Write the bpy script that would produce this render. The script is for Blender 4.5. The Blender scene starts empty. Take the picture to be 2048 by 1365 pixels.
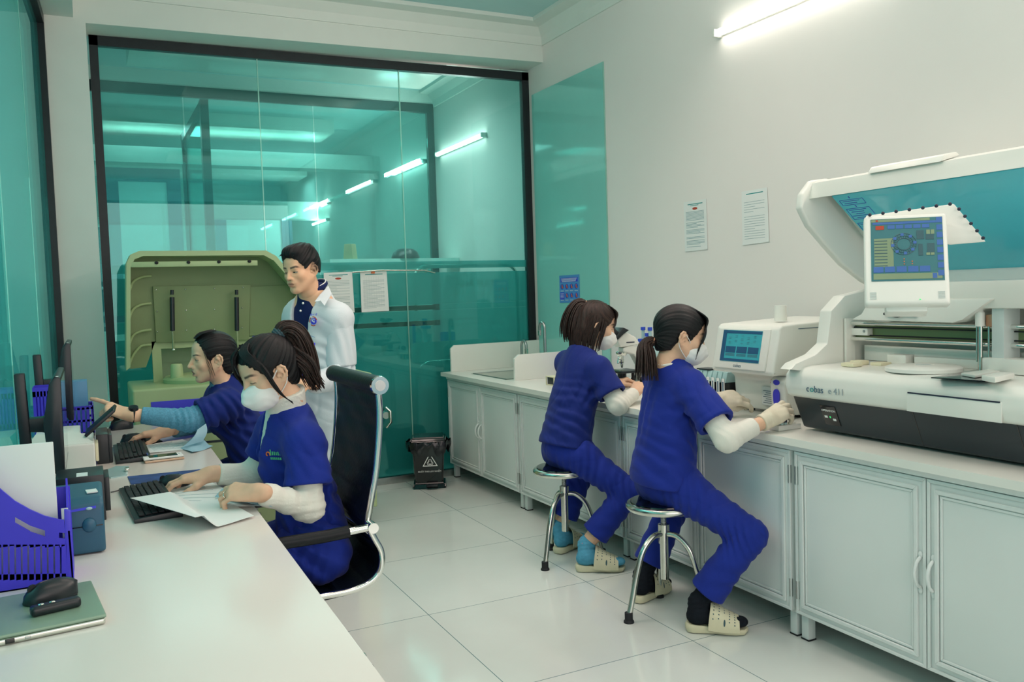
import bpy, bmesh, math, random
import numpy as np
from mathutils import Vector, Matrix

SC = bpy.context.scene
COL = SC.collection
PI = math.pi

# ------------------------------------------------------------------ camera
CAM_Z, F_PX, YAW, PITCH, ROLL = 1.39, 1711.56, 0.45908, 0.05746, 0.0321968
def _cam_rows():
    cy, sy = math.cos(YAW), math.sin(YAW)
    F = np.array([sy * math.cos(PITCH), cy * math.cos(PITCH), -math.sin(PITCH)])
    r = np.array([cy, -sy, 0.0]); d = np.cross(F, r)
    c, s = math.cos(ROLL), math.sin(ROLL)
    return np.array([c * r + s * d, -s * r + c * d, F])
CAM_M = _cam_rows()
cam_data = bpy.data.cameras.new('camera')
cam_data.sensor_width = 36.0
cam_data.lens = 36.0 * F_PX / 2048.0
cam_data.clip_start = 0.05
cam = bpy.data.objects.new('camera', cam_data)
COL.objects.link(cam)
_m = Matrix.Identity(4)
for _i in range(3):
    _m[_i][0], _m[_i][1], _m[_i][2] = CAM_M[0][_i], -CAM_M[1][_i], -CAM_M[2][_i]
_m[2][3] = CAM_Z
cam.matrix_world = _m
SC.camera = cam

def at(px, py, x=None, y=None, z=None, d=None):
    """the point of the place seen at a pixel of the 2048x1365 photograph, on a known plane"""
    v = CAM_M.T @ np.array([(px - 1024) / F_PX, (py - 682.5) / F_PX, 1.0])
    if d is not None: t = d
    elif x is not None: t = x / v[0]
    elif y is not None: t = y / v[1]
    else: t = (z - CAM_Z) / v[2]
    return Vector((t * v[0], t * v[1], CAM_Z + t * v[2]))

# ------------------------------------------------------------------ world, lights, exposure
SC.view_settings.view_transform = 'Standard'
SC.view_settings.look = 'None'
SC.view_settings.exposure = -0.07
SC.view_settings.gamma = 1.0
SC.view_settings.use_curve_mapping = False

def lin(r, g, b):
    f = lambda c: (c / 12.92 if c <= 0.04045 else ((c + 0.055) / 1.055) ** 2.4)
    return (f(r / 255.0), f(g / 255.0), f(b / 255.0))

world = bpy.data.worlds.new('daylight')
SC.world = world
world.use_nodes = True
world.node_tree.nodes['Background'].inputs[0].default_value = (0.36, 0.62, 0.70, 1)
world.node_tree.nodes['Background'].inputs[1].default_value = 0.65

def area(name, loc, size, power, color, rot=(0, 0, 0)):
    l = bpy.data.lights.new(name, 'AREA')
    l.shape = 'RECTANGLE'; l.size, l.size_y = size
    l.energy = power; l.color = color
    o = bpy.data.objects.new(name, l); COL.objects.link(o)
    o.location = loc; o.rotation_euler = rot
    return o
WARM = (1.0, 0.755, 0.685)
def cone_fill(name, loc, size, power, color=WARM, spread=115):
    """an added fill light: it shines down in a cone"""
    o = area(name, loc, size, power, color); o.data.spread = math.radians(spread); return o
cone_fill('overhead_fill', (1.75, 3.4, 3.34), (1.6, 0.6), 12)  # overhead fill lights, added to brighten the room
cone_fill('overhead_fill', (1.2, 1.5, 3.34), (1.8, 0.6), 6)
cone_fill('overhead_fill', (1.9, -0.4, 3.34), (1.6, 0.6), 9)
cone_fill('overhead_fill', (1.5, 5.0, 3.34), (1.8, 0.4), 6)
cone_fill('side_fill', (0.03, 2.6, 3.17), (0.3, 3.6), 23, WARM, 150).rotation_euler = (0, math.radians(-72), 0)  # added fill aimed across at the right wall
area('window_daylight', (1.2, -2.9, 1.9), (4.0, 2.2), 78, (1.0, 0.79, 0.72), (PI / 2, 0, 0))  # broad fill added behind the camera
cone_fill('window_daylight', (-1.0, 3.0, 1.9), (1.8, 4.4), 7, (0.62, 1.0, 1.0), 125).rotation_euler = (0, -PI / 2, 0)  # teal fill added outside the left glass to tint the shade
cone_fill('next_room_fill', (1.6, 7.1, 3.25), (2.4, 0.6), 40, (1.0, 0.97, 0.90), 150)  # unseen fills added to brighten the rooms behind the partition
cone_fill('next_room_fill', (1.4, 10.0, 3.25), (2.4, 0.6), 40, (1.0, 0.97, 0.90), 170)
cone_fill('next_room_fill', (1.4, 13.5, 3.25), (3.4, 0.6), 36, (0.95, 1.0, 0.95), 170)
cone_fill('side_room_fill', (-2.2, 3.2, 3.25), (1.4, 2.6), 60, (0.9, 1.0, 0.97), 160)  # unseen fill added beyond the left glass

# ------------------------------------------------------------------ materials
def _rgba(c): return (c[0], c[1], c[2], 1.0)
MATS = {}
def mat(name, col, rough=0.5, metal=0.0, spec=0.5, var=0.06, vscale=6.0, bump=0.0, bscale=60.0,
        stretch=None, coat=0.0, emit=0.0, vcol=None, sss=0.0, sheen=0.0):
    m = bpy.data.materials.new(name); m.use_nodes = True
    nt = m.node_tree; N = nt.nodes; L = nt.links
    b = N['Principled BSDF']
    b.inputs['Roughness'].default_value = rough
    b.inputs['Metallic'].default_value = metal
    b.inputs['Specular IOR Level'].default_value = spec
    b.inputs['Coat Weight'].default_value = coat
    if sheen:
        b.inputs['Sheen Weight'].default_value = sheen
    if sss:
        b.inputs['Subsurface Weight'].default_value = sss
        b.inputs['Subsurface Radius'].default_value = (0.012, 0.005, 0.003)
        b.inputs['Subsurface Scale'].default_value = 0.6
    tc = N.new('ShaderNodeTexCoord')
    nz = N.new('ShaderNodeTexNoise'); nz.inputs['Scale'].default_value = vscale; nz.inputs['Detail'].default_value = 3
    L.new(tc.outputs['Object'], nz.inputs['Vector'])
    mx = N.new('ShaderNodeMix'); mx.data_type = 'RGBA'; mx.blend_type = 'MULTIPLY'
    mx.inputs[0].default_value = 1.0
    if vcol:
        at_ = N.new('ShaderNodeAttribute'); at_.attribute_name = vcol
        L.new(at_.outputs['Color'], mx.inputs[6])
    else:
        mx.inputs[6].default_value = _rgba(col)
    mr = N.new('ShaderNodeMapRange')
    mr.inputs['From Min'].default_value = 0.3; mr.inputs['From Max'].default_value = 0.7
    mr.inputs['To Min'].default_value = 1 - var; mr.inputs['To Max'].default_value = 1 + var
    L.new(nz.outputs['Fac'], mr.inputs['Value'])
    L.new(mr.outputs['Result'], mx.inputs[7])
    L.new(mx.outputs[2], b.inputs['Base Color'])
    if bump:
        n2 = N.new('ShaderNodeTexNoise'); n2.inputs['Scale'].default_value = bscale; n2.inputs['Detail'].default_value = 4
        if stretch:
            mp = N.new('ShaderNodeMapping'); mp.inputs['Scale'].default_value = stretch
            L.new(tc.outputs['Object'], mp.inputs['Vector']); L.new(mp.outputs['Vector'], n2.inputs['Vector'])
        else:
            L.new(tc.outputs['Object'], n2.inputs['Vector'])
        bp = N.new('ShaderNodeBump'); bp.inputs['Strength'].default_value = bump; bp.inputs['Distance'].default_value = 0.004
        L.new(n2.outputs['Fac'], bp.inputs['Height']); L.new(bp.outputs['Normal'], b.inputs['Normal'])
    if emit:
        b.inputs['Emission Color'].default_value = _rgba(col); b.inputs['Emission Strength'].default_value = emit
    MATS[name] = m
    return m

def glass_mat(name, tint, refl=0.09, film=0.0, film_col=(0.1, 0.5, 0.45), rough=0.0, trans_rough=0.0):
    """thin architectural glass: a tinted see-through body, a mirror gloss at grazing view, an optional frosted film"""
    m = bpy.data.materials.new(name); m.use_nodes = True
    nt = m.node_tree; N = nt.nodes; L = nt.links
    N.remove(N['Principled BSDF']); out = N['Material Output']
    tc = N.new('ShaderNodeTexCoord'); nz = N.new('ShaderNodeTexNoise'); nz.inputs['Scale'].default_value = 0.7
    L.new(tc.outputs['Object'], nz.inputs['Vector'])
    t = N.new('ShaderNodeBsdfTransparent')
    mx = N.new('ShaderNodeMix'); mx.data_type = 'RGBA'
    mx.inputs[6].default_value = _rgba([c * 0.93 for c in tint]); mx.inputs[7].default_value = _rgba(tint)
    L.new(nz.outputs['Fac'], mx.inputs[0]); L.new(mx.outputs[2], t.inputs['Color'])
    sh = t.outputs[0]
    if film > 0:
        df = N.new('ShaderNodeBsdfDiffuse'); df.inputs['Color'].default_value = _rgba(film_col)
        tl = N.new('ShaderNodeBsdfTranslucent'); tl.inputs['Color'].default_value = _rgba(film_col)
        a = N.new('ShaderNodeMixShader'); a.inputs[0].default_value = 0.5
        L.new(df.outputs[0], a.inputs[1]); L.new(tl.outputs[0], a.inputs[2])
        b = N.new('ShaderNodeMixShader'); b.inputs[0].default_value = film
        L.new(sh, b.inputs[1]); L.new(a.outputs[0], b.inputs[2]); sh = b.outputs[0]
    g = N.new('ShaderNodeBsdfGlossy'); g.inputs['Roughness'].default_value = rough
    g.inputs['Color'].default_value = (0.55, 0.97, 0.92, 1)
    lw = N.new('ShaderNodeLayerWeight'); lw.inputs['Blend'].default_value = 0.25
    mr = N.new('ShaderNodeMapRange'); mr.inputs['To Min'].default_value = refl; mr.inputs['To Max'].default_value = 0.6
    L.new(lw.outputs['Fresnel'], mr.inputs['Value'])
    c = N.new('ShaderNodeMixShader'); L.new(mr.outputs['Result'], c.inputs[0])
    L.new(sh, c.inputs[1]); L.new(g.outputs[0], c.inputs[2])
    L.new(c.outputs[0], out.inputs['Surface'])
    MATS[name] = m
    return m

# ------------------------------------------------------------------ objects and tags
def tag(o, label=None, cat=None, group=None, kind=None):
    if label: o['label'] = label
    if cat: o['category'] = cat
    if group: o['group'] = group
    if kind: o['kind'] = kind
    return o

ROOT_LOC = {}
def thing(name, label, cat, loc, group=None):
    o = bpy.data.objects.new(name, None); COL.objects.link(o)
    o.empty_display_size = 0.05
    o.location = loc
    ROOT_LOC[o.name] = Vector(loc)
    return tag(o, label, cat, group)

def link_mesh(name, me, m, parent=None):
    """vertices are in world space; a top-level mesh gets its origin at the middle of its base"""
    for mm in (m if isinstance(m, (list, tuple)) else [m]): me.materials.append(mm)
    o = bpy.data.objects.new(name, me); COL.objects.link(o)
    n = len(me.vertices)
    co = np.empty(n * 3, np.float32); me.vertices.foreach_get('co', co); co = co.reshape(-1, 3)
    if parent is None:
        base = Vector(((co[:, 0].min() + co[:, 0].max()) / 2, (co[:, 1].min() + co[:, 1].max()) / 2, co[:, 2].min()))
        off = base
        o.location = base
        ROOT_LOC[o.name] = base
    else:
        off = ROOT_LOC[parent.name]
        o.parent = parent
        ROOT_LOC[o.name] = off
    me.transform(Matrix.Translation(-off))
    return o

def copy_tree(o, parent=None, delta=None):
    c = o.copy(); COL.objects.link(c)
    if parent is not None: c.parent = parent
    elif delta is not None: c.location = Vector(o.location) + Vector(delta)
    ROOT_LOC[c.name] = Vector(c.location) if parent is None else ROOT_LOC[parent.name]
    for ch in [x for x in bpy.data.objects if x.parent == o]:
        copy_tree(ch, c)
    return c

def frame(o, fwd, up=(0, 0, 1)):
    """matrix whose +Y looks along fwd, +Z close to up"""
    y = Vector(fwd).normalized(); z = Vector(up); x = y.cross(z).normalized(); z = x.cross(y)
    m = Matrix((x, y, z)).transposed().to_4x4(); m.translation = Vector(o)
    return m

class MB:
    """collects shapes into ONE mesh"""
    def __init__(self, M=None):
        self.bm = bmesh.new(); self.M = M
    def _fin(self, vs, M=None):
        T = self.M
        if M is not None: T = M if T is None else T @ M
        if T is not None: bmesh.ops.transform(self.bm, matrix=T, verts=vs)
        return self
    def box(self, c, s, M=None, bev=0.0, seg=2, rz=0.0):
        r = bmesh.ops.create_cube(self.bm, size=1.0); vs = r['verts']
        bmesh.ops.scale(self.bm, vec=Vector(s), verts=vs)
        if bev > 0:
            es = list({e for v in vs for e in v.link_edges})
            rr = bmesh.ops.bevel(self.bm, geom=es, offset=min(bev, min(s) * 0.49), segments=seg, affect='EDGES', profile=0.6)
            vs = list({v for f in rr['faces'] for v in f.verts} | {v for v in vs if v.is_valid})
            vs = self._island(vs)
        if rz: bmesh.ops.rotate(self.bm, matrix=Matrix.Rotation(rz, 3, 'Z'), verts=vs)
        bmesh.ops.translate(self.bm, vec=Vector(c), verts=vs)
        return self._fin(vs, M)
    def _island(self, vs):
        seen = set(vs); st = list(vs)
        while st:
            v = st.pop()
            for e in v.link_edges:
                o = e.other_vert(v)
                if o not in seen: seen.add(o); st.append(o)
        return list(seen)
    def span(self, a, b, bev=0.0, seg=2, M=None):
        a, b = Vector(a), Vector(b)
        return self.box((a + b) / 2, [abs(b[i] - a[i]) for i in range(3)], M, bev, seg)
    def tube(self, pts, r, n=10, closed=False, M=None, cap=True, flat=None):
        P = [Vector(p) for p in pts]; k = len(P)
        R = r if isinstance(r, (list, tuple)) else [r] * k
        rings = []; allv = []
        nrm = None
        for i, p in enumerate(P):
            if closed: t = (P[(i + 1) % k] - P[i - 1])
            else: t = P[min(i + 1, k - 1)] - P[max(i - 1, 0)]
            t = t.normalized() if t.length > 1e-9 else Vector((0, 0, 1))
            if nrm is None:
                nrm = t.orthogonal().normalized() if abs(t.z) > 0.9 else Vector((0, 0, 1)).cross(t).normalized()
            nrm = (nrm - t * nrm.dot(t)); nrm = nrm.normalized() if nrm.length > 1e-6 else t.orthogonal().normalized()
            bn = t.cross(nrm)
            ring = []
            for j in range(n):
                a = 2 * PI * j / n
                q = p + (nrm * math.cos(a) + bn * math.sin(a) * (flat or 1.0)) * R[i]
                ring.append(self.bm.verts.new(q))
            rings.append(ring); allv += ring
        m = k if closed else k - 1
        for i in range(m):
            A, B = rings[i], rings[(i + 1) % k]
            for j in range(n):
                self.bm.faces.new((A[j], A[(j + 1) % n], B[(j + 1) % n], B[j]))
        if cap and not closed:
            self.bm.faces.new(list(reversed(rings[0]))); self.bm.faces.new(rings[-1])
        return self._fin(allv, M)
    def cyl(self, a, b, r0, r1=None, n=24, M=None):
        return self.tube([a, b], [r0, r0 if r1 is None else r1], n, M=M)
    def lathe(self, prof, o=(0, 0, 0), n=32, M=None, sx=1.0, sy=1.0):
        o = Vector(o); rings = []; allv = []
        for (r, z) in prof:
            ring = [self.bm.verts.new(o + Vector((r * sx * math.cos(2 * PI * j / n), r * sy * math.sin(2 * PI * j / n), z))) for j in range(n)]
            rings.append(ring); allv += ring
        for A, B in zip(rings, rings[1:]):
            for j in range(n): self.bm.faces.new((A[j], A[(j + 1) % n], B[(j + 1) % n], B[j]))
        self.bm.faces.new(list(reversed(rings[0]))); self.bm.faces.new(rings[-1])
        return self._fin(allv, M)
    def prism(self, poly, t, M=None, bev=0.0, seg=2):
        """poly: list of 3D points (planar); t: thickness vector"""
        t = Vector(t)
        A = [self.bm.verts.new(Vector(p)) for p in poly]; B = [self.bm.verts.new(Vector(p) + t) for p in poly]
        n = len(A); fs = []
        fs.append(self.bm.faces.new(A)); fs.append(self.bm.faces.new(list(reversed(B))))
        for i in range(n): fs.append(self.bm.faces.new((A[(i + 1) % n], A[i], B[i], B[(i + 1) % n])))
        bmesh.ops.recalc_face_normals(self.bm, faces=fs)
        vs = A + B
        if bev > 0:
            es = list({e for f in fs for e in f.edges})
            rr = bmesh.ops.bevel(self.bm, geom=es, offset=bev, segments=seg, affect='EDGES', profile=0.6)
            vs = self._island([v for f in rr['faces'] for v in f.verts])
        return self._fin(vs, M)
    def ball(self, c, r, M=None, n=20):
        r = r if isinstance(r, (list, tuple)) else (r, r, r)
        q = bmesh.ops.create_uvsphere(self.bm, u_segments=n, v_segments=n // 2, radius=1.0); vs = q['verts']
        bmesh.ops.scale(self.bm, vec=Vector(r), verts=vs); bmesh.ops.translate(self.bm, vec=Vector(c), verts=vs)
        return self._fin(vs, M)
    def quad(self, pts, M=None):
        vs = [self.bm.verts.new(Vector(p)) for p in pts]; self.bm.faces.new(vs)
        return self._fin(vs, M)
    def grid(self, f, nu, nv, M=None):
        g = [[self.bm.verts.new(Vector(f(i / (nu - 1), j / (nv - 1)))) for j in range(nv)] for i in range(nu)]
        for i in range(nu - 1):
            for j in range(nv - 1): self.bm.faces.new((g[i][j], g[i + 1][j], g[i + 1][j + 1], g[i][j + 1]))
        return self._fin([v for r in g for v in r], M)
    def sheet(self, f, nu, nv, th, M=None):
        """a thin solid sheet following f(u, v)"""
        g = [[Vector(f(i / (nu - 1), j / (nv - 1))) for j in range(nv)] for i in range(nu)]
        vs = []
        def layer(dz):
            q = [[self.bm.verts.new(p + Vector((0, 0, dz))) for p in r] for r in g]; vs.extend(v for r in q for v in r); return q
        a, b = layer(th), layer(0)
        for i in range(nu - 1):
            for j in range(nv - 1):
                self.bm.faces.new((a[i][j], a[i + 1][j], a[i + 1][j + 1], a[i][j + 1]))
                self.bm.faces.new((b[i][j], b[i][j + 1], b[i + 1][j + 1], b[i + 1][j]))
        for i in range(nu - 1):
            self.bm.faces.new((a[i][0], b[i][0], b[i + 1][0], a[i + 1][0])); self.bm.faces.new((a[i][-1], a[i + 1][-1], b[i + 1][-1], b[i][-1]))
        for j in range(nv - 1):
            self.bm.faces.new((a[0][j], a[0][j + 1], b[0][j + 1], b[0][j])); self.bm.faces.new((a[-1][j], b[-1][j], b[-1][j + 1], a[-1][j + 1]))
        return self._fin(vs, M)
    def build(self, name, m, parent=None, angle=38, normals=True):
        if normals: bmesh.ops.recalc_face_normals(self.bm, faces=self.bm.faces)
        me = bpy.data.meshes.new(name); self.bm.to_mesh(me); self.bm.free()
        me.polygons.foreach_set('use_smooth', np.ones(len(me.polygons), bool))
        me.set_sharp_from_angle(angle=math.radians(angle))
        return link_mesh(name, me, m, parent)

def text(name, s, size, M, m, parent=None, depth=0.0006, align='CENTER', bold=0.0, shear=0.0):
    """lettering as a thin solid; M places it: local x along the line, y up the letters, z out of the surface"""
    cu = bpy.data.curves.new(name, 'FONT'); cu.body = s; cu.size = size; cu.extrude = depth; cu.align_x = align; cu.offset = bold; cu.shear = shear
    cu.align_y = 'CENTER'
    tmp = bpy.data.objects.new(name + '_tmp', cu); COL.objects.link(tmp)
    dg = bpy.context.evaluated_depsgraph_get()
    me = bpy.data.meshes.new_from_object(tmp.evaluated_get(dg))
    bpy.data.objects.remove(tmp); bpy.data.curves.remove(cu)
    me.transform(M); me.name = name; me.materials.clear()
    return link_mesh(name, me, m, parent)

def basis(o, x, y):
    x = Vector(x).normalized(); y = Vector(y); z = x.cross(y).normalized(); y = z.cross(x)
    m = Matrix((x, y, z)).transposed().to_4x4(); m.translation = Vector(o)
    return m

def arc(c, r, a0, a1, n, u, v):
    c, u, v = Vector(c), Vector(u), Vector(v)
    return [c + u * (r * math.cos(a0 + (a1 - a0) * i / n)) + v * (r * math.sin(a0 + (a1 - a0) * i / n)) for i in range(n + 1)]

def smooth_path(pts, n=6):
    """Catmull-Rom through the points"""
    P = [Vector(p) for p in pts]; out = []
    for i in range(len(P) - 1):
        p0, p1, p2, p3 = P[max(i - 1, 0)], P[i], P[i + 1], P[min(i + 2, len(P) - 1)]
        for k in range(n):
            t = k / n
            out.append(0.5 * ((2 * p1) + (p2 - p0) * t + (2 * p0 - 5 * p1 + 4 * p2 - p3) * t * t + (3 * p1 - p0 - 3 * p2 + p3) * t ** 3))
    out.append(P[-1]); return out

# ------------------------------------------------------------------ the palette
M = MATS
mat('wall_paint', (0.82, 0.80, 0.765), 0.55, var=0.015, vscale=1.5, bump=0.05, bscale=220)
mat('ceiling_teal_cast', (0.50, 0.72, 0.72), 0.7, var=0.015)  # teal cast of indirect light is put into the ceiling colour
mat('beam_paint', (0.74, 0.80, 0.75), 0.6, var=0.015)
mat('dark_frame', lin(34, 42, 46), 0.4, 0.3, var=0.1, vscale=20)
mat('white_board', (0.80, 0.82, 0.76), 0.3, var=0.02, vscale=3)
mat('white_lacquer', (0.74, 0.80, 0.78), 0.32, var=0.02, vscale=3)
mat('desk_white', (0.80, 0.765, 0.715), 0.22, var=0.015, vscale=2)
mat('machine_white', (0.80, 0.82, 0.76), 0.3, var=0.015, vscale=4)
mat('machine_grey', (0.60, 0.68, 0.66), 0.35, var=0.02)
mat('machine_black', lin(38, 50, 56), 0.3, var=0.05, spec=0.4)
mat('machine_beige', lin(168, 190, 140), 0.4, var=0.03, vscale=5)
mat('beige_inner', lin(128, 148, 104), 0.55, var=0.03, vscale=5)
mat('black_plastic', lin(26, 34, 40), 0.35, var=0.1, vscale=30)
mat('black_gloss', lin(12, 16, 20), 0.08, var=0.1, coat=0.4)
mat('black_leather', lin(10, 18, 24), 0.42, spec=0.3, var=0.12, vscale=14, bump=0.25, bscale=90)
mat('black_rubber', lin(22, 27, 32), 0.7, var=0.1)
mat('chrome', (0.78, 0.80, 0.76), 0.12, 1.0, var=0.02)
mat('steel', (0.62, 0.64, 0.58), 0.22, 1.0, var=0.05, vscale=30)
mat('steel_dull', (0.45, 0.48, 0.47), 0.35, 1.0, var=0.05, vscale=30)
mat('blue_plastic', lin(68, 58, 214), 0.4, var=0.05, vscale=12)
mat('blue_panel', lin(66, 66, 214), 0.4, var=0.05)
mat('blue_cap', lin(50, 80, 200), 0.35, var=0.05)
mat('teal_window', lin(82, 208, 226), 0.12, var=0.04, vscale=2, coat=0.3)
mat('label_white', (0.80, 0.84, 0.82), 0.5, var=0.02)
mat('paper', (0.80, 0.84, 0.82), 0.6, var=0.015, vscale=4)
mat('paper_blue', lin(150, 190, 205), 0.6, var=0.04, vscale=10)
mat('ink', lin(70, 100, 120), 0.6, var=0.05)
mat('ink_dark', lin(28, 38, 60), 0.6, var=0.05)
mat('ink_red', lin(176, 66, 44), 0.6, var=0.05)
mat('ink_orange', lin(225, 120, 70), 0.6, var=0.05)
mat('ink_white', (0.85, 0.88, 0.86), 0.5, var=0.02)
mat('ink_teal', lin(40, 150, 150), 0.5, var=0.05)
mat('printer_teal', lin(42, 92, 116), 0.42, var=0.06, vscale=12)
mat('cream_plastic', lin(226, 222, 190), 0.45, var=0.04, vscale=12)
mat('laptop_lid', lin(136, 162, 142), 0.32, 0.15, var=0.05, vscale=5)
mat('clear_plastic', lin(170, 205, 205), 0.15, var=0.04)
mat('brown_box', lin(150, 150, 110), 0.7, var=0.05)
mat('copper', lin(205, 150, 120), 0.35, 0.3, var=0.05)
mat('tube_lit', (1.0, 0.93, 0.84), 0.4, var=0.0, emit=12.0)
mat('screen_off', lin(20, 30, 38), 0.06, var=0.05, coat=0.3)
# ================================================================== the room
WX, YP, YH = 3.21, 6.05, 5.81         # right wall, glass partition, beam face
XL = -0.20
def struct(o): return tag(o, kind='structure')

def floor_material():
    m = bpy.data.materials.new('floor_tiles'); m.use_nodes = True
    N = m.node_tree.nodes; L = m.node_tree.links; b = N['Principled BSDF']
    b.inputs['Roughness'].default_value = 0.12; b.inputs['Specular IOR Level'].default_value = 0.55
    tc = N.new('ShaderNodeTexCoord'); mp = N.new('ShaderNodeMapping')
    mp.inputs['Location'].default_value = (-2.056 + 0.8, -5.046 + 0.8 * 6, 0)
    L.new(tc.outputs['Object'], mp.inputs['Vector'])
    br = N.new('ShaderNodeTexBrick'); br.offset = 0.0; br.squash = 1.0
    br.inputs['Scale'].default_value = 1.0; br.inputs['Brick Width'].default_value = 0.8; br.inputs['Row Height'].default_value = 0.8
    br.inputs['Mortar Size'].default_value = 0.0016; br.inputs['Mortar Smooth'].default_value = 0.0
    br.inputs['Color1'].default_value = (0.70, 0.76, 0.72, 1); br.inputs['Color2'].default_value = (0.72, 0.78, 0.74, 1)
    br.inputs['Mortar'].default_value = (0.10, 0.20, 0.22, 1)
    L.new(mp.outputs['Vector'], br.inputs['Vector'])
    nz = N.new('ShaderNodeTexNoise'); nz.inputs['Scale'].default_value = 3.0; nz.inputs['Detail'].default_value = 5
    L.new(tc.outputs['Object'], nz.inputs['Vector'])
    mx = N.new('ShaderNodeMix'); mx.data_type = 'RGBA'; mx.blend_type = 'MULTIPLY'; mx.inputs[0].default_value = 0.12
    L.new(br.outputs['Color'], mx.inputs[6]); L.new(nz.outputs['Fac'], mx.inputs[7]); L.new(mx.outputs[2], b.inputs['Base Color'])
    return m
FLOOR_M = floor_material()
fl = MB(); fl.quad([(-4, -3, 0), (WX, -3, 0), (WX, 16, 0), (-4, 16, 0)])
me = bpy.data.meshes.new('floor'); fl.bm.to_mesh(me); fl.bm.free(); me.materials.append(FLOOR_M)
fo = bpy.data.objects.new('floor', me); COL.objects.link(fo); struct(fo)

b = MB(); b.span((-4, -3, 3.40), (WX + 0.2, 16, 3.5)); struct(b.build('ceiling', M['ceiling_teal_cast']))
b = MB(); b.span((WX, -3, 0), (WX + 0.2, 16, 3.5)); struct(b.build('wall_right', M['wall_paint']))
# stepped cornice along the right wall and across the beam
b = MB()
b.prism([(WX, YH, 3.25), (WX - 0.012, YH, 3.25), (WX - 0.02, YH, 3.31), (WX - 0.07, YH, 3.365), (WX - 0.16, YH, 3.375), (WX - 0.165, YH, 3.4), (WX, YH, 3.4)], (0, -9, 0))
struct(b.build('trim_1', M['beam_paint'], angle=20))
b = MB()
b.prism([(WX, YH, 3.25), (WX, YH - 0.012, 3.25), (WX, YH - 0.02, 3.31), (WX, YH - 0.07, 3.365), (WX, YH - 0.16, 3.375), (WX, YH - 0.165, 3.4), (WX, YH, 3.4)], (-3.3, 0, 0))
struct(b.build('trim_2', M['beam_paint'], angle=20))
# beam over the glass partition, and the white pillar left of it
b = MB()
zl, zr = 3.085, 3.128
b.prism([(0.085, YH, zl), (WX, YH, zr), (WX, YH, 3.4), (0.085, YH, 3.4)], (0, YP + 0.04 - YH, 0))
struct(b.build('wall_back', M['beam_paint'], angle=20))
b = MB(); b.span((-0.24, YH, 0), (0.085, YP + 0.10, 3.4)); struct(b.build('wall_pillar', M['beam_paint']))
b = MB(); b.prism([(-0.30, -1, 3.11), (0.02, -1, 3.11), (0.02, -1, 3.4), (-0.30, -1, 3.4)], (0, YH + 1, 0)); struct(b.build('ceiling_beam', M['beam_paint'], angle=20))

# ---- glass
glass_mat('glass_clear', (0.66, 0.92, 0.91), 0.045, film=0.06, film_col=(0.16, 0.60, 0.58))
glass_mat('glass_film', (0.50, 0.87, 0.86), 0.02, film=0.45, film_col=(0.14, 0.52, 0.51), rough=0.1)
glass_mat('glass_side', (0.5, 0.88, 0.88), 0.10, film=0.25, film_col=(0.24, 0.70, 0.70))
glass_mat('glass_edge', (0.8, 1.0, 0.95), 0.15, film=0.6, film_col=(0.7, 0.95, 0.85))

wroot = thing('window_1', None, None, (1.65, YP, 0)); struct(wroot)
fw = 0.058
b = MB()
TL, TR = (0.10, YP, 3.085), (3.21, YP, 3.108)
b.prism([TL, TR, (TR[0], YP, TR[2] - 0.062), (TL[0], YP, TL[2] - 0.062)], (0, 0.05, 0))
b.prism([TL, (TL[0] + 0.05, YP, TL[2]), (TL[0] + 0.05, YP, 0), (TL[0], YP, 0)], (0, 0.05, 0))
b.prism([TR, (TR[0] - fw, YP, TR[2]), (TR[0] - fw, YP, 0), (TR[0], YP, 0)], (0, 0.05, 0))
b.span((0.1, YP - 0.012, 0.0), (3.21, YP + 0.05, 0.045), bev=0.004)
b.build('window_frame', M['dark_frame'], wroot, angle=20)
b = MB(); b.span((0.1, YP - 0.03, 0.0), (3.21, YP - 0.012, 0.05), bev=0.003); b.build('sill', M['steel_dull'], wroot)
xs = [0.14, 1.128, 2.141, 3.16]
for i in range(3):
    b = MB(); b.span((xs[i] + 0.003, YP + 0.016, 0.03), (xs[i + 1] - 0.003, YP + 0.026, 3.075)); b.build('pane', M['glass_clear'], wroot)
for i in (1, 2):
    b = MB(); b.span((xs[i] - 0.0035, YP + 0.014, 0.03), (xs[i] + 0.0035, YP + 0.028, 3.075)); b.build('glass_joint', M['glass_edge'], wroot)
# frosted film on the lower glass, cut by two clear stripes
for z0, z1, x1 in ((0.04, 1.155, 3.16), (1.195, 1.27, 3.16), (1.315, 1.555, 3.16), (1.585, 1.64, 3.16)):
    b = MB(); b.span((0.14, YP + 0.0275, z0), (x1, YP + 0.0285, z1)); b.build('frosted_film', M['glass_film'], wroot)
for i, zz in enumerate((1.175, 1.2925)):
    b = MB(); b.span((2.40, YP + 0.0275, zz - 0.022), (3.16, YP + 0.0285, zz + 0.022)); b.build('frosted_film', M['glass_film'], wroot)
mat('stripe_dim_room', lin(52, 74, 62), 0.4, var=.15)  # dark bars painted where clear stripes would show the dim room behind
for zz in (1.175, 1.2925):
    b = MB(); b.span((1.60, YP + 0.0275, zz - 0.018), (2.36, YP + 0.0285, zz + 0.018)); b.span((2.372, YP + 0.0275, zz - 0.018), (2.40, YP + 0.0285, zz + 0.018)); b.build('stripe', M['stripe_dim_room'], wroot)
# the lab's name on the far side of the film, read backwards from here
for s, sz, px, py in (('TÂM ANH', 0.075, 950, 568), ('LAB', 0.05, 918, 585)):
    p = at(px, py, y=YP + 0.03)
    text('lettering', s, sz, basis(p, (-1, 0, 0), (0, 0, 1)), M['glass_edge'], wroot, 0.0004)

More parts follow.
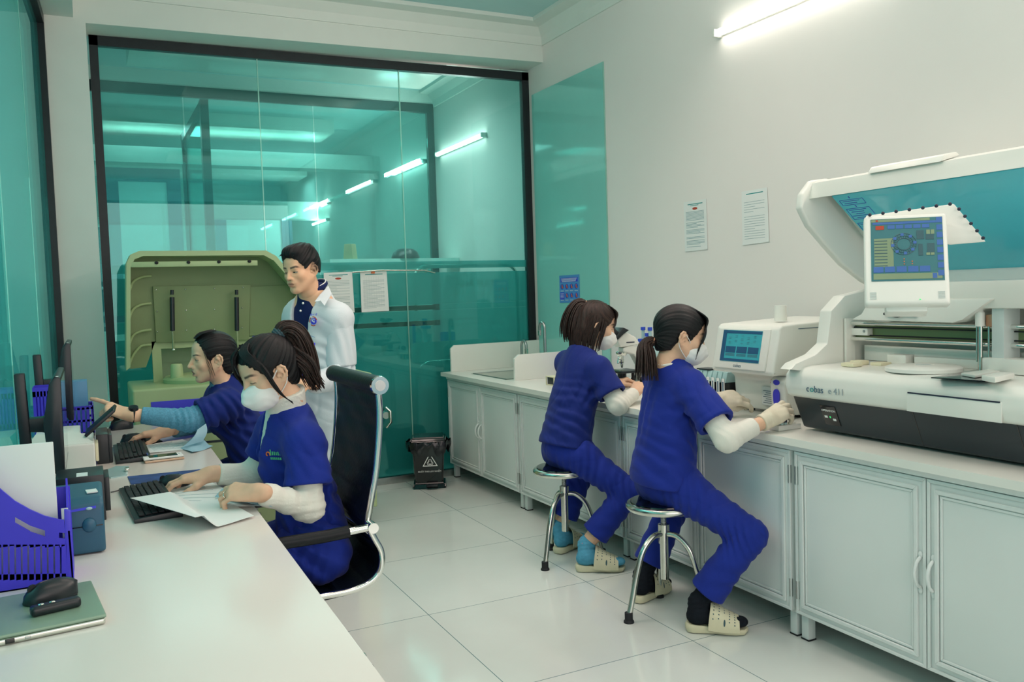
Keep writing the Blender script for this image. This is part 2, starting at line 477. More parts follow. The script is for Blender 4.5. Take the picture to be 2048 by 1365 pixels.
# ---- left glass wall, turned a little towards the desk
A0, A1 = Vector((-0.185, YH + 0.02, 0)), Vector((-0.44, -1.0, 0))
dl = (A1 - A0).normalized(); nl = Vector((-dl.y, dl.x, 0))
if nl.x < 0: nl = -nl
w2 = thing('window_2', None, None, A0); struct(w2)
def lw(s, z, o=0.0): return A0 + dl * s + nl * o + Vector((0, 0, z))
b = MB(); b.prism([lw(0, 0), lw(0.05, 0), lw(0.05, 3.10), lw(0, 3.10)], nl * 0.05)
b.prism([lw(0, 3.05), lw(6.8, 3.05), lw(6.8, 3.11), lw(0, 3.11)], nl * 0.05); b.build('window_frame', M['dark_frame'], w2)
b = MB(); b.prism([lw(0.05, 0.02, -.01), lw(0.15, 0.02, -.01), lw(0.15, 3.06, -.01), lw(0.05, 3.06, -.01)], nl * -0.04)
b.prism([lw(0.05, 2.98, -.01), lw(6.8, 2.98, -.01), lw(6.8, 3.05, -.01), lw(0.05, 3.05, -.01)], nl * -0.04); b.build('inner_frame', mat('frame_teal', lin(40, 74, 76), 0.4), w2)
ss = [0.05, 1.15, 2.25, 3.35, 4.45, 6.8]
for i in range(5):
    b = MB(); b.prism([lw(ss[i] + .003, 0.02, .005), lw(ss[i + 1] - .003, 0.02, .005), lw(ss[i + 1] - .003, 3.06, .005), lw(ss[i] + .003, 3.06, .005)], nl * 0.01); b.build('pane', M['glass_side'], w2)
    if i:
        b = MB(); b.prism([lw(ss[i] - .0025, 0.02, .003), lw(ss[i] + .0025, 0.02, .003), lw(ss[i] + .0025, 3.06, .003), lw(ss[i] - .0025, 3.06, .003)], nl * 0.014); b.build('glass_joint', M['glass_edge'], w2)
b = MB(); b.span((-4.1, -3, 0), (-4.0, 16, 3.5)); struct(b.build('wall_left', mat('wall_teal', (0.40, 0.78, 0.76), 0.7, var=0.02)))
b = MB(); b.span((-4.0, 5.95, 0), (-0.24, 6.05, 3.5)); struct(b.build('wall_side', M['wall_teal']))

# ---- back-painted glass panel on the right wall by the sink
mat('wall_glass', lin(142, 212, 203), 0.06, var=0.05, vscale=1.2, spec=0.5, coat=0.3)
pg = thing('wall_panel', 'tall teal glass panel fixed on right wall behind the sink', 'wall panel', (WX, 5.47, 0.79))
b = MB(); b.prism([(WX - 0.001, 5.992, 0.8), (WX - 0.001, 4.961, 0.8), (WX - 0.001, 4.961, 2.92), (WX - 0.001, 5.992, 2.92)], (-0.008, 0, 0)); b.build('sheet', M['wall_glass'], pg)
b = MB(); b.span((WX - 0.0095, 4.958, 0.8), (WX - 0.001, 4.963, 2.92)); b.build('polished_edge', M['glass_edge'], pg)

# ---- the rooms behind the glass
y2 = 8.10
w3 = thing('window_3', None, None, (1.6, y2, 0)); struct(w3)
b = MB()
b.prism([(-0.2, y2, 3.20), (3.21, y2, 3.20), (3.21, y2, 3.29), (-0.2, y2, 3.29)], (0, 0.05, 0))
b.span((3.14, y2, 0.3), (3.21, y2 + 0.05, 3.2))
b.build('window_frame', M['dark_frame'], w3)
for x0, x1 in ((-0.2, 0.85), (0.86, 2.0), (2.01, 3.14)):
    b = MB(); b.span((x0, y2 + .02, 0.03), (x1, y2 + .03, 3.2)); b.build('pane', M['glass_clear'], w3)
b = MB(); b.span((-4, y2 - 0.05, 3.29), (3.21, y2 + 0.2, 3.4)); struct(b.build('trim_3', M['beam_paint']))
b = MB(); b.prism([(WX, 6.1, 3.25), (WX - 0.02, 6.1, 3.25), (WX - 0.03, 6.1, 3.31), (WX - 0.08, 6.1, 3.365), (WX - 0.16, 6.1, 3.375), (WX - 0.165, 6.1, 3.4), (WX, 6.1, 3.4)], (0, 1.95, 0)); struct(b.build('trim_6', M['beam_paint'], angle=20))
# perpendicular frame with a door further back
w4 = thing('window_4', None, None, (0.9, 8.6, 0)); struct(w4)
xq = at(412, 300, y=8.2).x
b = MB(); b.span((xq - .035, 8.16, 0), (xq + .035, 8.26, 3.2)); b.span((xq - .03, 9.9, 0), (xq + .03, 9.98, 3.2)); b.span((xq - .03, 8.16, 3.12), (xq + .03, 9.98, 3.2))
b.build('window_frame', M['dark_frame'], w4)
b = MB(); b.span((xq - .005, 8.26, 0), (xq + .005, 9.9, 3.12)); b.build('pane', M['glass_clear'], w4)
# beams across the far room
for yb, z0, z1 in ((9.9, 2.88, 3.05), (12.6, 2.55, 2.8)):
    b = MB(); b.span((-4, yb, z0), (3.21, yb + 0.25, z1)); struct(b.build('ceiling_beam', M['beam_paint']))
b = MB(); b.span((-4, 15.6, 0), (WX, 15.7, 3.5)); struct(b.build('wall_far', mat('far_wall', (0.62, 0.84, 0.78), 0.7, var=0.03, vscale=1)))
mat('daylight_pane', (0.46, 0.66, 0.64), 0.4, var=0.05, vscale=1, emit=0.12)
mat('grey_frame', lin(60, 98, 122), 0.5, var=0.05)
def far_window(n, pts, y):
    """bright window of the far room: outer corners given on the plane y"""
    (ax, ay), (bx, by) = pts
    a, c = at(ax, ay, y=y), at(bx, by, y=y)
    r = thing('window_%d' % n, None, None, ((a.x + c.x) / 2, y, min(a.z, c.z))); struct(r)
    w = 0.16
    f = MB()
    f.span((a.x, y - .04, a.z - w), (c.x, y + .02, a.z)); f.span((a.x, y - .04, c.z), (a.x + w, y + .02, a.z - w)); f.span((c.x - w, y - .04, c.z), (c.x, y + .02, a.z - w))
    f.build('window_frame', M['grey_frame'], r)
    f = MB(); f.span((a.x + w, y - .012, c.z), (c.x - w, y, a.z - w)); f.build('pane', M['daylight_pane'], r)
far_window(5, ((205, 335), (375, 640)), 11.5)
far_window(6, ((428, 415), (592, 640)), 13.5)
far_window(7, ((196, 455), (282, 660)), 13.0)

# ---- tube lamps on the right wall
def tube_lamp(y0, y1, z, label, x=WX):
    r = thing('tube_lamp', label, 'lamp', (x, (y0 + y1) / 2, z), 'tube lamps on the right wall')
    b = MB(); b.span((x - 0.022, y0, z - 0.016), (x, y1, z + 0.016), bev=0.004); b.build('housing', M['white_board'], r)
    b = MB(); b.cyl((x - 0.036, y0 + 0.02, z), (x - 0.036, y1 - 0.02, z), 0.019, n=16); b.build('light_tube', M['tube_lit'], r)
    for yy in (y0, y1 - 0.02):
        b = MB(); b.span((x - 0.058, yy, z - 0.021), (x, yy + 0.02, z + 0.021), bev=0.004); b.build('end_cap', M['white_board'], r)
    l = area('tube_glow', (x - 0.075, (y0 + y1) / 2, z), (0.04, abs(y1 - y0) - 0.1), 15, WARM, (0, PI / 2, 0))
    l.parent = r; l.matrix_parent_inverse = Matrix.Translation(-Vector((x, (y0 + y1) / 2, z)))
    return r
tube_lamp(2.58, 3.78, 2.77, 'white tube lamp high on the wall above the large analyzer')
tube_lamp(0.95, 2.15, 2.77, 'white tube lamp on the right wall beside the camera')
tube_lamp(-1.1, 0.1, 2.77, 'white tube lamp on the right wall behind the camera')
tube_lamp(6.85, 7.97, 2.765, 'lit tube lamp behind glass nearest the dark corner post')
tube_lamp(8.32, 9.30, 2.758, 'lit tube lamp seen through two glass partitions, right behind the inner post')
tube_lamp(12.2, 13.2, 2.745, 'small lit tube lamp in the far room, upper of two')
tube_lamp(12.3, 13.2, 2.52, 'small lit tube lamp in the far room, lower of two')

# ---- boxes added over the fill lights, and a window frame added behind the camera
for lx, ly, sx, sy, lb in ((1.75, 3.4, 1.6, .6, 'added fill-light box above the middle of the laboratory'), (1.2, 1.5, 1.8, .6, 'added fill-light box above the near end of the desk'), (1.9, -0.4, 1.6, .6, 'added fill-light box behind the camera'), (1.5, 5.0, 1.8, .4, 'added fill-light box nearest the glass partition'),
        (1.6, 7.1, 2.4, .6, 'added fill-light box just behind the glass partition'), (1.4, 10.0, 2.4, .6, 'added fill-light box in the middle room behind the glass'), (1.4, 13.5, 3.4, .6, 'added fill-light box in the farthest room')):
    z0 = 3.345 if ly < 6 else 3.255
    b = MB(); b.span((lx - sx / 2 - .02, ly - sy / 2 - .02, z0), (lx + sx / 2 + .02, ly + sy / 2 + .02, 3.40), bev=.004)
    tag(b.build('fill_light_box', M['white_board']), lb, 'lamp', 'added fill-light boxes')
b = MB(); b.span((-0.02, 0.75, 3.185), (0.02, 4.45, 3.22), bev=.004); tag(b.build('side_fill_box', M['white_board']), 'long box added under the beam for the side fill light', 'lamp')
w8 = thing('window_8', None, None, (1.2, -2.95, 0.75)); struct(w8)
b = MB()
for a, c in (((-.85, .75), (3.2, .80)), ((-.85, 3.0), (3.2, 3.05)), ((-.85, .8), (-.80, 3.0)), ((1.17, .8), (1.22, 3.0)), ((3.15, .8), (3.2, 3.0))): b.span((a[0], -2.98, a[1]), (c[0], -2.93, c[1]))
b.build('window_frame', M['dark_frame'], w8)

# ---- things seen through the glass
b = MB(); p0, p1 = at(690, 519, y=7.6), at(895, 519, y=7.6)
sh = thing('wall_shelf', 'pale shelf ledge seen through the glass carrying a beige box', 'shelf', (p0.x, 7.6, p0.z))
b.span((p0.x - 0.15, 7.55, p0.z - 0.05), (3.2, 7.85, p0.z)); b.build('shelf_board', mat('ledge', (0.6, 0.85, 0.8), 0.5), sh)
for xx in (p0.x, 2.9):
    b = MB(); b.prism([(xx, 7.85, p0.z - .05), (xx, 7.6, p0.z - .05), (xx, 7.85, p0.z - .25)], (0.02, 0, 0)); b.build('bracket', M['steel'], sh)
q = at(701, 517, y=7.65)
b = MB(); b.lathe([(0.062, 0), (0.066, 0.01), (0.054, 0.135), (0.05, 0.14)], (q.x, q.y, p0.z), n=4); tag(b.build('storage_box', M['brown_box']), 'beige tapered box standing on the shelf behind glass', 'box')
q = at(811, 517, y=7.65)
hb = MB()
hb.lathe([(0.135, 0.0), (0.133, 0.02), (0.115, 0.06), (0.075, 0.09), (0.02, 0.10)], (q.x, q.y, p0.z), n=14); tag(hb.build('dark_helmet', M['black_plastic']), 'dark domed cap lying on the shelf behind glass', 'cap')
# steel tube trolley frame added for a faint reflection in the glass
tr = thing('reflection_frame', 'curved steel tube frame added for a faint reflection in the frosted glass', 'bent_rail', (2.7, 6.45, 0))
b = MB()
a1 = at(1040, 620, y=6.3); a2 = at(1033, 530, y=6.3); a3 = at(850, 530, y=6.3); a4 = at(832, 620, y=6.3)
zt = a2.z
path = [(a4.x, 6.3, 0.02), (a4.x, 6.3, zt - .1)] + arc((a4.x + .1, 6.3, zt - .1), 0.1, PI, PI / 2, 6, (1, 0, 0), (0, 0, 1)) + arc((a2.x - .1, 6.3, zt - .1), 0.1, PI / 2, 0, 6, (1, 0, 0), (0, 0, 1)) + [(a2.x, 6.3, 0.02)]
b.tube(path, 0.014, 10); b.build('upper_rail', M['steel'], tr)
b = MB(); c1 = at(835, 760, y=6.25); c2 = at(872, 725, y=6.25)
path = [(c1.x, 6.25, 0.02), (c1.x, 6.25, c2.z - .12)] + arc((c1.x + .12, 6.25, c2.z - .12), 0.12, PI, PI / 2, 6, (1, 0, 0), (0, 0, 1)) + [(c2.x + 0.9, 6.25, c2.z)]
b.tube(path, 0.017, 10); b.build('lower_rail', M['steel'], tr)
lc = thing('low_dark_box', 'dark low box added behind the frosted glass to darken it near the bin', 'cabinet', (2.2, 6.75, 0))  # dark box added only to deepen the tone of the lower glass
b = MB(); b.span((1.30, 6.55, 0.04), (3.12, 6.95, 0.60), bev=.006); b.build('body', mat('darkening_box', lin(30, 48, 50), .5), lc)
b = MB(); b.span((1.28, 6.53, 0.60), (3.14, 6.97, 0.63), bev=.004); b.build('top', M['darkening_box'], lc)
# round lock of the glass door
lk = at(768, 830, y=YP)
dr = thing('glass_door_lock', 'small round chrome lock on the glass beside black chair', 'lock', lk)
b = MB(); b.cyl((lk.x, YP + 0.01, lk.z), (lk.x, YP - 0.05, lk.z), 0.03, 0.026); b.build('rose', M['chrome'], dr)
b = MB(); b.tube([(lk.x, YP - .045, lk.z + .06), (lk.x + .03, YP - .06, lk.z + .03), (lk.x + .03, YP - .06, lk.z - .05), (lk.x, YP - .045, lk.z - .09)], 0.012); b.build('handle', M['chrome'], dr)
# papers hanging on the glass partition
mat('ink_pale', lin(150, 175, 178), 0.6)
def notice(name, label, pts, pl, lines, rows, thick=0.0012, title=M['ink_teal'], body=M['ink'], oval=True, group=None, grid=False):
    """a printed sheet; pts: top-left, top-right, bottom-right, bottom-left pixels; pl: dict fixing the plane"""
    P = [at(*p, **pl) for p in pts]
    nrm = (P[1] - P[0]).cross(P[3] - P[0]).normalized()
    if nrm.dot(Vector((0, 0, CAM_Z)) - P[0]) < 0: nrm = -nrm
    r = thing(name, label, 'notice', (P[3] + P[2]) / 2, group)
    off = nrm * 0.002
    b = MB(); b.prism([p + off for p in P], nrm * thick); b.build('sheet', M['paper'], r)
    U = P[1] - P[0]; V = P[3] - P[0]; O = P[0] + off + nrm * (thick)
    def bar(bm, u0, u1, v0, v1):
        bm.prism([O + U * u0 + V * v0, O + U * u1 + V * v0, O + U * u1 + V * v1, O + U * u0 + V * v1], nrm * 0.0003)
    rnd = random.Random(len(label))
    t = MB(); bar(t, 0.18, 0.84, 0.055, 0.072)
    if lines: bar(t, 0.3, 0.66, 0.085, 0.098)
    t.build('title_line', title, r)
    if oval:
        o = MB(); c = O + U * 0.5 + V * 0.155
        o.prism([c + U * (0.11 * math.cos(a)) + V * (0.026 * math.sin(a)) for a in np.linspace(0, 2 * PI, 18)[:-1]], nrm * 0.0004); o.build('red_stamp', M['ink_red'], r)
    t = MB()
    for k in range(rows):
        v = 0.21 + 0.72 * k / rows
        if rnd.random() < 0.16 and not grid: continue
        bar(t, 0.09, 0.09 + (0.8 if rnd.random() < 0.6 else rnd.uniform(0.3, 0.7)), v, v + 0.008)
    if grid:
        for k in range(9): bar(t, 0.14 + k * 0.09, 0.142 + k * 0.09, 0.12, 0.88)
    t.build('text_lines', body, r)
    return r
notice('paper_notice', 'printed notice taped on the glass behind the man', [(647, 546), (704, 544), (709, 625), (650, 628)], dict(y=YP - 0.002), True, 20, body=M['ink_pale'])
ng = notice('paper_notice', 'blank-looking gridded sheet hung by an orange clip on the glass', [(720, 545), (773, 543), (778, 622), (723, 625)], dict(y=YP - 0.002), False, 22, oval=False, grid=True, body=M['ink_pale'])
q = at(746, 545, y=YP - 0.012)
b = MB(); b.box((q.x, q.y, q.z), (0.026, 0.014, 0.018), bev=.003); b.build('clip', M['ink_orange'], ng)
b = MB(); b.tube([at(705, 545, y=YP - .02), at(760, 541, y=YP - .02), at(850, 541, y=YP - .02), at(870, 546, y=YP - .005)], 0.006); tag(b.build('hanging_rail', M['steel']), 'thin steel rail on the glass that the gridded sheet hangs from', 'rail')
# notices on the right wall
notice('paper_notice', 'notice with a red oval stamp taped on the white wall', [(1368, 405), (1413, 398), (1416, 499), (1371, 504)], dict(x=WX - 0.001), True, 30, body=mat('ink_soft', lin(110, 150, 160), 0.6))
notice('paper_notice', 'plain pale notice on the white wall nearest the large analyzer', [(1484, 384), (1535, 375), (1539, 484), (1486, 491)], dict(x=WX - 0.001), False, 16, oval=False, body=M['ink_pale'])
# hand washing poster on the glass panel
P = [at(*p, x=WX - 0.0095) for p in ((1119, 552), (1159, 549), (1160, 606), (1120, 606))]
ps = thing('poster', 'small blue hand washing poster on the teal glass panel', 'poster', (P[2] + P[3]) / 2)
U, V, O, nn = P[1] - P[0], P[3] - P[0], P[0], Vector((-1, 0, 0))
def pbar(bm, u0, u1, v0, v1, h=0.0006):
    bm.prism([O + nn * .001 + U * u0 + V * v0, O + nn * .001 + U * u1 + V * v0, O + nn * .001 + U * u1 + V * v1, O + nn * .001 + U * u0 + V * v1], nn * h)
b = MB(); pbar(b, 0, 1, 0, 1, 0.0012); b.build('sheet', mat('poster_blue', lin(86, 150, 214), 0.5), ps)
b = MB(); pbar(b, 0.07, 0.92, 0.09, 0.25, .0018); pbar(b, 0.03, 0.25, 0.62, 0.88, .0018); b.build('dark_block', M['blue_panel'], ps)
b = MB()
for k in range(4): pbar(b, 0.1 + .01 * k, 0.88 - .02 * k, 0.115 + k * .035, 0.13 + k * .035, .0024)
for k in range(4): pbar(b, 0.06, 0.22, 0.66 + k * .05, 0.675 + k * .05, .0024)
for k in range(4):
    for v in (0.56, 0.9): pbar(b, 0.06 + .235 * k, 0.22 + .235 * k, v, v + .015, .0018)
b.build('text_lines', M['ink_white'], ps)
for r_ in range(2):
    for k in range(4):
        if r_ == 1 and k == 0: continue
        c = O + U * (0.14 + 0.235 * k) + V * (0.41 + 0.33 * r_) + nn * .002
        b = MB(); b.prism([c + U * (0.085 * math.cos(a)) + V * (0.10 * math.sin(a)) for a in np.linspace(0, 2 * PI, 16)[:-1]], nn * .0006); b.build('picture_circle', M['blue_cap'], ps)
        b = MB(); b.box(c + nn * .001 + V * -.02, (0.001, 0.012, 0.02), bev=.0004); b.box(c + nn * .001 + V * .03 + U * .02, (0.001, 0.018, 0.012), bev=.0004); b.build('hands_picture', M['ink_orange'], ps)
# ================================================================== the white counter along the right wall
CX, CT = 2.41, 0.80                     # cabinet front, worktop height
def cabinet(y0, y1, label, handle=True):
    """a two-door unit on short square legs; doors have raised frames, butterfly hinges and bow handles"""
    r = thing('base_cabinet', label, 'cabinet', ((CX + 3.19) / 2, (y0 + y1) / 2, 0.0), 'white base cabinets under the worktop')
    b = MB(); b.span((CX + 0.018, y0 + .002, 0.095), (3.19, y1 - .002, 0.772 if y0 < 4.5 else 0.60), bev=0.003)
    if y0 > 4.5: b.span((CX + 0.018, y0 + .002, 0.60), (2.46, y1 - .002, .772)); b.span((2.97, y0 + .002, 0.60), (3.19, y1 - .002, .772))
    b.build('body', M['white_lacquer'], r)
    ym = (y0 + y1) / 2
    for k, (a, c) in enumerate(((y0 + 0.012, ym - 0.002), (ym + 0.002, y1 - 0.012))):
        d = MB(); z0, z1 = 0.108, 0.742
        d.span((CX, a, z0), (CX + 0.018, c, z1), bev=.003)
        # mitred moulding: outer rail, inner bead, sunk panel
        w = 0.05
        def rail(p, q, o):
            d.prism(p, q)
        for (i0, o0, xx) in ((0.0, 0.012, -0.006), (0.030, 0.044, -0.010), (0.047, 0.056, -0.005)):
            A = [(CX, a + i0, z0 + i0), (CX, c - i0, z0 + i0), (CX, c - i0, z1 - i0), (CX, a + i0, z1 - i0)]
            B = [(CX, a + o0, z0 + o0), (CX, c - o0, z0 + o0), (CX, c - o0, z1 - o0), (CX, a + o0, z1 - o0)]
            for e in range(4):
                f = (e + 1) % 4
                d.prism([A[e], A[f], B[f], B[e]], (xx, 0, 0), bev=0.0015, seg=1)
        do = d.build('door', M['white_lacquer'], r)
        hy = a + 0.006 if k == 0 else c - 0.006
        for zz in (0.20, 0.65):
            h = MB(); h.cyl((CX - 0.004, hy, zz - .035), (CX - 0.004, hy, zz + .035), 0.005, n=10)
            h.span((CX - 0.003, hy - 0.008, zz - .035), (CX + .001, hy + 0.008, zz + .035)); h.build('hinge', M['steel_dull'], do)
        hy = c - 0.022 if k == 0 else a + 0.022
        h = MB(); h.tube(smooth_path([(CX - 0.004, hy, 0.475), (CX - 0.022, hy, 0.46), (CX - 0.032, hy, 0.425), (CX - 0.022, hy, 0.39), (CX - 0.004, hy, 0.375)]), 0.006, 10)
        for zz in (0.485, 0.365): h.ball((CX - .003, hy, zz), (0.005, 0.009, 0.012), n=12)
        h.build('handle', M['white_lacquer'], do)
    for yy in (y0 + 0.03, y1 - 0.03):
        for xx in (2.45, 3.1):
            g = MB(); g.span((xx - .018, yy - .018, 0.004), (xx + .018, yy + .018, 0.1), bev=.002); lo = g.build('leg', M['white_lacquer'], r)
            g = MB(); g.span((xx - .02, yy - .02, 0), (xx + .02, yy + .02, 0.006)); g.build('foot', M['black_rubber'], lo)
    return r
units = [(4.82, 6.0, 'white cabinet unit farthest back, beside the black pedal bin'), (3.64, 4.82, 'white cabinet unit behind the first steel stool and short-haired woman'),
         (2.46, 3.64, 'white cabinet unit behind the nearer stool and the gloved woman'), (1.28, 2.46, 'white cabinet unit under the large analyzer, its handles in full view')]
for y0, y1, lb in units: cabinet(y0, y1, lb)
wt = MB()
for y0, y1, x0, x1 in ((0.9, 5.16, 2.365, 3.205), (5.72, 6.02, 2.365, 3.205), (5.16, 5.72, 2.365, 2.50), (5.16, 5.72, 2.93, 3.205)):
    wt.span((x0, y0, 0.772), (x1, y1, CT), bev=0.0)
tag(wt.build('worktop', M['white_board']), 'long white worktop running over the cabinets on the right', 'worktop')
mt = MB(); mt.prism([(2.392, 0.9, 0.772), (2.405, 0.9, 0.745), (2.425, 0.9, 0.745), (2.425, 0.9, 0.772)], (0, 5.1, 0)); 
tag(mt.build('trim_4', M['white_lacquer'], angle=20), kind='structure')

# sink with steel rim, taps and the white splash boards around it
sk = thing('sink', 'steel sink let into the far end of the white worktop', 'sink', (2.715, 5.44, 0.62))
b = MB()
b.prism([(2.49, 5.15, CT), (2.94, 5.15, CT), (2.94, 5.73, CT), (2.49, 5.73, CT)], (0, 0, 0.002))
b.build('rim', M['steel'], sk)
b = MB()
o_, i_ = [(2.50, 5.16), (2.93, 5.16), (2.93, 5.72), (2.50, 5.72)], [(2.53, 5.19), (2.90, 5.19), (2.90, 5.69), (2.53, 5.69)]
for e in range(4):
    f = (e + 1) % 4
    b.prism([(*o_[e], CT + .003), (*o_[f], CT + .003), (*i_[f], 0.64), (*i_[e], 0.64)], (0, 0, 0.003))
b.span((2.53, 5.19, 0.635), (2.90, 5.69, 0.64)); b.build('basin', M['steel_dull'], sk)
b = MB(); b.cyl((2.7, 5.44, .64), (2.7, 5.44, .646), 0.035); b.build('drain', M['chrome'], sk)
def tap(x, y, zt, r, label, sgn=-1):
    t = thing('sink_tap', label, 'tap', (x, y, CT), 'gooseneck taps')
    b = MB(); b.lathe([(0.024, 0), (0.024, 0.012), (0.015, 0.02), (0.014, 0.07)], (x, y, CT)); b.build('base', M['steel_dull'], t)
    b = MB(); b.tube([(x, y, CT + .05), (x, y, zt - r)] + arc((x, y + sgn * r, zt - r), r, 0, PI, 10, (0, -sgn, 0), (0, 0, 1)) + [(x, y + 2 * sgn * r, zt - r - .05)], 0.011, 12); b.build('spout', M['steel_dull'], t)
    b = MB(); b.cyl((x, y + 2 * sgn * r, zt - r - .02), (x, y + 2 * sgn * r, zt - r - .055), 0.014); b.build('nozzle', M['steel'], t)
    b = MB(); b.cyl((x, y, CT + .06), (x - .05, y, CT + .085), 0.006); b.build('lever', M['steel'], t)
q = at(1090, 690, y=5.2)
tap(q.x, 5.2, at(1088, 646, y=5.2).z, 0.035, 'steel gooseneck tap standing nearer, in front of teal panel', 1)
q = at(1043, 700, y=5.85)
tap(q.x, 5.85, at(1040, 682, y=5.85).z, 0.04, 'steel tap at the sink, mostly behind the white divider')
def board(name, label, pts, t, chamfer=0.03):
    b = MB(); b.prism(pts, t, bev=0.003); return tag(b.build(name, M['white_board']), label, 'splash board', 'white boards standing around the sink')
board('splash_board', 'white splash board along the glass behind the sink', [(2.44, 5.985, CT), (3.2, 5.985, CT), (3.2, 5.985, 1.002), (2.47, 5.985, 1.0), (2.44, 5.985, 0.975)], (0, 0.022, 0))
board('splash_board', 'white dividing board between the sink and the microscope', [(2.515, 5.06, CT), (3.2, 5.06, CT), (3.2, 5.06, 0.975), (2.55, 5.06, 0.972), (2.515, 5.06, 0.945)], (0, 0.022, 0))
# small slotted rack
b = MB(); q = at(1100, 770, z=CT)
sr = thing('slotted_rack', 'small cream slotted slide rack before the dividing board', 'rack', (q.x, q.y, CT))
b.span((q.x - .02, q.y - .09, CT), (q.x + .10, q.y + .02, CT + .006), bev=.002)
b.span((q.x - .02, q.y - .09, CT + .05), (q.x + .10, q.y + .02, CT + .056), bev=.002); b.build('shelf', M['cream_plastic'], sr)
b = MB()
for k in range(5): b.span((q.x - .02 + k * .028, q.y - .088, CT + .006), (q.x - .014 + k * .028, q.y - .082, CT + .05))
for k in range(5): b.span((q.x - .02 + k * .028, q.y + .012, CT + .006), (q.x - .014 + k * .028, q.y + .018, CT + .05))
b.build('divider', M['cream_plastic'], sr)
b = MB(); b.span((q.x - .012, q.y - .080, CT + .006), (q.x + .092, q.y + .010, CT + .048), bev=.002); b.build('dark_backing', M['black_plastic'], sr)  # plain dark box filling the slots

# ---- pedal bin
def pedal_bin():
    c = at(852, 968, z=0); x, y = c.x, 5.80
    Mx = Matrix.Translation((x, y, 0)) @ Matrix.Rotation(math.radians(-22), 4, 'Z')
    r = thing('pedal_bin', 'black glossy pedal bin with a bag rim, against the glass', 'bin', (x, y, 0))
    def frus(b, z0, z1, w0, d0, w1, d1):
        A = [(-w0, -d0, z0), (w0, -d0, z0), (w0, d0, z0), (-w0, d0, z0)]; B = [(-w1, -d1, z1), (w1, -d1, z1), (w1, d1, z1), (-w1, d1, z1)]
        vs = [b.bm.verts.new(Vector(p)) for p in A + B]
        for f in ((3, 2, 1, 0), (4, 5, 6, 7), (0, 1, 5, 4), (1, 2, 6, 5), (2, 3, 7, 6), (3, 0, 4, 7)): b.bm.faces.new([vs[i] for i in f])
        es = list({e for v in vs for e in v.link_edges})
        rr = bmesh.ops.bevel(b.bm, geom=es, offset=0.012, segments=3, affect='EDGES'); return b._fin(b._island([v for f in rr['faces'] for v in f.verts]), None)
    b = MB(Mx); frus(b, 0.03, 0.33, 0.098, 0.09, 0.118, 0.108); b.build('body', M['black_gloss'], r)
    b = MB(Mx); frus(b, 0.0, 0.045, 0.125, 0.115, 0.11, 0.10); b.build('base', M['black_gloss'], r)
    b = MB(Mx); frus(b, 0.338, 0.372, 0.132, 0.122, 0.12, 0.11); b.build('lid', M['black_gloss'], r)
    b = MB(Mx); b.box((0.02, -0.122, 0.03), (0.08, 0.05, 0.016), bev=.006); b.build('pedal', M['black_plastic'], r)
    b = MB(Mx)
    rnd = random.Random(4)
    ring = []
    for k in range(44):
        a = 2 * PI * k / 44; ex = 0.128 / max(abs(math.cos(a)), abs(math.sin(a)) * 1.09)
        flare = 1 + 0.28 * max(0, math.cos(2 * a)) ** 3
        ring.append((math.cos(a) * ex * flare, math.sin(a) * ex * flare))
    b.grid(lambda u, v: (lambda p, j: (p[0] * (1 + .06 * math.sin(v * 3)) * (1 - .1 * v), p[1] * (1 + .05 * math.sin(v * 3)), 0.338 - v * (0.07 + 0.03 * math.sin(u * 31) + 0.02 * math.sin(u * 77)) + .008 * math.sin(u * 90)))(ring[int(u * 44) % 44], 0), 45, 5)
    bag = b.build('bag', mat('bin_bag', lin(16, 22, 26), 0.18, var=0.1, bump=0.5, bscale=40), r)
    # warning triangle with a biohazard-like mark and a line of lettering
    S = Mx @ basis((0.01, -0.1008, 0.195), (1, 0, 0), (0, 0.06, 1))
    b = MB(S)
    def tri(R): return [(R * math.sin(a), R * math.cos(a), 0) for a in (0, 2 * PI / 3, 4 * PI / 3)]
    o, i = tri(0.062), tri(0.052)
    for e in range(3):
        f = (e + 1) % 3; b.prism([o[e], o[f], i[f], i[e]], (0, 0, 0.0035))
    for k in range(3):
        a = PI / 2 + 2 * PI * k / 3
        b.tube(arc((0.011 * math.cos(a), 0.011 * math.sin(a) - .004, .003), 0.011, a - 2.2 + 0, a + 2.2, 12, (1, 0, 0), (0, 1, 0)), 0.0016, 6)
    b.tube(arc((0, -.004, .003), 0.012, 0, 2 * PI, 18, (1, 0, 0), (0, 1, 0)), 0.0012, 6)
    b.build('warning_triangle', M['ink_white'], r)
    text('lettering', 'CHẤT THẢI LÂY NHIỄM', 0.0155, Mx @ basis((0.005, -0.0975, 0.125), (1, 0, 0), (0, 0.06, 1)) @ Matrix.Translation((0, 0, 0.004)), M['ink_white'], r, 0.0006)
pedal_bin()

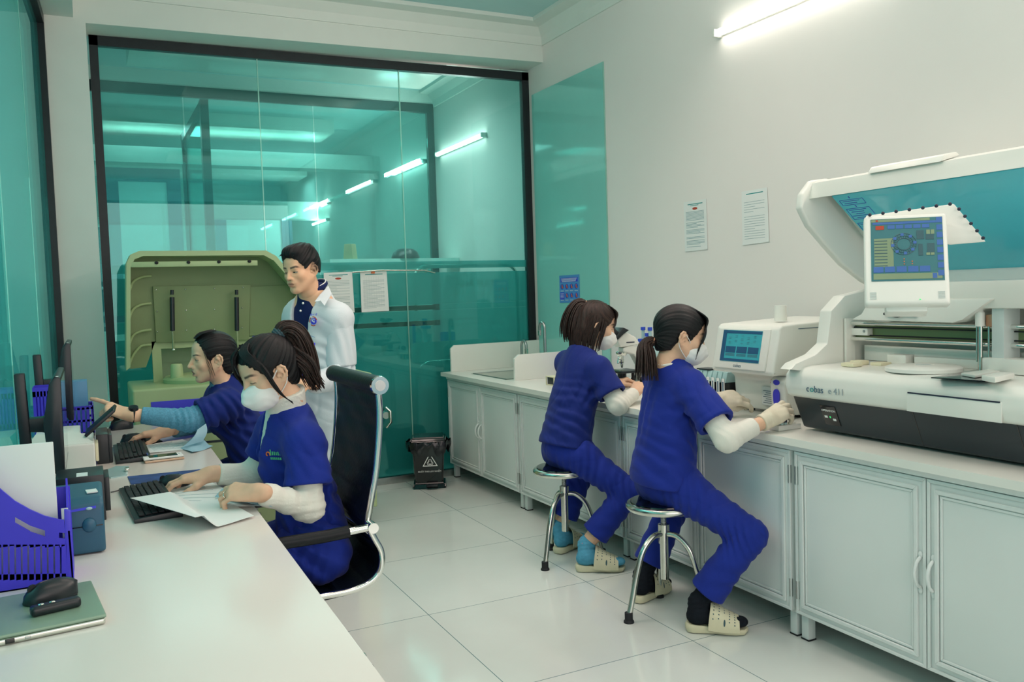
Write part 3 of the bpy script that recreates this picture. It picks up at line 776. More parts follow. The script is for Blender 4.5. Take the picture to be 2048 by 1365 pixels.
# ---- screw stools
def stool(cx, cy, angs, label):
    r = thing('screw_stool', label, 'stool', (cx, cy, 0), 'round steel screw stools')
    b = MB(); b.lathe([(0.13, 0.452), (0.152, 0.454), (0.158, 0.462), (0.158, 0.472), (0.152, 0.480), (0.140, 0.483)], (cx, cy, 0), n=40); b.build('seat', M['steel'], r)
    b = MB(); b.lathe([(0.14, 0.482), (0.138, 0.488), (0.05, 0.490)], (cx, cy, 0), n=40); b.build('seat_pad', M['black_gloss'], r)
    b = MB()
    z = 0.30
    pts = []
    b.tube([(cx, cy, 0.33 + k * .0018) for k in range(70)], [0.0125 if k % 4 < 2 else 0.0095 for k in range(70)], 14); b.build('screw', M['steel_dull'], r)
    b = MB(); b.lathe([(0.018, 0.15), (0.018, 0.35), (0.024, 0.352), (0.024, 0.385), (0.018, 0.388)], (cx, cy, 0), n=24); b.build('hub', M['steel'], r)
    for a in angs:
        u = Vector((math.cos(a), math.sin(a), 0))
        c = Vector((cx, cy, 0))
        p = smooth_path([c + u * 0.018 + Vector((0, 0, .345)), c + u * 0.06 + Vector((0, 0, .338)), c + u * 0.11 + Vector((0, 0, .29)), c + u * 0.145 + Vector((0, 0, .20)), c + u * 0.17 + Vector((0, 0, .10)), c + u * 0.192 + Vector((0, 0, .02))], 6)
        b = MB(); b.tube(p, 0.0125, 14); lg = b.build('leg', M['steel'], r)
        b = MB(); b.lathe([(0.022, 0.0), (0.021, 0.008), (0.017, 0.012), (0.017, 0.042), (0.014, 0.044)], c + u * 0.192, n=20); b.build('rubber_foot', M['black_rubber'], lg)
    return r
stool(2.14, 2.935, (math.radians(182), math.radians(62), math.radians(-57)), 'round steel stool nearer the camera, under the gloved woman')
stool(2.145, 3.79, (math.radians(207), math.radians(85), math.radians(-20)), 'round steel stool farther back, under the short-haired woman')
stool(0.66, 4.12, (math.radians(200), math.radians(80), math.radians(-40)), 'round steel stool under the pointing woman at the desk')
# ================================================================== large analyzer on the worktop
def big_analyzer():
    Y0, Y1 = 1.32, 2.55                       # right (near) and left (far) ends
    X0 = 2.475
    r = thing('immunoassay_analyzer', 'large white analyzer with raised blue-windowed lid and dark base', 'analyzer', (2.8, 1.95, CT))
    # dark base, sloping in towards its foot
    b = MB()
    b.prism([(X0 + .012, Y0, 0.945), (X0 + .07, Y0, 0.812), (3.12, Y0, 0.812), (3.12, Y0, 0.945)], (0, Y1 - Y0 - .01, 0), bev=0.012, seg=3)
    base = b.build('base', M['machine_black'], r)
    b = MB()
    for yy in (1.62, 1.985):
        b.prism([(X0 + .0105, yy, 0.945), (X0 + .0685, yy, 0.815), (X0 + .075, yy, 0.815), (X0 + .02, yy, 0.945)], (0, 0.003, 0))
    b.build('panel_gap', M['black_gloss'], base)
    b = MB()
    for yy in (1.42, 2.42):
        for xx in (2.62, 3.05): b.cyl((xx, yy, CT), (xx, yy, .815), 0.02)
    b.build('foot', M['black_rubber'], base)
    # recessed operation panel
    sl = Vector((X0 + .07, 0, 0.812)) - Vector((X0 + .012, 0, 0.945)); up = -sl.normalized()
    def onbase(py, pz):   # point on the sloping front
        t = (0.945 - pz) / 0.133
        return Vector((X0 + .012 + .058 * t, py, pz))
    PM = basis(onbase(2.37, 0.880), (0, -1, 0), up)
    b = MB(PM); b.box((0, 0, 0.0), (0.075, 0.085, 0.006), bev=.003); op = b.build('operation_panel', M['black_gloss'], base)
    text('lettering', 'OPERATION', 0.012, PM @ Matrix.Translation((0, .022, .0035)), M['ink_white'], op, .0004)
    b = MB(PM)
    b.box((-.02, -.005, .0035), (.014, .009, .002)); b.box((.018, -.015, .0035), (.014, .009, .002)); b.build('status_key', M['ink_white'], op)
    b = MB(PM); b.box((0.0, -.005, .0035), (.005, .008, .002)); b.build('status_light', mat('green_light', lin(60, 220, 120), 0.4, emit=0.6), op)
    # white front shell, bowed, with a deck behind it
    b = MB()
    prof = [(X0 + .02, 0.938), (X0 - .004, 0.948), (X0 - .016, 0.985), (X0 - .012, 1.03), (X0 + .012, 1.058), (X0 + .05, 1.064), (3.14, 1.075), (3.14, 0.938)]
    b.prism([(x, Y0, z) for x, z in prof], (0, Y1 - Y0, 0), bev=0.012, seg=3)
    sh = b.build('front_shell', M['machine_white'], r, angle=50)
    fx = X0 - .0165
    b = MB(); b.prism([(fx - .001, 1.65, 0.945), (fx - .001, 1.985, 0.945), (fx - .001, 1.985, 1.008), (fx - .001, 1.65, 1.008)], (0.006, 0, 0), bev=.002); fl_ = b.build('front_flap', M['machine_white'], sh)
    b = MB(); b.span((fx - .0025, 1.655, 1.006), (fx + .001, 1.98, 1.0105)); b.build('flap_gap', M['ink_dark'], sh)
    LM = basis((fx - .0008, 2.435, 0.982), (0, -1, 0), (0, 0, 1))
    text('lettering', 'c', 0.036, LM, M['ink'], sh, .0006, 'LEFT')
    text('lettering', 'o', 0.036, LM @ Matrix.Translation((0.0185, 0, 0)), M['ink_teal'], sh, .0006, 'LEFT')
    text('lettering', 'bas', 0.036, LM @ Matrix.Translation((0.0385, 0, 0)), M['ink'], sh, .0006, 'LEFT')
    text('lettering', 'e 411', 0.034, LM @ Matrix.Translation((0.108, 0, 0)), mat('ink_grey', lin(150, 165, 170), 0.5), sh, .0006, 'LEFT')
    # end frame at the left, cut to its swept outline
    op_ = [(1663, 622), (1690, 592), (1760, 575), (1790, 700), (1790, 742), (1600, 742), (1581, 740), (1592, 728), (1632, 710), (1655, 688)]
    P = [at(*p, y=Y1 - .07) for p in op_]
    b = MB(); b.prism(P, (0, 0.06, 0), bev=.006); b.build('end_frame', M['machine_white'], r)
    # rear housing
    b = MB(); b.prism([(2.86, Y0, 1.07), (3.16, Y0, 1.07), (3.16, Y0, 1.42), (2.98, Y0, 1.42), (2.90, Y0, 1.33)], (0, Y1 - Y0 - .04, 0), bev=.01); rear = b.build('rear_housing', M['machine_white'], r)
    RX = 2.735
    za, zb = at(1760, 648, x=RX).z, at(1760, 680, x=RX).z
    ye = Y1 - .075
    b = MB(); b.span((RX + .035, Y0, zb + .004), (RX + .05, ye, za - .006)); b.build('rail_panel', M['beige_inner'], rear)
    b = MB(); b.span((RX + .06, Y0, 1.07), (RX + .08, ye - .02, zb - .028), bev=.003); b.build('inner_wall', M['machine_white'], rear)
    b = MB(); b.span((2.97, Y0, 1.345), (3.0, Y1 - .12, 1.352), bev=.002); b.span((2.985, Y0, 1.39), (3.0, Y1 - .12, 1.397), bev=.002); b.build('rear_ledge', M['machine_grey'], rear)
    for zz in (za, zb):
        b = MB(); b.cyl((RX, Y0, zz), (RX, ye, zz), 0.008, n=16); b.build('guide_rail', M['chrome'], r)
        b = MB(); b.span((RX + .012, Y0, zz - .019 if zz == za else zz + .012), (RX + .02, ye, zz - .014 if zz == za else zz + .017)); b.build('drive_belt', M['black_rubber'], r)
    b = MB(); q0, q1 = at(1690, 656, x=RX), at(1735, 672, x=RX); b.span((RX, q1.y, zb + .014), (RX + .03, ye, za - .020), bev=.003); gb = b.build('rail_block', M['machine_white'], r)
    b = MB()
    for px in (1697, 1728): q = at(px, 665, x=RX - .001); b.cyl((RX - .003, q.y, (za + zb) / 2), (RX + .002, q.y, (za + zb) / 2), 0.005, n=12)
    b.build('bolt', M['steel_dull'], gb)
    b = MB(); b.span((RX - .03, ye - .012, 1.066), (RX + .02, ye, za + .02), bev=.003); b.build('rail_post', M['machine_white'], r)
    # pipette head and its column
    PX = 2.70
    def py_(px): return at(px, 690, x=PX).y
    zp = at(1960, 625, x=PX).z; zq = at(1960, 653, x=PX).z
    b = MB(); b.cyl((PX, py_(1960), zq), (PX, py_(1960), zp), 0.015); b.lathe([(.013, 0), (.010, .008), (.005, .012)], (PX, py_(1960), zp)); pip = b.build('pipette_head', M['machine_white'], r)
    b = MB(); b.cyl((PX, py_(1961), 1.07), (PX, py_(1961), zq), 0.0075); b.cyl((PX + .01, py_(1950), 1.10), (PX + .01, py_(1950), zq), 0.003); b.build('probe_tube', M['steel'], pip)
    b = MB(); b.span((PX + .01, py_(1981), zq - .002), (PX + .03, py_(1967), zp - .008), bev=.004); b.build('copper_block', M['copper'], pip)
    b = MB(); b.cyl((PX + .015, py_(1972), 1.09), (PX + .015, py_(1972), zq), 0.004); b.build('steel_rod', M['steel'], pip)
    b = MB(); b.span((PX - .005, py_(2010), 1.10), (PX + .08, py_(1985), 1.30), bev=.003); b.build('column', M['machine_grey'], r)
    b = MB(); b.span((PX - .02, Y0, 1.068), (PX + .08, py_(1971), at(1990, 716, x=PX).z), bev=.006); b.build('column_foot', M['machine_white'], r)
    # reagent disk with its finger hole
    dc = Vector((2.625, 2.05, 1.066))
    b = MB(); b.lathe([(0.125, 0.0), (0.125, 0.012), (0.119, 0.017), (0.034, 0.022), (0.030, 0.019), (0.01, 0.019)], dc, n=48); dk = b.build('reagent_disk_cover', M['machine_white'], r)
    b = MB(); b.lathe([(0.027, 0.0205), (0.026, 0.0222), (0.015, 0.0222)], dc, n=24); b.build('finger_hole', M['machine_grey'], dk)
    for a0, a1, h in (((2.765, 1.93, 1.068), (2.785, 2.20, 1.10), .004), ((2.74, 2.215, 1.068), (2.785, 2.30, 1.105), .004)):
        b = MB(); b.span(a0, a1, bev=h); b.build('deck_wall', M['machine_white'], r)
    for a0, a1 in (((2.56, 2.30, 1.066), (2.61, 2.36, 1.080)), ((2.63, 2.33, 1.066), (2.68, 2.38, 1.083)), ((2.66, 2.26, 1.066), (2.72, 2.31, 1.078))):
        b = MB(); b.span(a0, a1, bev=.004); b.build('deck_block', M['cream_plastic'], r)
    b = MB(); b.prism([at(1862, 757, z=1.0665), at(1970, 738, z=1.0665), at(2034, 741, z=1.0665), at(1970, 764, z=1.0665)], (0, 0, .003)); b.build('rack_slot', M['black_gloss'], r)
    b = MB(); b.prism([at(1922, 752, z=1.07), at(1975, 745, z=1.07), at(2000, 748, z=1.07), at(1950, 757, z=1.07)], (0, 0, .010), bev=.003); b.build('rack_tray', M['machine_white'], r)
    b = MB(); b.prism([at(1963, 762, z=1.07), at(2000, 755, z=1.07), at(2030, 757, z=1.07), at(1990, 767, z=1.07)], (0, 0, .018), bev=.004); b.build('rack_clip', M['machine_white'], r)
    # hood carrying the monitor
    b = MB()
    hp = [(1700, 640), (1722, 628), (1735, 605), (1905, 598), (1985, 598), (1925, 640), (1905, 647)]
    P = [at(*p, x=2.665) for p in hp]
    b.prism(P, (0.34, 0, 0), bev=.008); hood = b.build('monitor_hood', M['machine_white'], r)
    b = MB(); qa, qb = at(2000, 618, x=2.68), at(2000, 560, x=2.68); b.span((2.68, Y0, qa.z), (3.0, 2.02, qb.z), bev=.01); b.build('upper_bridge', M['machine_white'], r)
    b = MB(); q0 = at(1768, 628, x=2.655); q1 = at(1795, 633, x=2.655); q2 = at(1812, 625, x=2.655); q3 = at(1830, 631, x=2.655)
    b.tube(smooth_path([q0, q1, q2, q3, q1 + Vector((0, -.01, .01))]), 0.005, 8); b.build('cable_plug', M['black_plastic'], hood)
    b = MB(); q0 = at(1772, 612, x=2.66); q1 = at(1800, 619, x=2.66); q2 = at(1832, 612, x=2.66)
    b.tube(smooth_path([q0, q1, q2]), 0.006, 8); b.build('cable', M['black_plastic'], hood)
    # lid, hinged at the back and standing open
    lid_p = [(3.0, 1.33), (2.86, 1.385), (2.74, 1.455), (2.65, 1.53), (2.56, 1.61), (2.515, 1.68), (2.525, 1.735), (2.58, 1.79), (2.66, 1.80), (2.72, 1.755), (3.08, 1.42), (3.08, 1.36)]
    b = MB(); b.prism([(x, 2.505, z) for x, z in lid_p], (0, 0.035, 0), bev=.01, seg=3); lid = b.build('lid', M['machine_white'], r, angle=50)
    b = MB()
    b.prism([(2.555, Y0, 1.715), (2.575, Y0, 1.778), (2.65, Y0, 1.795), (2.70, Y0, 1.765), (2.655, Y0, 1.735), (2.60, Y0, 1.725)], (0, 1.2, 0), bev=.006)
    b.prism([(2.70, Y0, 1.765), (3.08, Y0, 1.425), (3.08, Y0, 1.375), (3.05, Y0, 1.375)] + [(2.67, Y0, 1.745)], (0, 1.2, 0)); b.build('lid_shell', M['machine_white'], lid)
    b = MB(); b.prism([(2.56, 1.93, 1.775), (2.58, 1.93, 1.80), (2.64, 1.93, 1.812), (2.66, 1.93, 1.80)], (0, 0.30, 0), bev=.005); b.build('lid_grip', M['machine_white'], lid)
    wn = Vector((-.62, 0, -.78)); wu = Vector((3.04, 0, 1.385)) - Vector((2.64, 0, 1.735))
    w0, w1 = Vector((2.645, Y0 + .01, 1.733)), Vector((3.035, Y0 + .01, 1.39))
    b = MB(); b.prism([w0, w0 + Vector((0, 1.14, 0)), w0 + wu * .35 + Vector((0, 1.13, 0)), w1 + Vector((0, 1.06, 0)), w1], wn * 0.012, bev=.004); win = b.build('lid_window', M['teal_window'], lid)
    WM = basis(w0 + Vector((0, 1.06, 0)) + wu * .12 + wn * .0125, (0, -1, 0), -wu)
    b = MB(WM)
    for k, (yy, hh) in enumerate(((0.02, .028), (-0.045, .06), (-0.115, .035))):
        for e0, e1 in (((-.06, yy + hh / 2), (.05, yy + hh / 2)), ((-.06, yy - hh / 2), (.05, yy - hh / 2))): b.box(((e0[0] + e1[0]) / 2, e0[1], 0), (.11, .0016, .001))
        b.box((.05, yy, 0), (.0016, hh, .001)); b.box((-.06, yy, 0), (.0016, hh, .001))
        for j in range(int(hh / .012)): b.box((-.01 - .006 * (j % 2), yy + hh / 2 - .008 - j * .011, 0), (.08 - .02 * (j % 3), .0022, .001))
        b.box((-.005, yy + hh / 2 + .012, 0), (.004, .010, .001))
    b.build('printed_notes', M['blue_cap'], win)
    # monitor on the hood
    A = [at(1735, 437, d=2.66), at(1902, 420, d=2.58), at(1893, 612, d=2.50), at(1722, 605, d=2.58)]
    cc = sum(A, Vector()) / 4; U = ((A[1] - A[0]) + (A[2] - A[3])).normalized(); V = ((A[0] - A[3]) + (A[1] - A[2]))
    MM = basis(cc, U, V); wd, ht = (A[1] - A[0] + A[2] - A[3]).length / 2, V.length / 2
    b = MB(MM); b.box((0, 0, -.02), (wd, ht, 0.04), bev=.012, seg=3); mo = b.build('monitor', M['machine_white'], r)
    b = MB(MM); b.box((0.02, 0.05, -.055), (wd * .8, ht * .6, 0.05), bev=.015, seg=3); b.build('monitor_back', M['machine_white'], mo)
    sw, sh_ = wd * .86, ht * .70; so = Vector((0.003, 0.030, 0.0005))
    S = MM @ Matrix.Translation(so)
    b = MB(S); b.box((0, 0, 0), (sw, sh_, 0.003)); scr = b.build('screen', mat('screen_teal', lin(66, 116, 122), 0.2, var=.05, emit=0.10), mo)
    def sb(name, m, rects, z=.002):
        b = MB(S)
        for (u, v, w, h) in rects: b.box(((u - .5) * sw, (.5 - v) * sh_, z), (w * sw, h * sh_, .0008))
        b.build(name, m, scr)
    blue = mat('screen_blue', lin(66, 104, 168), 0.3, emit=0.08); cream = mat('screen_cream', lin(126, 146, 116), 0.3, emit=0.08)
    sb('title_bar', blue, [(.5, .075, .94, .035)]); sb('status_bar', cream, [(.42, .03, .82, .04), (.5, .93, .94, .09), (.18, .55, .27, .46)], .0018)
    sb('side_keys', blue, [(.955, .05 + .12 * k, .08, .085) for k in range(8)] + [(.87, .93, .06, .08)], .0022)
    sb('flow_arrows', blue, [(.29 + .12 * k, .14, .10, .06) for k in range(5)], .0022); sb('red_arrow', M['ink_red'], [(.13, .145, .12, .065), (.09, .03, .03, .03)], .0024)
    sb('foot_keys', blue, [(.1 + .16 * k, .82, .14, .09) for k in range(5)], .0022)
    mat('screen_dark', lin(60, 92, 100), 0.3, emit=0.08)
    for rc_ in [(.69, .28, .10, .14), (.82, .31, .11, .1), (.69, .52, .06, .18), (.83, .50, .10, .16)]: sb('rack_panel', M['screen_dark'], [rc_], .0024)
    sb('text_lines', M['screen_dark'], [(.14, .36 + .05 * k, .18, .012) for k in range(9)], .0024)
    sb('rack_counts', cream, [(.80, .24, .05, .07), (.86, .24, .05, .07), (.79, .59, .05, .04), (.85, .59, .05, .04)], .0028)
    sb('orange_marks', M['ink_orange'], [(.46, .70, .016, .014), (.46, .74, .016, .014), (.57, .70, .016, .014), (.57, .74, .016, .014), (.46, .66, .016, .014)], .0028)
    b = MB(S)
    for rr in (0.36, 0.28, 0.20): b.tube(arc(((.46 - .5) * sw, (.5 - .42) * sh_, .002), rr * .5 * sh_ * .95, 0, 2 * PI, 30, (1, 0, 0), (0, 1, 0)), .0012, 5)
    for k in range(24):
        a = 2 * PI * k / 24; c0 = Vector(((.46 - .5) * sw, (.5 - .42) * sh_, .002)); u = Vector((math.cos(a), math.sin(a), 0))
        b.tube([c0 + u * (.095 * sh_), c0 + u * (.17 * sh_)], .0008, 4)
    b.build('disk_diagram', M['screen_dark'], scr)
    b = MB(S)
    for k in range(0, 24, 3):
        a = 2 * PI * k / 24 + .13; b.box(((.46 - .5) * sw + math.cos(a) * .15 * sh_, (.5 - .42) * sh_ + math.sin(a) * .15 * sh_, .003), (.009, .009, .001))
    b.build('disk_cells', blue, scr)
    b = MB(MM)
    for k in range(6):
        for sx in (-1, 1): b.box((sx * wd * .40, -ht / 2 + .018 + .004 * k, .001), (.018, .0015, .002))
    b.build('speaker_slots', M['machine_grey'], mo)
    b = MB(MM); b.ball((0.035, -ht / 2 + .014, .001), .0022, n=8); b.build('power_light', M['green_light'], mo)
    b = MB(MM); b.box((0, -ht / 2 + .01, -.05), (wd * .5, .05, .05), bev=.008); b.build('monitor_foot', M['machine_white'], mo)
    # swung-up keyboard flap behind the monitor with its row of dark clips
    Fp = [at(1731, 432, d=2.72), at(1908, 408, d=2.62), at(1972, 484, d=2.60), at(1900, 490, d=2.64), at(1738, 450, d=2.70)]
    nrm = (Fp[1] - Fp[0]).cross(Fp[2] - Fp[1]).normalized()
    b = MB(); b.prism(Fp, nrm * -.012 if nrm.y < 0 else nrm * .012, bev=.004); fp = b.build('monitor_flap', M['machine_white'], mo)
    for (pa, pb, n) in (((1740, 428), (1900, 406), 7), ((1918, 416), (1966, 474), 5)):
        for k in range(n):
            t = k / (n - 1); a, c = at(*pa, d=2.66), at(*pb, d=2.59 if n == 7 else 2.585)
            if n == 5: a = at(*pa, d=2.61)
            b = MB(); b.ball(a.lerp(c, t) + Vector((-.004, -.003, -.004)), .0055, n=10); b.build('clip', M['ink_dark'], fp)
big_analyzer()

# ================================================================== compact analyzer with a touch screen
def small_analyzer():
    r = thing('blood_analyzer', 'compact white analyzer with a tilted touch screen beside the gloved woman', 'analyzer', (2.86, 2.95, CT))
    b = MB()
    # side outline: sloping screen head over a recessed working bay
    prof = [(2.735, 0.815), (2.725, 0.96), (2.70, .98), (2.66, .995), (2.60, .993), (2.592, 1.005), (2.632, 1.197), (2.65, 1.211), (3.12, 1.227), (3.13, 0.815)]
    b.prism([(x, 2.755, z) for x, z in prof], (0, 0.40, 0), bev=.012, seg=3); body = b.build('body', M['machine_white'], r, angle=45)
    b = MB()
    for yy in (2.80, 3.1):
        for xx in (2.78, 3.08): b.cyl((xx, yy, CT), (xx, yy, .818), 0.018)
    b.build('foot', M['black_rubber'], r)
    # right-hand pillar with the blue buttons
    b = MB(); b.prism([(2.735, 2.75, .815), (2.66, 2.75, .83), (2.652, 2.75, .965), (2.675, 2.75, .988), (2.74, 2.75, .99)], (0, 0.09, 0), bev=.010, seg=3); pil = b.build('button_pillar', M['machine_white'], r)
    sn = Vector((-1, 0, 0)); 
    b = MB(); pts = []
    for k in range(20):
        a = 2 * PI * k / 20; pts.append((2.6515, 2.797 + .019 * math.cos(a), .905 + (.028 if math.sin(a) > 0 else .05) * 1 * (abs(math.sin(a)) ** .8) * (1 if math.sin(a) > 0 else -1)))
    b.prism(pts, (-.004, 0, 0)); b.build('blue_touch_pad', M['blue_panel'], pil)
    b = MB(); b.prism([(2.6525, 2.797 + .018 * math.cos(a), .962 + .012 * math.sin(a)) for a in np.linspace(0, 2 * PI, 18)[:-1]], (-.004, 0, 0)); b.build('blue_button', M['blue_panel'], pil)
    # screen
    up = (Vector((2.632, 0, 1.222)) - Vector((2.592, 0, 1.03))); S = basis((2.611, 2.965, 1.101), (0, -1, 0), up)
    b = MB(S); b.box((0, 0, .002), (0.33, .185, .010), bev=.006, seg=3); bz = b.build('screen_bezel', M['machine_white'], r)
    b = MB(S); b.box((-.002, .012, .0075), (.252, .142, .003)); sc_ = b.build('screen', mat('screen_sky', lin(60, 158, 170), 0.2, emit=0.15), bz)
    def sb(name, m, rects, z=.0095):
        b = MB(S)
        for (u, v, w, h) in rects: b.box((-.002 + (u - .5) * .252, .012 + (.5 - v) * .142, z), (w * .252, h * .142, .0008))
        b.build(name, m, sc_)
    sb('side_bar', mat('screen_navy', lin(38, 84, 120), 0.3, emit=.1), [(.05, .5, .10, 1.0), (.55, .06, .9, .09), (.55, .95, .9, .08)])
    sb('result_panel', M['screen_navy'], [(.25, .62, .26, .20), (.54, .62, .26, .20), (.83, .62, .26, .20)])
    sb('result_rows', M['ink'], [(.25 + .29 * i, .755 + .03 * k, .24, .012) for i in range(3) for k in range(3)] + [(.2 + .16 * i, .17 + .05 * k, .06, .008) for i in range(5) for k in range(6) if (i + k) % 3])
    text('lettering', 'cobas', 0.022, S @ Matrix.Translation((-.01, -.076, .0075)), M['ink'], bz, .0004)
    # bay stickers
    b = MB(); b.span((2.722, 2.875, .842), (2.7265, 2.965, .925)); st = b.build('sticker', M['label_white'], body)
    b = MB()
    for k in range(7): b.span((2.7210, 2.885, .852 + .009 * k), (2.7222, 2.885 + .07 - .008 * (k % 3), .8545 + .009 * k))
    b.build('text_lines', M['ink'], st)
    for yy in (2.868, 2.90):
        b = MB(); b.prism([(2.7225, yy - .011, .945), (2.7225, yy + .011, .945), (2.7225, yy, .966)], (-.002, 0, 0)); b.build('warning_sticker', M['ink_orange'], body)
        b = MB(); b.prism([(2.7202, yy - .003, .948), (2.7202, yy + .003, .948), (2.7202, yy, .96)], (-.001, 0, 0)); b.build('warning_mark', M['ink_dark'], body)
    b = MB(); b.tube([(2.77, 2.95, .812), (2.72, 2.93, .812), (2.70, 2.90, .805)], .006, 8); b.build('cable', M['black_plastic'], r)
    b = MB(); b.span((2.74, 2.7535, 1.19), (3.1, 2.7565, 1.193)); b.build('top_seam', M['ink'], body)
    b = MB(); q = at(1561, 628, y=2.9); b.cyl((q.x, 2.9, 1.221), (q.x, 2.9, 1.29), 0.028, 0.026)
    tag(b.build('white_canister', M['machine_white']), 'white cylinder standing on top of the compact analyzer', 'canister')
small_analyzer()

# ---- open tube rack by the gloved hand
rk = thing('tube_rack', 'white sample rack at the left end of the large analyzer', 'rack', (2.50, 2.62, CT))
b = MB(); b.span((2.44, 2.565, CT), (2.56, 2.70, CT + .022), bev=.005); b.build('tray', M['machine_white'], rk)
b = MB(); b.span((2.4385, 2.62, CT + .006), (2.441, 2.64, CT + .015)); b.span((2.4385, 2.66, CT + .006), (2.441, 2.68, CT + .015)); b.build('blue_mark', M['blue_cap'], rk)
tube_g = None
for k, (x, y) in enumerate(((2.47, 2.58), (2.47, 2.60), (2.49, 2.58), (2.47, 2.625))):
    if k == 0:
        t = thing('sample_tube', 'clear sample tube with dark label standing in the white rack', 'tube', (x, y, CT + .022), 'sample tubes in the white rack')
        b = MB(); b.cyl((x, y, CT + .02), (x, y, CT + .075), .0065, n=14); b.build('tube', M['clear_plastic'], t)
        b = MB(); b.cyl((x, y, CT + .03), (x, y, CT + .055), .007, n=14); b.build('label', M['ink_dark'], t)
        tube_g = t
    else: copy_tree(tube_g, None, (x - 2.47, y - 2.58, 0))
# coaster-like blue lid on the worktop
q = at(1537, 857, z=CT)
b = MB(); b.lathe([(0.022, 0), (0.022, .004), (0.018, .008), (.004, .009)], (q.x, q.y, CT), n=24); tag(b.build('small_disc', M['teal_window']), 'small round teal disc lying on the worktop edge', 'disc')

# ---- reagent bottles in a clear-fronted row
q = at(1425, 770, z=CT)
bx, by = 2.75, 3.30
rb0 = None
names = ['reagent pack with white label nearest the compact analyzer', 'reagent pack second from the compact analyzer', 'reagent pack third from the compact analyzer', 'reagent pack fourth from the compact analyzer', 'reagent pack fifth from the compact analyzer', 'reagent pack at the end of the row by her shoulder']
for k in range(6):
    def off(dx): return dx
    y = 3.19 + k * .037
    t = thing('reagent_pack', names[k], 'reagent pack', (bx, y, CT), 'reagent packs in a row on the worktop')
    b = MB(); b.span((bx - .06, y - .0155, CT), (bx + .12, y + .0155, CT + .125), bev=.003); b.build('body', M['black_gloss'], t)
    b = MB(); b.prism([(bx - .06, y - .0155, CT + .125), (bx + .12, y - .0155, CT + .125), (bx + .09, y - .0155, CT + .175), (bx - .045, y - .0155, CT + .175)], (0, .031, 0), bev=.003); b.build('clear_shoulder', M['clear_plastic'], t)
    b = MB(); b.span((bx - .062, y - .010, CT + .065), (bx - .059, y + .010, CT + .145)); lb = b.build('label', M['label_white'], t)
    b = MB(); b.span((bx - .063, y - .004, CT + .075), (bx - .0615, y + .004, CT + .13)); b.build('lettering', M['ink'], lb)
b = MB(); b.span((bx - .05, 3.30, CT + .176), (bx + .02, 3.40, CT + .182), bev=.002); tag(b.build('black_pen', M['black_plastic']), 'flat black strip lying on top of the reagent packs', 'strip')

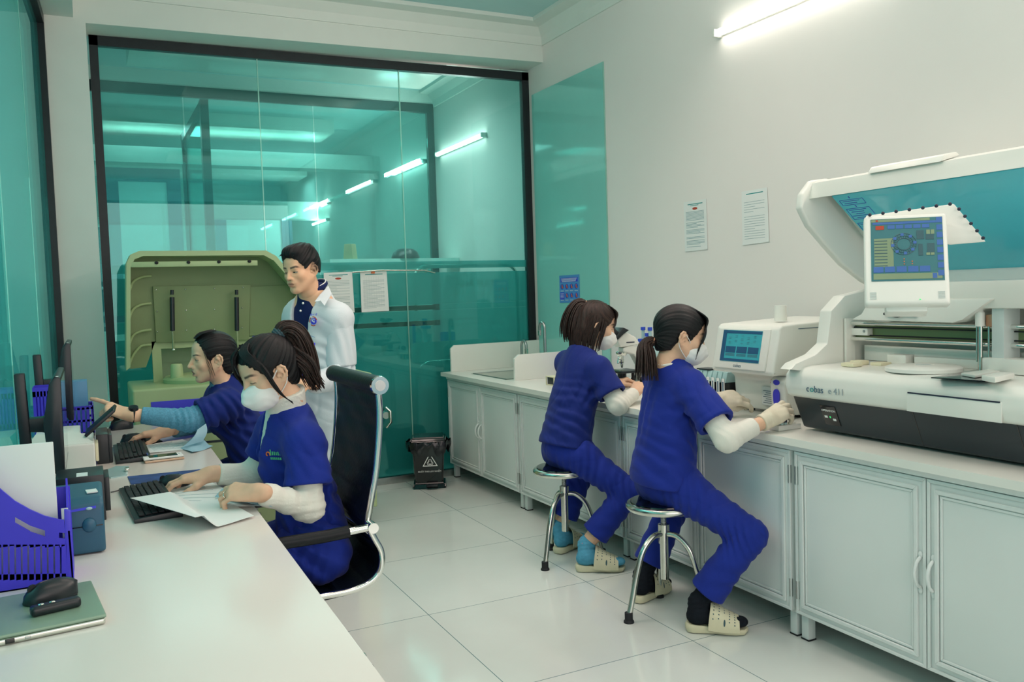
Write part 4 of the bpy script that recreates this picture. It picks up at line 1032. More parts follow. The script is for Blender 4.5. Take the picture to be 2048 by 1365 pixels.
# ================================================================== microscope
def microscope():
    x, y = 2.70, 4.02
    r = thing('microscope', 'white binocular microscope with black eyepieces, used by short-haired woman', 'microscope', (x, y, CT))
    MS = Matrix.Translation((x, y, CT)) @ Matrix.Scale(.90, 4) @ Matrix.Translation((-x, -y, -CT))
    # it faces the wall: arm towards the wall, eyepieces towards the room
    b = MB(MS); b.span((x - .10, y - .085, CT), (x + .14, y + .085, CT + .045), bev=.012, seg=3); b.build('base', M['machine_white'], r)
    b = MB(MS); b.prism([(x + .08, y - .03, CT + .04), (x + .14, y - .03, CT + .04), (x + .14, y - .03, CT + .27), (x + .02, y - .03, CT + .30), (x - .04, y - .03, CT + .285), (x - .04, y - .03, CT + .262), (x + .04, y - .03, CT + .24), (x + .08, y - .03, CT + .17)], (0, .06, 0), bev=.008, seg=3); b.build('arm', M['machine_white'], r)
    b = MB(MS); b.span((x - .10, y - .09, CT + .132), (x + .06, y + .09, CT + .146), bev=.003); st = b.build('stage', M['black_plastic'], r)
    b = MB(MS); b.span((x - .06, y - .035, CT + .146), (x - .035, y + .035, CT + .149)); b.span((x - .09, y - .06, CT + .146), (x - .085, y + .05, CT + .152)); b.build('slide_holder', M['steel'], st)
    b = MB(MS); b.cyl((x - .035, y, CT + .09), (x - .035, y, CT + .13), 0.028); b.cyl((x - .035, y, CT + .075), (x - .035, y, CT + .09), 0.018); b.build('condenser', M['black_plastic'], r)
    b = MB(MS); b.cyl((x - .035, y, CT + .045), (x - .035, y, CT + .06), 0.03); b.build('lamp', M['black_plastic'], r)
    for s in (-1, 1):
        b = MB(MS); b.cyl((x + .10, y + s * .03, CT + .075), (x + .10, y + s * .065, CT + .075), 0.024); b.cyl((x + .10, y + s * .065, CT + .075), (x + .10, y + s * .08, CT + .075), 0.014); b.build('focus_knob', M['black_rubber'], r)
    b = MB(MS); b.cyl((x + .0, y - .07, CT + .07), (x + .0, y - .07, CT + .132), 0.010); b.build('stage_knob', M['black_rubber'], st)
    b = MB(MS); b.lathe([(.03, -.012), (.036, 0), (.036, .008), (.025, .014)], (x - .035, y, CT + .25), n=28); tu = b.build('turret', M['chrome'], r)
    for a, ln in ((0.15, .075), (2.4, .05), (-2.0, .055)):
        d = Vector((math.sin(a) * .5 - .12, math.cos(a) * .5 * (-1 if a > 0 else 1) * .6, -1)).normalized() if a != 0.15 else Vector((0.02, 0, -1)).normalized()
        o = Vector((x - .035, y, CT + .245)) + d * .01
        b = MB(MS); b.cyl(o, o + d * ln * .7, .012, .012, n=16); b.cyl(o + d * ln * .7, o + d * ln, .010, .006, n=16); ob = b.build('objective', M['chrome'], tu)
        b = MB(MS); b.cyl(o + d * ln * .5, o + d * ln * .56, .0126, n=16); b.build('band', M['black_plastic'], ob)
    b = MB(MS); b.prism([(x - .06, y - .035, CT + .29), (x + .09, y - .035, CT + .30), (x + .05, y - .035, CT + .35), (x - .02, y - .035, CT + .385), (x - .085, y - .035, CT + .335)], (0, .07, 0), bev=.008, seg=3); hd = b.build('head', M['machine_white'], r)
    b = MB(MS); b.prism([(x - .045, y - .055, CT + .375), (x - .005, y - .055, CT + .395), (x - .05, y - .055, CT + .415), (x - .115, y - .055, CT + .355), (x - .10, y - .055, CT + .335)], (0, .11, 0), bev=.008); b.build('eyepiece_block', M['black_plastic'], hd)
    for s in (-1, 1):
        o = Vector((x - .085, y + s * .031, CT + .375)); d = Vector((-.82, 0, .57))
        b = MB(MS); b.cyl(o - d * .02, o + d * .03, .017); b.cyl(o + d * .03, o + d * .05, .021, .019); b.build('eyepiece', M['black_rubber'], hd)
    b = MB(MS); b.span((x - .02, y - .037, CT + .315), (x + .04, y - .0355, CT + .322)); b.build('lettering', M['ink_dark'], hd)
microscope()

# ---- blue-capped tubes in the clear holder behind the microscope
q = at(1290, 715, z=1.0)
hx, hy = 2.97, 4.215
hz = 0.99
hr = thing('tube_holder', 'clear acrylic stand with a blue band behind the microscope', 'tube stand', (hx, hy, CT))
b = MB(); b.span((hx - .05, hy - .09, CT), (hx + .05, hy + .07, CT + .012), bev=.003); b.span((hx + .038, hy - .07, CT + .012), (hx + .045, hy + .05, hz + .01)); b.build('stand', M['clear_plastic'], hr)
b = MB(); b.span((hx - .02, hy - .08, hz + .065), (hx + .04, hy + .05, hz + .095), bev=.004); b.build('blue_band', M['blue_cap'], hr)
for k, (dy, dz) in enumerate(((.02, .0), (-.02, -.035), (-.05, .0))):
    lb = ['blue-capped test tube left of three above the microscope', 'blue-capped test tube lowest of three above the microscope', 'blue-capped test tube right of three above the microscope'][k]
    t = thing('test_tube', lb, 'test tube', (hx, hy + dy, CT + .012), 'blue-capped tubes behind the microscope')
    b = MB(); b.cyl((hx, hy + dy, CT + .012), (hx, hy + dy, hz + .145 + dz), .0095, n=14); b.build('tube', M['clear_plastic'], t)
    b = MB(); b.cyl((hx, hy + dy, hz + .145 + dz), (hx, hy + dy, hz + .165 + dz), .014, n=16); b.build('cap', M['blue_cap'], t)
q0, q1 = at(1299, 697, x=2.9), at(1300, 677, x=2.9)
b = MB(); b.box((2.9, q0.y, (CT + q1.z) / 2), (.03, .02, q1.z - CT), bev=.006); tag(b.build('blue_bottle', M['blue_plastic']), 'tall violet-blue narrow bottle right of the capped tubes', 'bottle')
b = MB(); q = at(1313, 712, x=2.95); b.lathe([(.035, 0), (.035, q.z + .02 - CT), (.02, q.z + .05 - CT), (.012, q.z + .06 - CT)], (2.95, q.y, CT), n=24); tag(b.build('clear_bottle', M['clear_plastic']), 'pale clear bottle behind the gloved woman\'s ponytail', 'bottle')
b = MB(); q = at(1138, 684, y=4.95); b.span((q.x, 4.85, CT), (q.x + .11, 4.95, q.z), bev=.006); tag(b.build('blue_box', M['blue_plastic']), 'blue box behind the short-haired woman\'s shoulder, by the wall', 'box')

# ================================================================== beige analyzer at the back
def beige_analyzer():
    y = 5.02; d = .62
    def p(px, py, yy=y): return at(px, py, y=yy)
    xl, xr = p(263, 765).x, p(745, 757).x
    zt = p(263, 781).z
    r = thing('chemistry_analyzer', 'olive-beige analyzer with its big ribbed lid raised, behind the desk', 'analyzer', ((xl + xr) / 2, y + d / 2, 0))
    b = MB(); b.span((xl, y, 0.10), (xr, y + d, zt), bev=.015, seg=3); bd = b.build('body', M['machine_beige'], r)
    b = MB(); b.span((xl + .04, y + .05, 0), (xr - .04, y + d - .05, .1)); b.build('plinth', M['machine_black'], r)
    b = MB(); zz = p(263, 850).z
    b.span((xl + .09, y - .004, zz - .02), (xr - .5, y + .002, p(263, 808).z), bev=.002); b.build('blue_front_panel', M['blue_panel'], bd)
    b = MB(); b.span((xl - .001, y - .003, 0.60), (xr + .001, y + .003, 0.612)); b.span((1.21, y - .003, .12), (1.222, y + .003, .60)); b.build('panel_gap', M['machine_black'], bd)
    # deck with a domed cover and hub
    b = MB(); b.lathe([(.30, 0), (.30, .02), (.285, .035), (.12, .055), (.07, .06)], ((xl + xr) / 2 - .19, y + .31, zt), n=40, sy=.85); b.build('disk_cover', M['machine_beige'], bd)
    hub = p(354, 750, y + .22)
    b = MB(); b.lathe([(.036, .0), (.032, .075), (.027, .082)], (hub.x, y + .22, zt + .03), n=24); b.build('hub', M['machine_beige'], bd)
    # upright back frame with an opening
    a, c = p(303, 684, y + .40), p(490, 682, y + .40); z0 = zt
    b = MB()
    b.span((a.x, y + .40, z0), (a.x + .05, y + .44, a.z - .045)); b.span((c.x + .45, y + .40, z0), (c.x + .50, y + .44, a.z - .045)); b.span((a.x, y + .40, a.z - .045), (c.x + .5, y + .44, a.z)); b.build('back_frame', M['machine_beige'], r)
    b = MB(); b.span((a.x + .02, y + .56, z0), (c.x + .48, y + .58, a.z + .06)); b.span((a.x + .02, y + .556, z0 + .10), (c.x + .48, y + .562, z0 + .105)); b.build('back_panel', mat('beige_panel', lin(150, 172, 136), .5), r)
    # raised lid: a deep tub seen from inside
    yl = y + .40
    out = [(250, 735), (250, 530), (258, 512), (275, 506), (520, 505), (535, 512), (640, 640), (640, 655), (575, 662), (480, 668), (310, 685), (292, 735), (262, 738)]
    P = [p(px, py, yl) for px, py in out]
    b = MB(); b.prism(P, (0, .02, 0)); lid = b.build('lid', M['beige_inner'], r)
    rim = [(250, 737), (250, 530), (258, 513), (275, 506), (520, 505), (540, 516), (645, 640)]
    R = [p(px, py, yl) for px, py in rim]
    b = MB()
    for i in range(len(R) - 1):
        q0, q1 = R[i], R[i + 1]; cc = p(420, 640, yl)
        s = 0.90 if i != 3 else .93
        def inn(q): return Vector((cc.x + (q.x - cc.x) * .955, yl, cc.z + (q.z - cc.z) * .93))
        b.prism([q0, q1, inn(q1), inn(q0)], (0, -.20 if True else 0, 0))
    b.build('lid_rim', M['machine_beige'], lid, angle=50)
    b = MB(); q0, q1 = p(262, 528, yl - .2), p(515, 521, yl - .2); b.span((q0.x, yl - .20, q0.z - .02), (q1.x, yl - .19, q1.z), bev=.003); lb = b.build('lid_lip', M['machine_beige'], lid)
    for px, py in ((313, 526), (377, 525), (438, 524), (499, 523)):
        q = p(px, py, yl - .205); b = MB(); b.ball((q.x, yl - .203, q.z), (.011, .006, .009), n=14); b.build('rubber_stud', M['black_rubber'], lb)
    # inner plate with screws, ribs at the left
    q = [p(305, 573, yl), p(500, 570, yl), p(497, 680, yl), p(312, 686, yl)]
    b = MB(); b.prism(q, (0, -.02, 0), bev=.003); pl = b.build('inner_plate', M['beige_inner'], lid)
    q = [p(500, 574, yl), p(590, 570, yl), p(570, 664, yl), p(498, 672, yl)]
    b = MB(); b.prism(q, (0, -.012, 0), bev=.002); b.build('side_plate', M['beige_inner'], lid)
    b = MB()
    for px, py in ((312, 580), (371, 579), (429, 577), (486, 575), (314, 623), (372, 621), (429, 619), (484, 616), (315, 664), (373, 661), (429, 659), (484, 656)):
        s = p(px, py, yl - .021); b.ball((s.x, yl - .021, s.z), .0055, n=10)
    b.build('screw', M['steel'], pl)
    b = MB()
    for k, (py0, py1) in enumerate(((585, 552), (640, 607), (692, 660), (732, 690))):
        b.tube(smooth_path([p(258, py0, yl - .02), p(266, py0 - 20, yl - .02), p(282, py1 + 3, yl - .02), p(303, py1, yl - .02)]), .007, 8)
    b.build('rib', M['machine_beige'], lid)
    for px in (344, 473):
        t0, t1, t2 = p(px, 580, yl - .06), p(px + 1, 662, yl - .06), p(px + 3, 700, yl - .02)
        b = MB(); b.cyl(t0, t0.lerp(t1, .12), .010); b.cyl(t0.lerp(t1, .18), t1, .0135, n=16); sp = b.build('gas_strut', M['black_plastic'], lid)
        b = MB(); b.cyl(t1, t2, .006); b.ball(t2, .012, n=12); b.build('strut_rod', M['steel'], sp)
    b = MB(); q = p(487, 688, y + .48); b.span((q.x - .03, y + .44, q.z - .03), (q.x + .05, y + .48, q.z + .03), bev=.004); b.build('dark_bracket', M['black_plastic'], r)
    b = MB(); q = p(515, 675, y + .40); b.span((q.x - .03, y + .40, q.z - .04), (q.x + .05, y + .41, q.z + .01), bev=.003); b.build('blue_tag', M['blue_panel'], r)
beige_analyzer()
# ================================================================== the long white desk on the left
DZ = 0.75
dk = thing('desk', 'long glossy white desk along the left glass wall', 'desk', (0.05, 2.9, 0))
def dedge(y): return 0.405 + (y - 1.0) * 0.0165
b = MB(); b.prism([(-0.43, 0.55, DZ - .032), (dedge(.55), 0.55, DZ - .032), (dedge(4.93), 4.93, DZ - .032), (-0.235, 4.93, DZ - .032)], (0, 0, .032), bev=.003); b.build('desktop', M['desk_white'], dk)
for yy in (0.7, 3.42, 4.85):
    b = MB(); b.span((-0.225, yy, 0), (0.30, yy + .03, DZ - .032), bev=.002); b.build('side_panel', M['desk_white'], dk)
b = MB(); b.span((-0.23, 0.73, 0.25), (-0.205, 4.85, DZ - .032)); b.build('back_panel', M['desk_white'], dk)

def lerp(a, b, t): return a + (b - a) * t
# ---- laptop with a mouse and a remote on it
LM = Matrix.Translation((-0.188, 1.975, DZ)) @ Matrix.Rotation(math.radians(6), 4, 'Z')
lp = thing('laptop', 'closed grey-green laptop at the near end of the desk', 'laptop', (-0.188, 1.975, DZ))
b = MB(LM); b.box((0, 0.008, .0075), (.352, .252, .013), bev=.005, seg=3); base = b.build('base', M['steel'], lp)
b = MB(LM); b.box((0, .009, .0178), (.356, .254, .007), bev=.003, seg=3); b.build('lid', M['laptop_lid'], lp)
for k, (px, w, m_) in enumerate(((-.14, .012, 'black_plastic'), (-.112, .018, 'black_plastic'), (-.075, .016, 'blue_cap'), (-.04, .016, 'black_gloss'), (-.01, .010, 'steel_dull'))):
    b = MB(LM); b.box((px + .05, -.1178, .0078), (w, .003, .005 if k != 3 else .009), bev=.001); b.build('port', M[m_], base)
for sx in (-1, 1):
    b = MB(LM); b.box((sx * .14, 0, .0008), (.03, .15, .0016)); b.build('rubber_foot', M['black_rubber'], base)

def mouse(o, fwd, label, s=1.0, zup=(0, 0, 1), cable=None):
    Mx = frame(o, fwd, zup)
    r = thing('computer_mouse', label, 'mouse', o, 'black computer mice')
    b = MB(Mx)
    def f(u, v):
        a = PI * v; y = (-.055 + .11 * u) * s
        w = .032 * s * (max(1e-4, 1 - abs(2 * u - 1) ** 2.6)) ** .5 * (1 - .08 * math.sin(PI * u))
        h = .040 * s * (max(1e-4, 1 - abs(1.85 * u - .83) ** 2.4)) ** .5
        return (-w * math.cos(a), y, .002 + max(h, .004) * math.sin(a) ** .75)
    b.grid(f, 18, 14); 
    b.box((0, 0, .003), (.05 * s, .09 * s, .005), bev=.002)
    b.build('shell', M['black_plastic'], r)
    b = MB(Mx); b.cyl((-.003 * s, .034 * s, .030 * s), (.003 * s, .034 * s, .030 * s), .010 * s, n=14); b.build('wheel', M['black_rubber'], r)
    b = MB(Mx); b.tube(smooth_path([(0, -.02 * s, .0415 * s), (0, .02 * s, .0395 * s), (0, .045 * s, .026 * s)]), .0011, 6); b.build('button_gap', M['black_gloss'], r)
    return r
q = at(102, 1198, z=DZ + .022)
mouse((q.x, q.y, DZ + .0215), (-.93, -.36, 0), 'black mouse lying on the closed laptop', 1.0)
q = at(112, 1222, z=DZ + .022); Mx = frame((q.x, q.y, DZ + .0215), (-.95, -.22, 0))
rm = thing('presenter_remote', 'small black presenter remote on the laptop beside the mouse', 'remote', q)
b = MB(Mx); b.box((0, 0, .010), (.027, .092, .020), bev=.008, seg=3); b.build('body', M['black_plastic'], rm)
b = MB(Mx); b.ball((0, .026, .0205), (.006, .006, .002), n=12); b.ball((0, .006, .0205), (.004, .006, .002), n=12); b.build('button', M['steel'], rm)

# ---- violet-blue file basket in front
bk = thing('file_basket', 'violet-blue slotted file basket behind the laptop, holding white card', 'basket', (-.21, 2.28, DZ))
y0 = 2.215
def F(px, py, yy=None): return at(px, py, y=y0 if yy is None else yy)
xr = F(148, 1165).x
def front(bm, pts, th=.004): bm.prism([F(*p) for p in pts], (0, th, 0))
zb = DZ + .0035
b = MB()
rim_o = [(-150, 850), (-90, 898), (-40, 945), (0, 978), (30, 1003), (60, 1020), (90, 1033), (118, 1040), (128, 1041)]
rim_i = [(-150, 905), (-90, 948), (-40, 985), (0, 1012), (30, 1035), (60, 1052), (90, 1062), (118, 1066), (130, 1067)]
for i in range(len(rim_o) - 1): b.prism([F(*rim_o[i]), F(*rim_o[i + 1]), F(*rim_i[i + 1]), F(*rim_i[i])], (0, .007, 0))
gaps = {4: 11, 5: 12, 7: 11}
for i in range(len(rim_o) - 1):
    g0 = gaps.get(i, 0); (xa, ya_), (xb, yb_) = rim_i[i], rim_i[i + 1]
    b.prism([F(xa, ya_ + g0), F(xb, yb_ + g0), F(xb, 1092), F(xa, 1096)], (0, .004, 0))
b.prism([F(128, 1020), F(141, 1022), F(149, 1166), F(132, 1169)], (0, .012, 0), bev=.002)
k = -150
while k < 130:
    b.prism([F(k, 1090), F(k + 9.5, 1090), F(k + 10, 1160), F(k + .5, 1162)], (0, .004, 0)); k += 13
b.prism([F(-150, 1152), F(132, 1148), (F(133, 1167).x, y0, DZ + .0005), (F(-150, 1195).x, y0, DZ + .0005)], (0, .005, 0))
b.build('front_wall', M['blue_plastic'], bk)
b = MB()
pr_ = [(xr, y0, zb), (xr, y0 + .13, zb), (xr - .004, y0 + .13, DZ + .22), (xr - .004, y0 + .02, DZ + .13), (xr - .002, y0, DZ + .12)]
b.prism(pr_, (-.004, 0, 0)); b.build('side_wall', M['blue_plastic'], bk)
b = MB(); b.span((xr - .34, y0 + .128, zb), (xr, y0 + .132, DZ + .2)); b.span((xr - .34, y0, zb - .003), (xr, y0 + .13, zb)); b.build('back_wall', M['blue_plastic'], bk)
b = MB(); yy = y0 + .06; pts = [at(-120, 905, y=yy), at(106, 885, y=yy), at(116, 1036, y=yy)]
b.prism([pts[0], pts[1], (pts[2].x, yy, DZ + .006), (pts[0].x, yy, DZ + .006)], (0, .012, 0), bev=.002); tag(b.build('white_card', M['paper']), 'tall white card standing in the violet-blue basket', 'card')
b = MB(); yy = y0 + .035; a, c = at(122, 1018, y=yy), at(136, 1018, y=yy); b.span((a.x, yy, zb), (c.x, yy + .002, a.z)); tag(b.build('paper_slip', M['paper']), 'small pale slip standing in the basket corner', 'slip')

# ---- label printer
def label_printer():
    x1 = at(213, 1105, z=DZ).x; x0 = x1 - .155; ya = 2.43
    r = thing('label_printer', 'dark teal label printer behind the violet-blue basket', 'printer', ((x0 + x1) / 2, ya + .1, DZ))
    h1 = at(205, 1005, y=ya).z
    b = MB(); b.prism([(x0, ya, DZ + .003), (x0, ya - .004, DZ + .075), (x0, ya - .002, h1 - .002), (x0, ya + .02, h1 + .006), (x0, ya + .035, h1 + .012), (x0, ya + .20, h1 + .02), (x0, ya + .22, h1 - .03), (x0, ya + .22, DZ + .003)], (x1 - x0, 0, 0), bev=.010, seg=3); bd = b.build('body', M['printer_teal'], r)
    b = MB(); b.span((x0 + .004, ya - .0052, DZ + .074), (x1 - .004, ya - .003, DZ + .0765)); b.build('cover_gap', M['black_gloss'], bd)
    c = at(178, 1040, y=ya); b = MB(); b.ball((c.x, ya - .003, DZ + .078), (.017, .010, .019), n=20); b.build('latch_button', M['printer_teal'], bd)
    b = MB(); b.prism([(x0 + .02, ya - .002, h1 - .018), (x1 - .018, ya - .002, h1 - .012), (x1 - .018, ya + .004, h1 - .004), (x0 + .02, ya + .004, h1 - .010)], (0, -.004, 0)); kp = b.build('key_strip', M['blue_panel'], bd)
    b = MB(); b.ball((x1 - .034, ya - .006, h1 - .011), (.008, .003, .004), n=12); b.build('feed_key', M['clear_plastic'], kp)
    q = at(182, 968, y=ya + .06)
    for px, py in ((182, 966), (118, 965)):
        q = at(px, py, y=ya + .07); b = MB(); b.box((q.x, ya + .08, h1 + .0165), (.026, .04, .003), rz=.1); b.build('sticker', M['label_white'], bd)
    b = MB(); b.span((x0 + .02, ya + .02, DZ), (x1 - .02, ya + .2, DZ + .004)); b.build('foot', M['black_rubber'], r)
label_printer()

# ---- black box beside monitor foot
q = at(222, 1040, z=DZ); z1 = at(218, 948, y=2.80).z
bx_ = thing('black_box', 'matt black box standing behind the label printer', 'box', (q.x - .06, 2.88, DZ))
b = MB(); b.span((q.x - .14, 2.80, DZ), (q.x - .012, 2.96, z1), bev=.003); b.build('case', M['black_plastic'], bx_)
b = MB(); b.span((q.x - .012, 2.81, DZ + .025), (q.x + .002, 2.95, z1 - .012), bev=.002); b.build('side_plate', M['black_plastic'], bx_)
b = MB(); b.span((q.x - .085, 2.803, z1), (q.x - .055, 2.86, z1 + .0012)); b.build('sticker', M['label_white'], bx_)

# ---- monitors seen from their edge
def monitor(y0, y1, xf, z0, z1, pole, label, arm_z):
    r = thing('monitor', label, 'monitor', (pole[0], pole[1], DZ), 'black desk monitors')
    b = MB(); b.prism([(xf, y0, z0), (xf + .004, y0, z1), (xf - .014, y0, z1 + .003), (xf - .030, y0, z1 - .02), (xf - .052, y0, (z0 + z1) / 2 + .02), (xf - .045, y0, z0 + .05), (xf - .018, y0, z0)], (0, y1 - y0, 0), bev=.004); cs = b.build('casing', M['black_plastic'], r)
    b = MB(); b.prism([(xf + .0004, y0 + .012, z0 + .022), (xf + .0004, y1 - .012, z0 + .022), (xf + .0034, y1 - .012, z1 - .012), (xf + .0034, y0 + .012, z1 - .012)], (.0012, 0, 0)); b.build('screen', M['screen_off'], cs)
    b = MB(); b.span((xf - .01, y0 + .005, z1 + .001), (xf - .002, y0 + .022, z1 + .0035)); b.build('corner_sticker', M['label_white'], cs)
    px, py, zt = pole
    b = MB(); b.prism([(px - .018, py - .02, DZ + .012), (px + .018, py - .02, DZ + .012), (px + .005, py - .02, zt), (px - .027, py - .02, zt)], (0, .04, 0), bev=.006); b.build('pole', M['black_plastic'], r)
    b = MB(); b.prism([(px, py - .015, arm_z - .03), (px + .05, py - .01, arm_z - .035), (xf - .04, py - .01, arm_z - .05), (xf - .04, py - .01, arm_z + .035), (px + .05, py - .01, arm_z + .015), (px, py - .015, arm_z + .015)], (0, .06, 0), bev=.006); b.build('arm', M['black_plastic'], r)
    b = MB(); b.box((px + .02, py + .08, DZ + .006), (.16, .24, .012), bev=.005); b.build('base', M['black_plastic'], r)
    return r
monitor(3.10, 3.60, -.093, .835, 1.162, (-.205, 3.30, 1.17), 'black monitor nearer the camera, seen edge-on beside the label printer', 1.0)
monitor(4.17, 4.62, -.078, .892, 1.228, (-.195, 4.22, 1.185), 'black monitor that the pointing woman touches, seen edge-on', 1.06)

# ---- white printer with its grey-white lid
def desk_printer():
    x1 = at(193, 945, z=DZ).x; ya = 3.66; x0 = -.245; yb = 3.98
    zt = at(193, 886, y=ya).z
    r = thing('desk_printer', 'white desktop printer between the two monitors', 'printer', ((x0 + x1) / 2, (ya + yb) / 2, DZ))
    b = MB(); b.span((x0, ya, DZ), (x1, yb, zt), bev=.008, seg=3); bd = b.build('body', M['machine_white'], r)
    b = MB(); b.prism([(x0 + .01, ya + .005, zt), (x1 - .004, ya + .005, zt + .001), (x1 - .05, ya + .09, zt + .035), (x0 + .04, ya + .09, zt + .04), ], (0, 0, -.006)); b.prism([(x0 + .04, ya + .09, zt - .005), (x1 - .05, ya + .09, zt - .005), (x1 - .05, ya + .09, zt + .035), (x0 + .04, ya + .09, zt + .04)], (0, yb - ya - .1, 0), bev=.004); b.build('lid', M['machine_white'], r)
    b = MB(); b.span((x1, ya + .04, DZ + .03), (x1 + .012, ya + .16, zt - .008), bev=.005); b.build('cream_handle', M['cream_plastic'], bd)
    b = MB(); b.span((x0 + .08, ya - .001, zt + .012), (x0 + .11, ya + .02, zt + .016)); b.build('paper_guide', M['ink'], bd)
    # open black cover leaning out to the right
    p0, p1 = at(168, 872, y=ya + .04), at(226, 820, y=ya + .04)
    e = (p1 - p0); e.y = 0; n = Vector((-e.z, 0, e.x)).normalized()
    b = MB(); b.prism([p0, p1, p1 + Vector((.010, .12, .010)), p0 + Vector((.010, .12, .010))], n * -.012, bev=.003); b.build('black_cover', M['black_plastic'], r)
desk_printer()
q = at(226, 922, z=DZ); zt = at(222, 866, y=3.83).z
b = MB(); cb = thing('black_cabinet_box', 'low black boxy unit right of the white printer', 'box', (q.x - .03, 3.9, DZ))
b.span((q.x - .058, 3.80, DZ), (q.x - .014, 4.02, zt), bev=.002); b.build('case', M['black_plastic'], cb)
b = MB(); b.span((q.x - .014, 3.81, DZ + .002), (q.x, 4.01, zt - .005), bev=.002); b.build('side_plate', M['black_plastic'], cb)

# ---- keyboards
def keyboard(o, ang, L, Wd, label):
    Mx = Matrix.Translation(o) @ Matrix.Rotation(ang, 4, 'Z')
    r = thing('keyboard', label, 'keyboard', o, 'black keyboards')
    b = MB(Mx); b.prism([(-L / 2, -Wd / 2, .0), (-L / 2, Wd / 2, .0), (-L / 2, Wd / 2, .022), (-L / 2, -Wd / 2, .012)], (L, 0, 0), bev=.003); b.build('body', M['black_plastic'], r)
    b = MB(Mx); rows = 6
    for j in range(rows):
        v = -Wd / 2 + .014 + (Wd - .026) * (j + .5) / rows; zz = .013 + (.010) * (v + Wd / 2) / Wd
        n = 21; w = (L - .03) / n
        i = 0
        while i < n:
            span = 6 if (j == 0 and i == 4) else 1
            if i in (15, 16) and j == 3: i += 1; continue
            u = -L / 2 + .015 + w * (i + span / 2)
            b.box((u, v, zz + .0035), (w * span - .003, (Wd - .026) / rows - .003, .005), bev=.001, seg=1); i += span
    kk = b.build('keys', M['black_rubber'], r); kk['kind'] = 'stuff'
    b = MB(Mx); b.box((L * .40, Wd / 2 - .012, .0225), (.05, .004, .001)); b.build('status_lights', M['blue_cap'], r)
    return r
ka = [at(243, 970, z=.77), at(318, 964, z=.77), at(275, 1043, z=.76)]
c = (ka[0] + ka[2]) / 2
keyboard((c.x + .058, c.y, DZ), math.radians(-90 + 3), .50, .135, 'black keyboard under the white papers of the masked woman')
ka = [at(228, 887, z=.77), at(232, 922, z=.76)]
keyboard((.135, 3.985, DZ), math.radians(-90), .46, .13, 'black keyboard beside the phones, in front of pointing woman')

# ---- mice and pads
pd = MB(); p = [at(262, 966, z=DZ), at(300, 951, z=DZ), at(432, 945, z=DZ), at(428, 966, z=DZ)]
pd.prism([at(262, 970, z=DZ), at(255, 955, z=DZ), at(425, 938, z=DZ), at(436, 958, z=DZ)], (0, 0, .003)); tag(pd.build('mouse_pad', mat('pad_blue', lin(38, 70, 130), .7, var=.3, vscale=18)), 'dark blue mouse pad under the masked woman\'s hand', 'mouse pad')
q = at(347, 966, z=.765); MOUSE_C = Vector((q.x, q.y, DZ + .003))
mouse(MOUSE_C, (-.96, .22, 0), 'black mouse under the right hand of masked woman')
pd = MB(); pd.prism([at(285, 893, z=DZ), at(255, 880, z=DZ), at(305, 872, z=DZ), at(325, 884, z=DZ)], (0, 0, .003)); tag(pd.build('mouse_pad', M['black_rubber']), 'dark mouse pad by the phones, under the pointing woman\'s right hand', 'mouse pad')
q = at(266, 880, z=.765); MOUSE_D = Vector((q.x, q.y, DZ + .003))
mouse(MOUSE_D, (-.97, .1, 0), 'black mouse under the pointing woman\'s right hand')
q = at(242, 853, z=.765)
mouse((q.x, q.y, DZ), (-.9, -.2, 0), 'black mouse lying free under the outstretched arm', 1.1)

# ---- phones, papers, card holder
def phone(o, ang, top, label, col):
    Mx = Matrix.Translation(o) @ Matrix.Rotation(ang, 4, 'Z')
    r = thing('phone', label, 'phone', o, 'stacked phones')
    b = MB(Mx); b.box((0, 0, .005), (.150, .074, .009), bev=.004, seg=3); b.build('body', col, r)
    b = MB(Mx); b.box((0, 0, .0098), (.108, .064, .0008)); b.build('screen', M['screen_off'], r)
    b = MB(Mx); b.box((.062, 0, .0098), (.003, .012, .0006)); b.build('earpiece', M['ink'], r)
    return r
q0, q1 = at(288, 930, z=DZ), at(368, 917, z=DZ)
pc = (q0 + q1) / 2 + Vector((0, .03, 0))
phone((pc.x, pc.y, DZ), .05, 0, 'lower phone of the two stacked on the desk', mat('phone_rose', lin(205, 175, 150), .3, .4))
phone((pc.x - .002, pc.y + .004, DZ + .0101), .03, 1, 'upper white phone with a dark screen, stacked on another', M['label_white'])
def paper(label, pts, n=14, amp=.004, m='paper', name='paper_sheet', group=None, lift=None, lines=0, z=DZ, cat='paper'):
    """four corners as pixels on the desk; a sheet with slight waves"""
    P = [at(*p, z=z) for p in pts]
    def f(u, v):
        q = (P[0] * (1 - u) + P[1] * u) * (1 - v) + (P[3] * (1 - u) + P[2] * u) * v
        h = z + .001 + amp * (math.sin(3.1 * u + 1.7 * v) ** 2)
        if lift: h += lift(u, v)
        return (q.x, q.y, h)
    r = thing(name, label, cat, (P[0] + P[2]) / 2, group)
    b = MB(); b.sheet(f, n, n, .0009); b.build('sheet', M[m], r)
    if lines:
        b = MB(); rnd = random.Random(lines)
        for k in range(lines):
            v = .12 + .76 * k / lines
            u1 = rnd.uniform(.5, .9)
            pp = [Vector(f(.1 + (u1 - .1) * t, v)) + Vector((0, 0, .0014)) for t in np.linspace(0, 1, 10)]
            b.tube(pp, .0006, 4)
        b.build('printed_lines', M['ink_pale'], r)
    return r
paper('white sheet under the masked woman\'s hands, beside her keyboard', [(327, 985), (425, 967), (520, 1016), (365, 1016)], lines=5)
paper('white paper in front, its corner lying over the keyboard', [(262, 1026), (445, 1001), (508, 1038), (392, 1070)], n=22, amp=.003, lift=lambda u, v: .040 * min(1, max(0, (.66 - u - .30 * v) / .22)) ** 1.3 + .004)
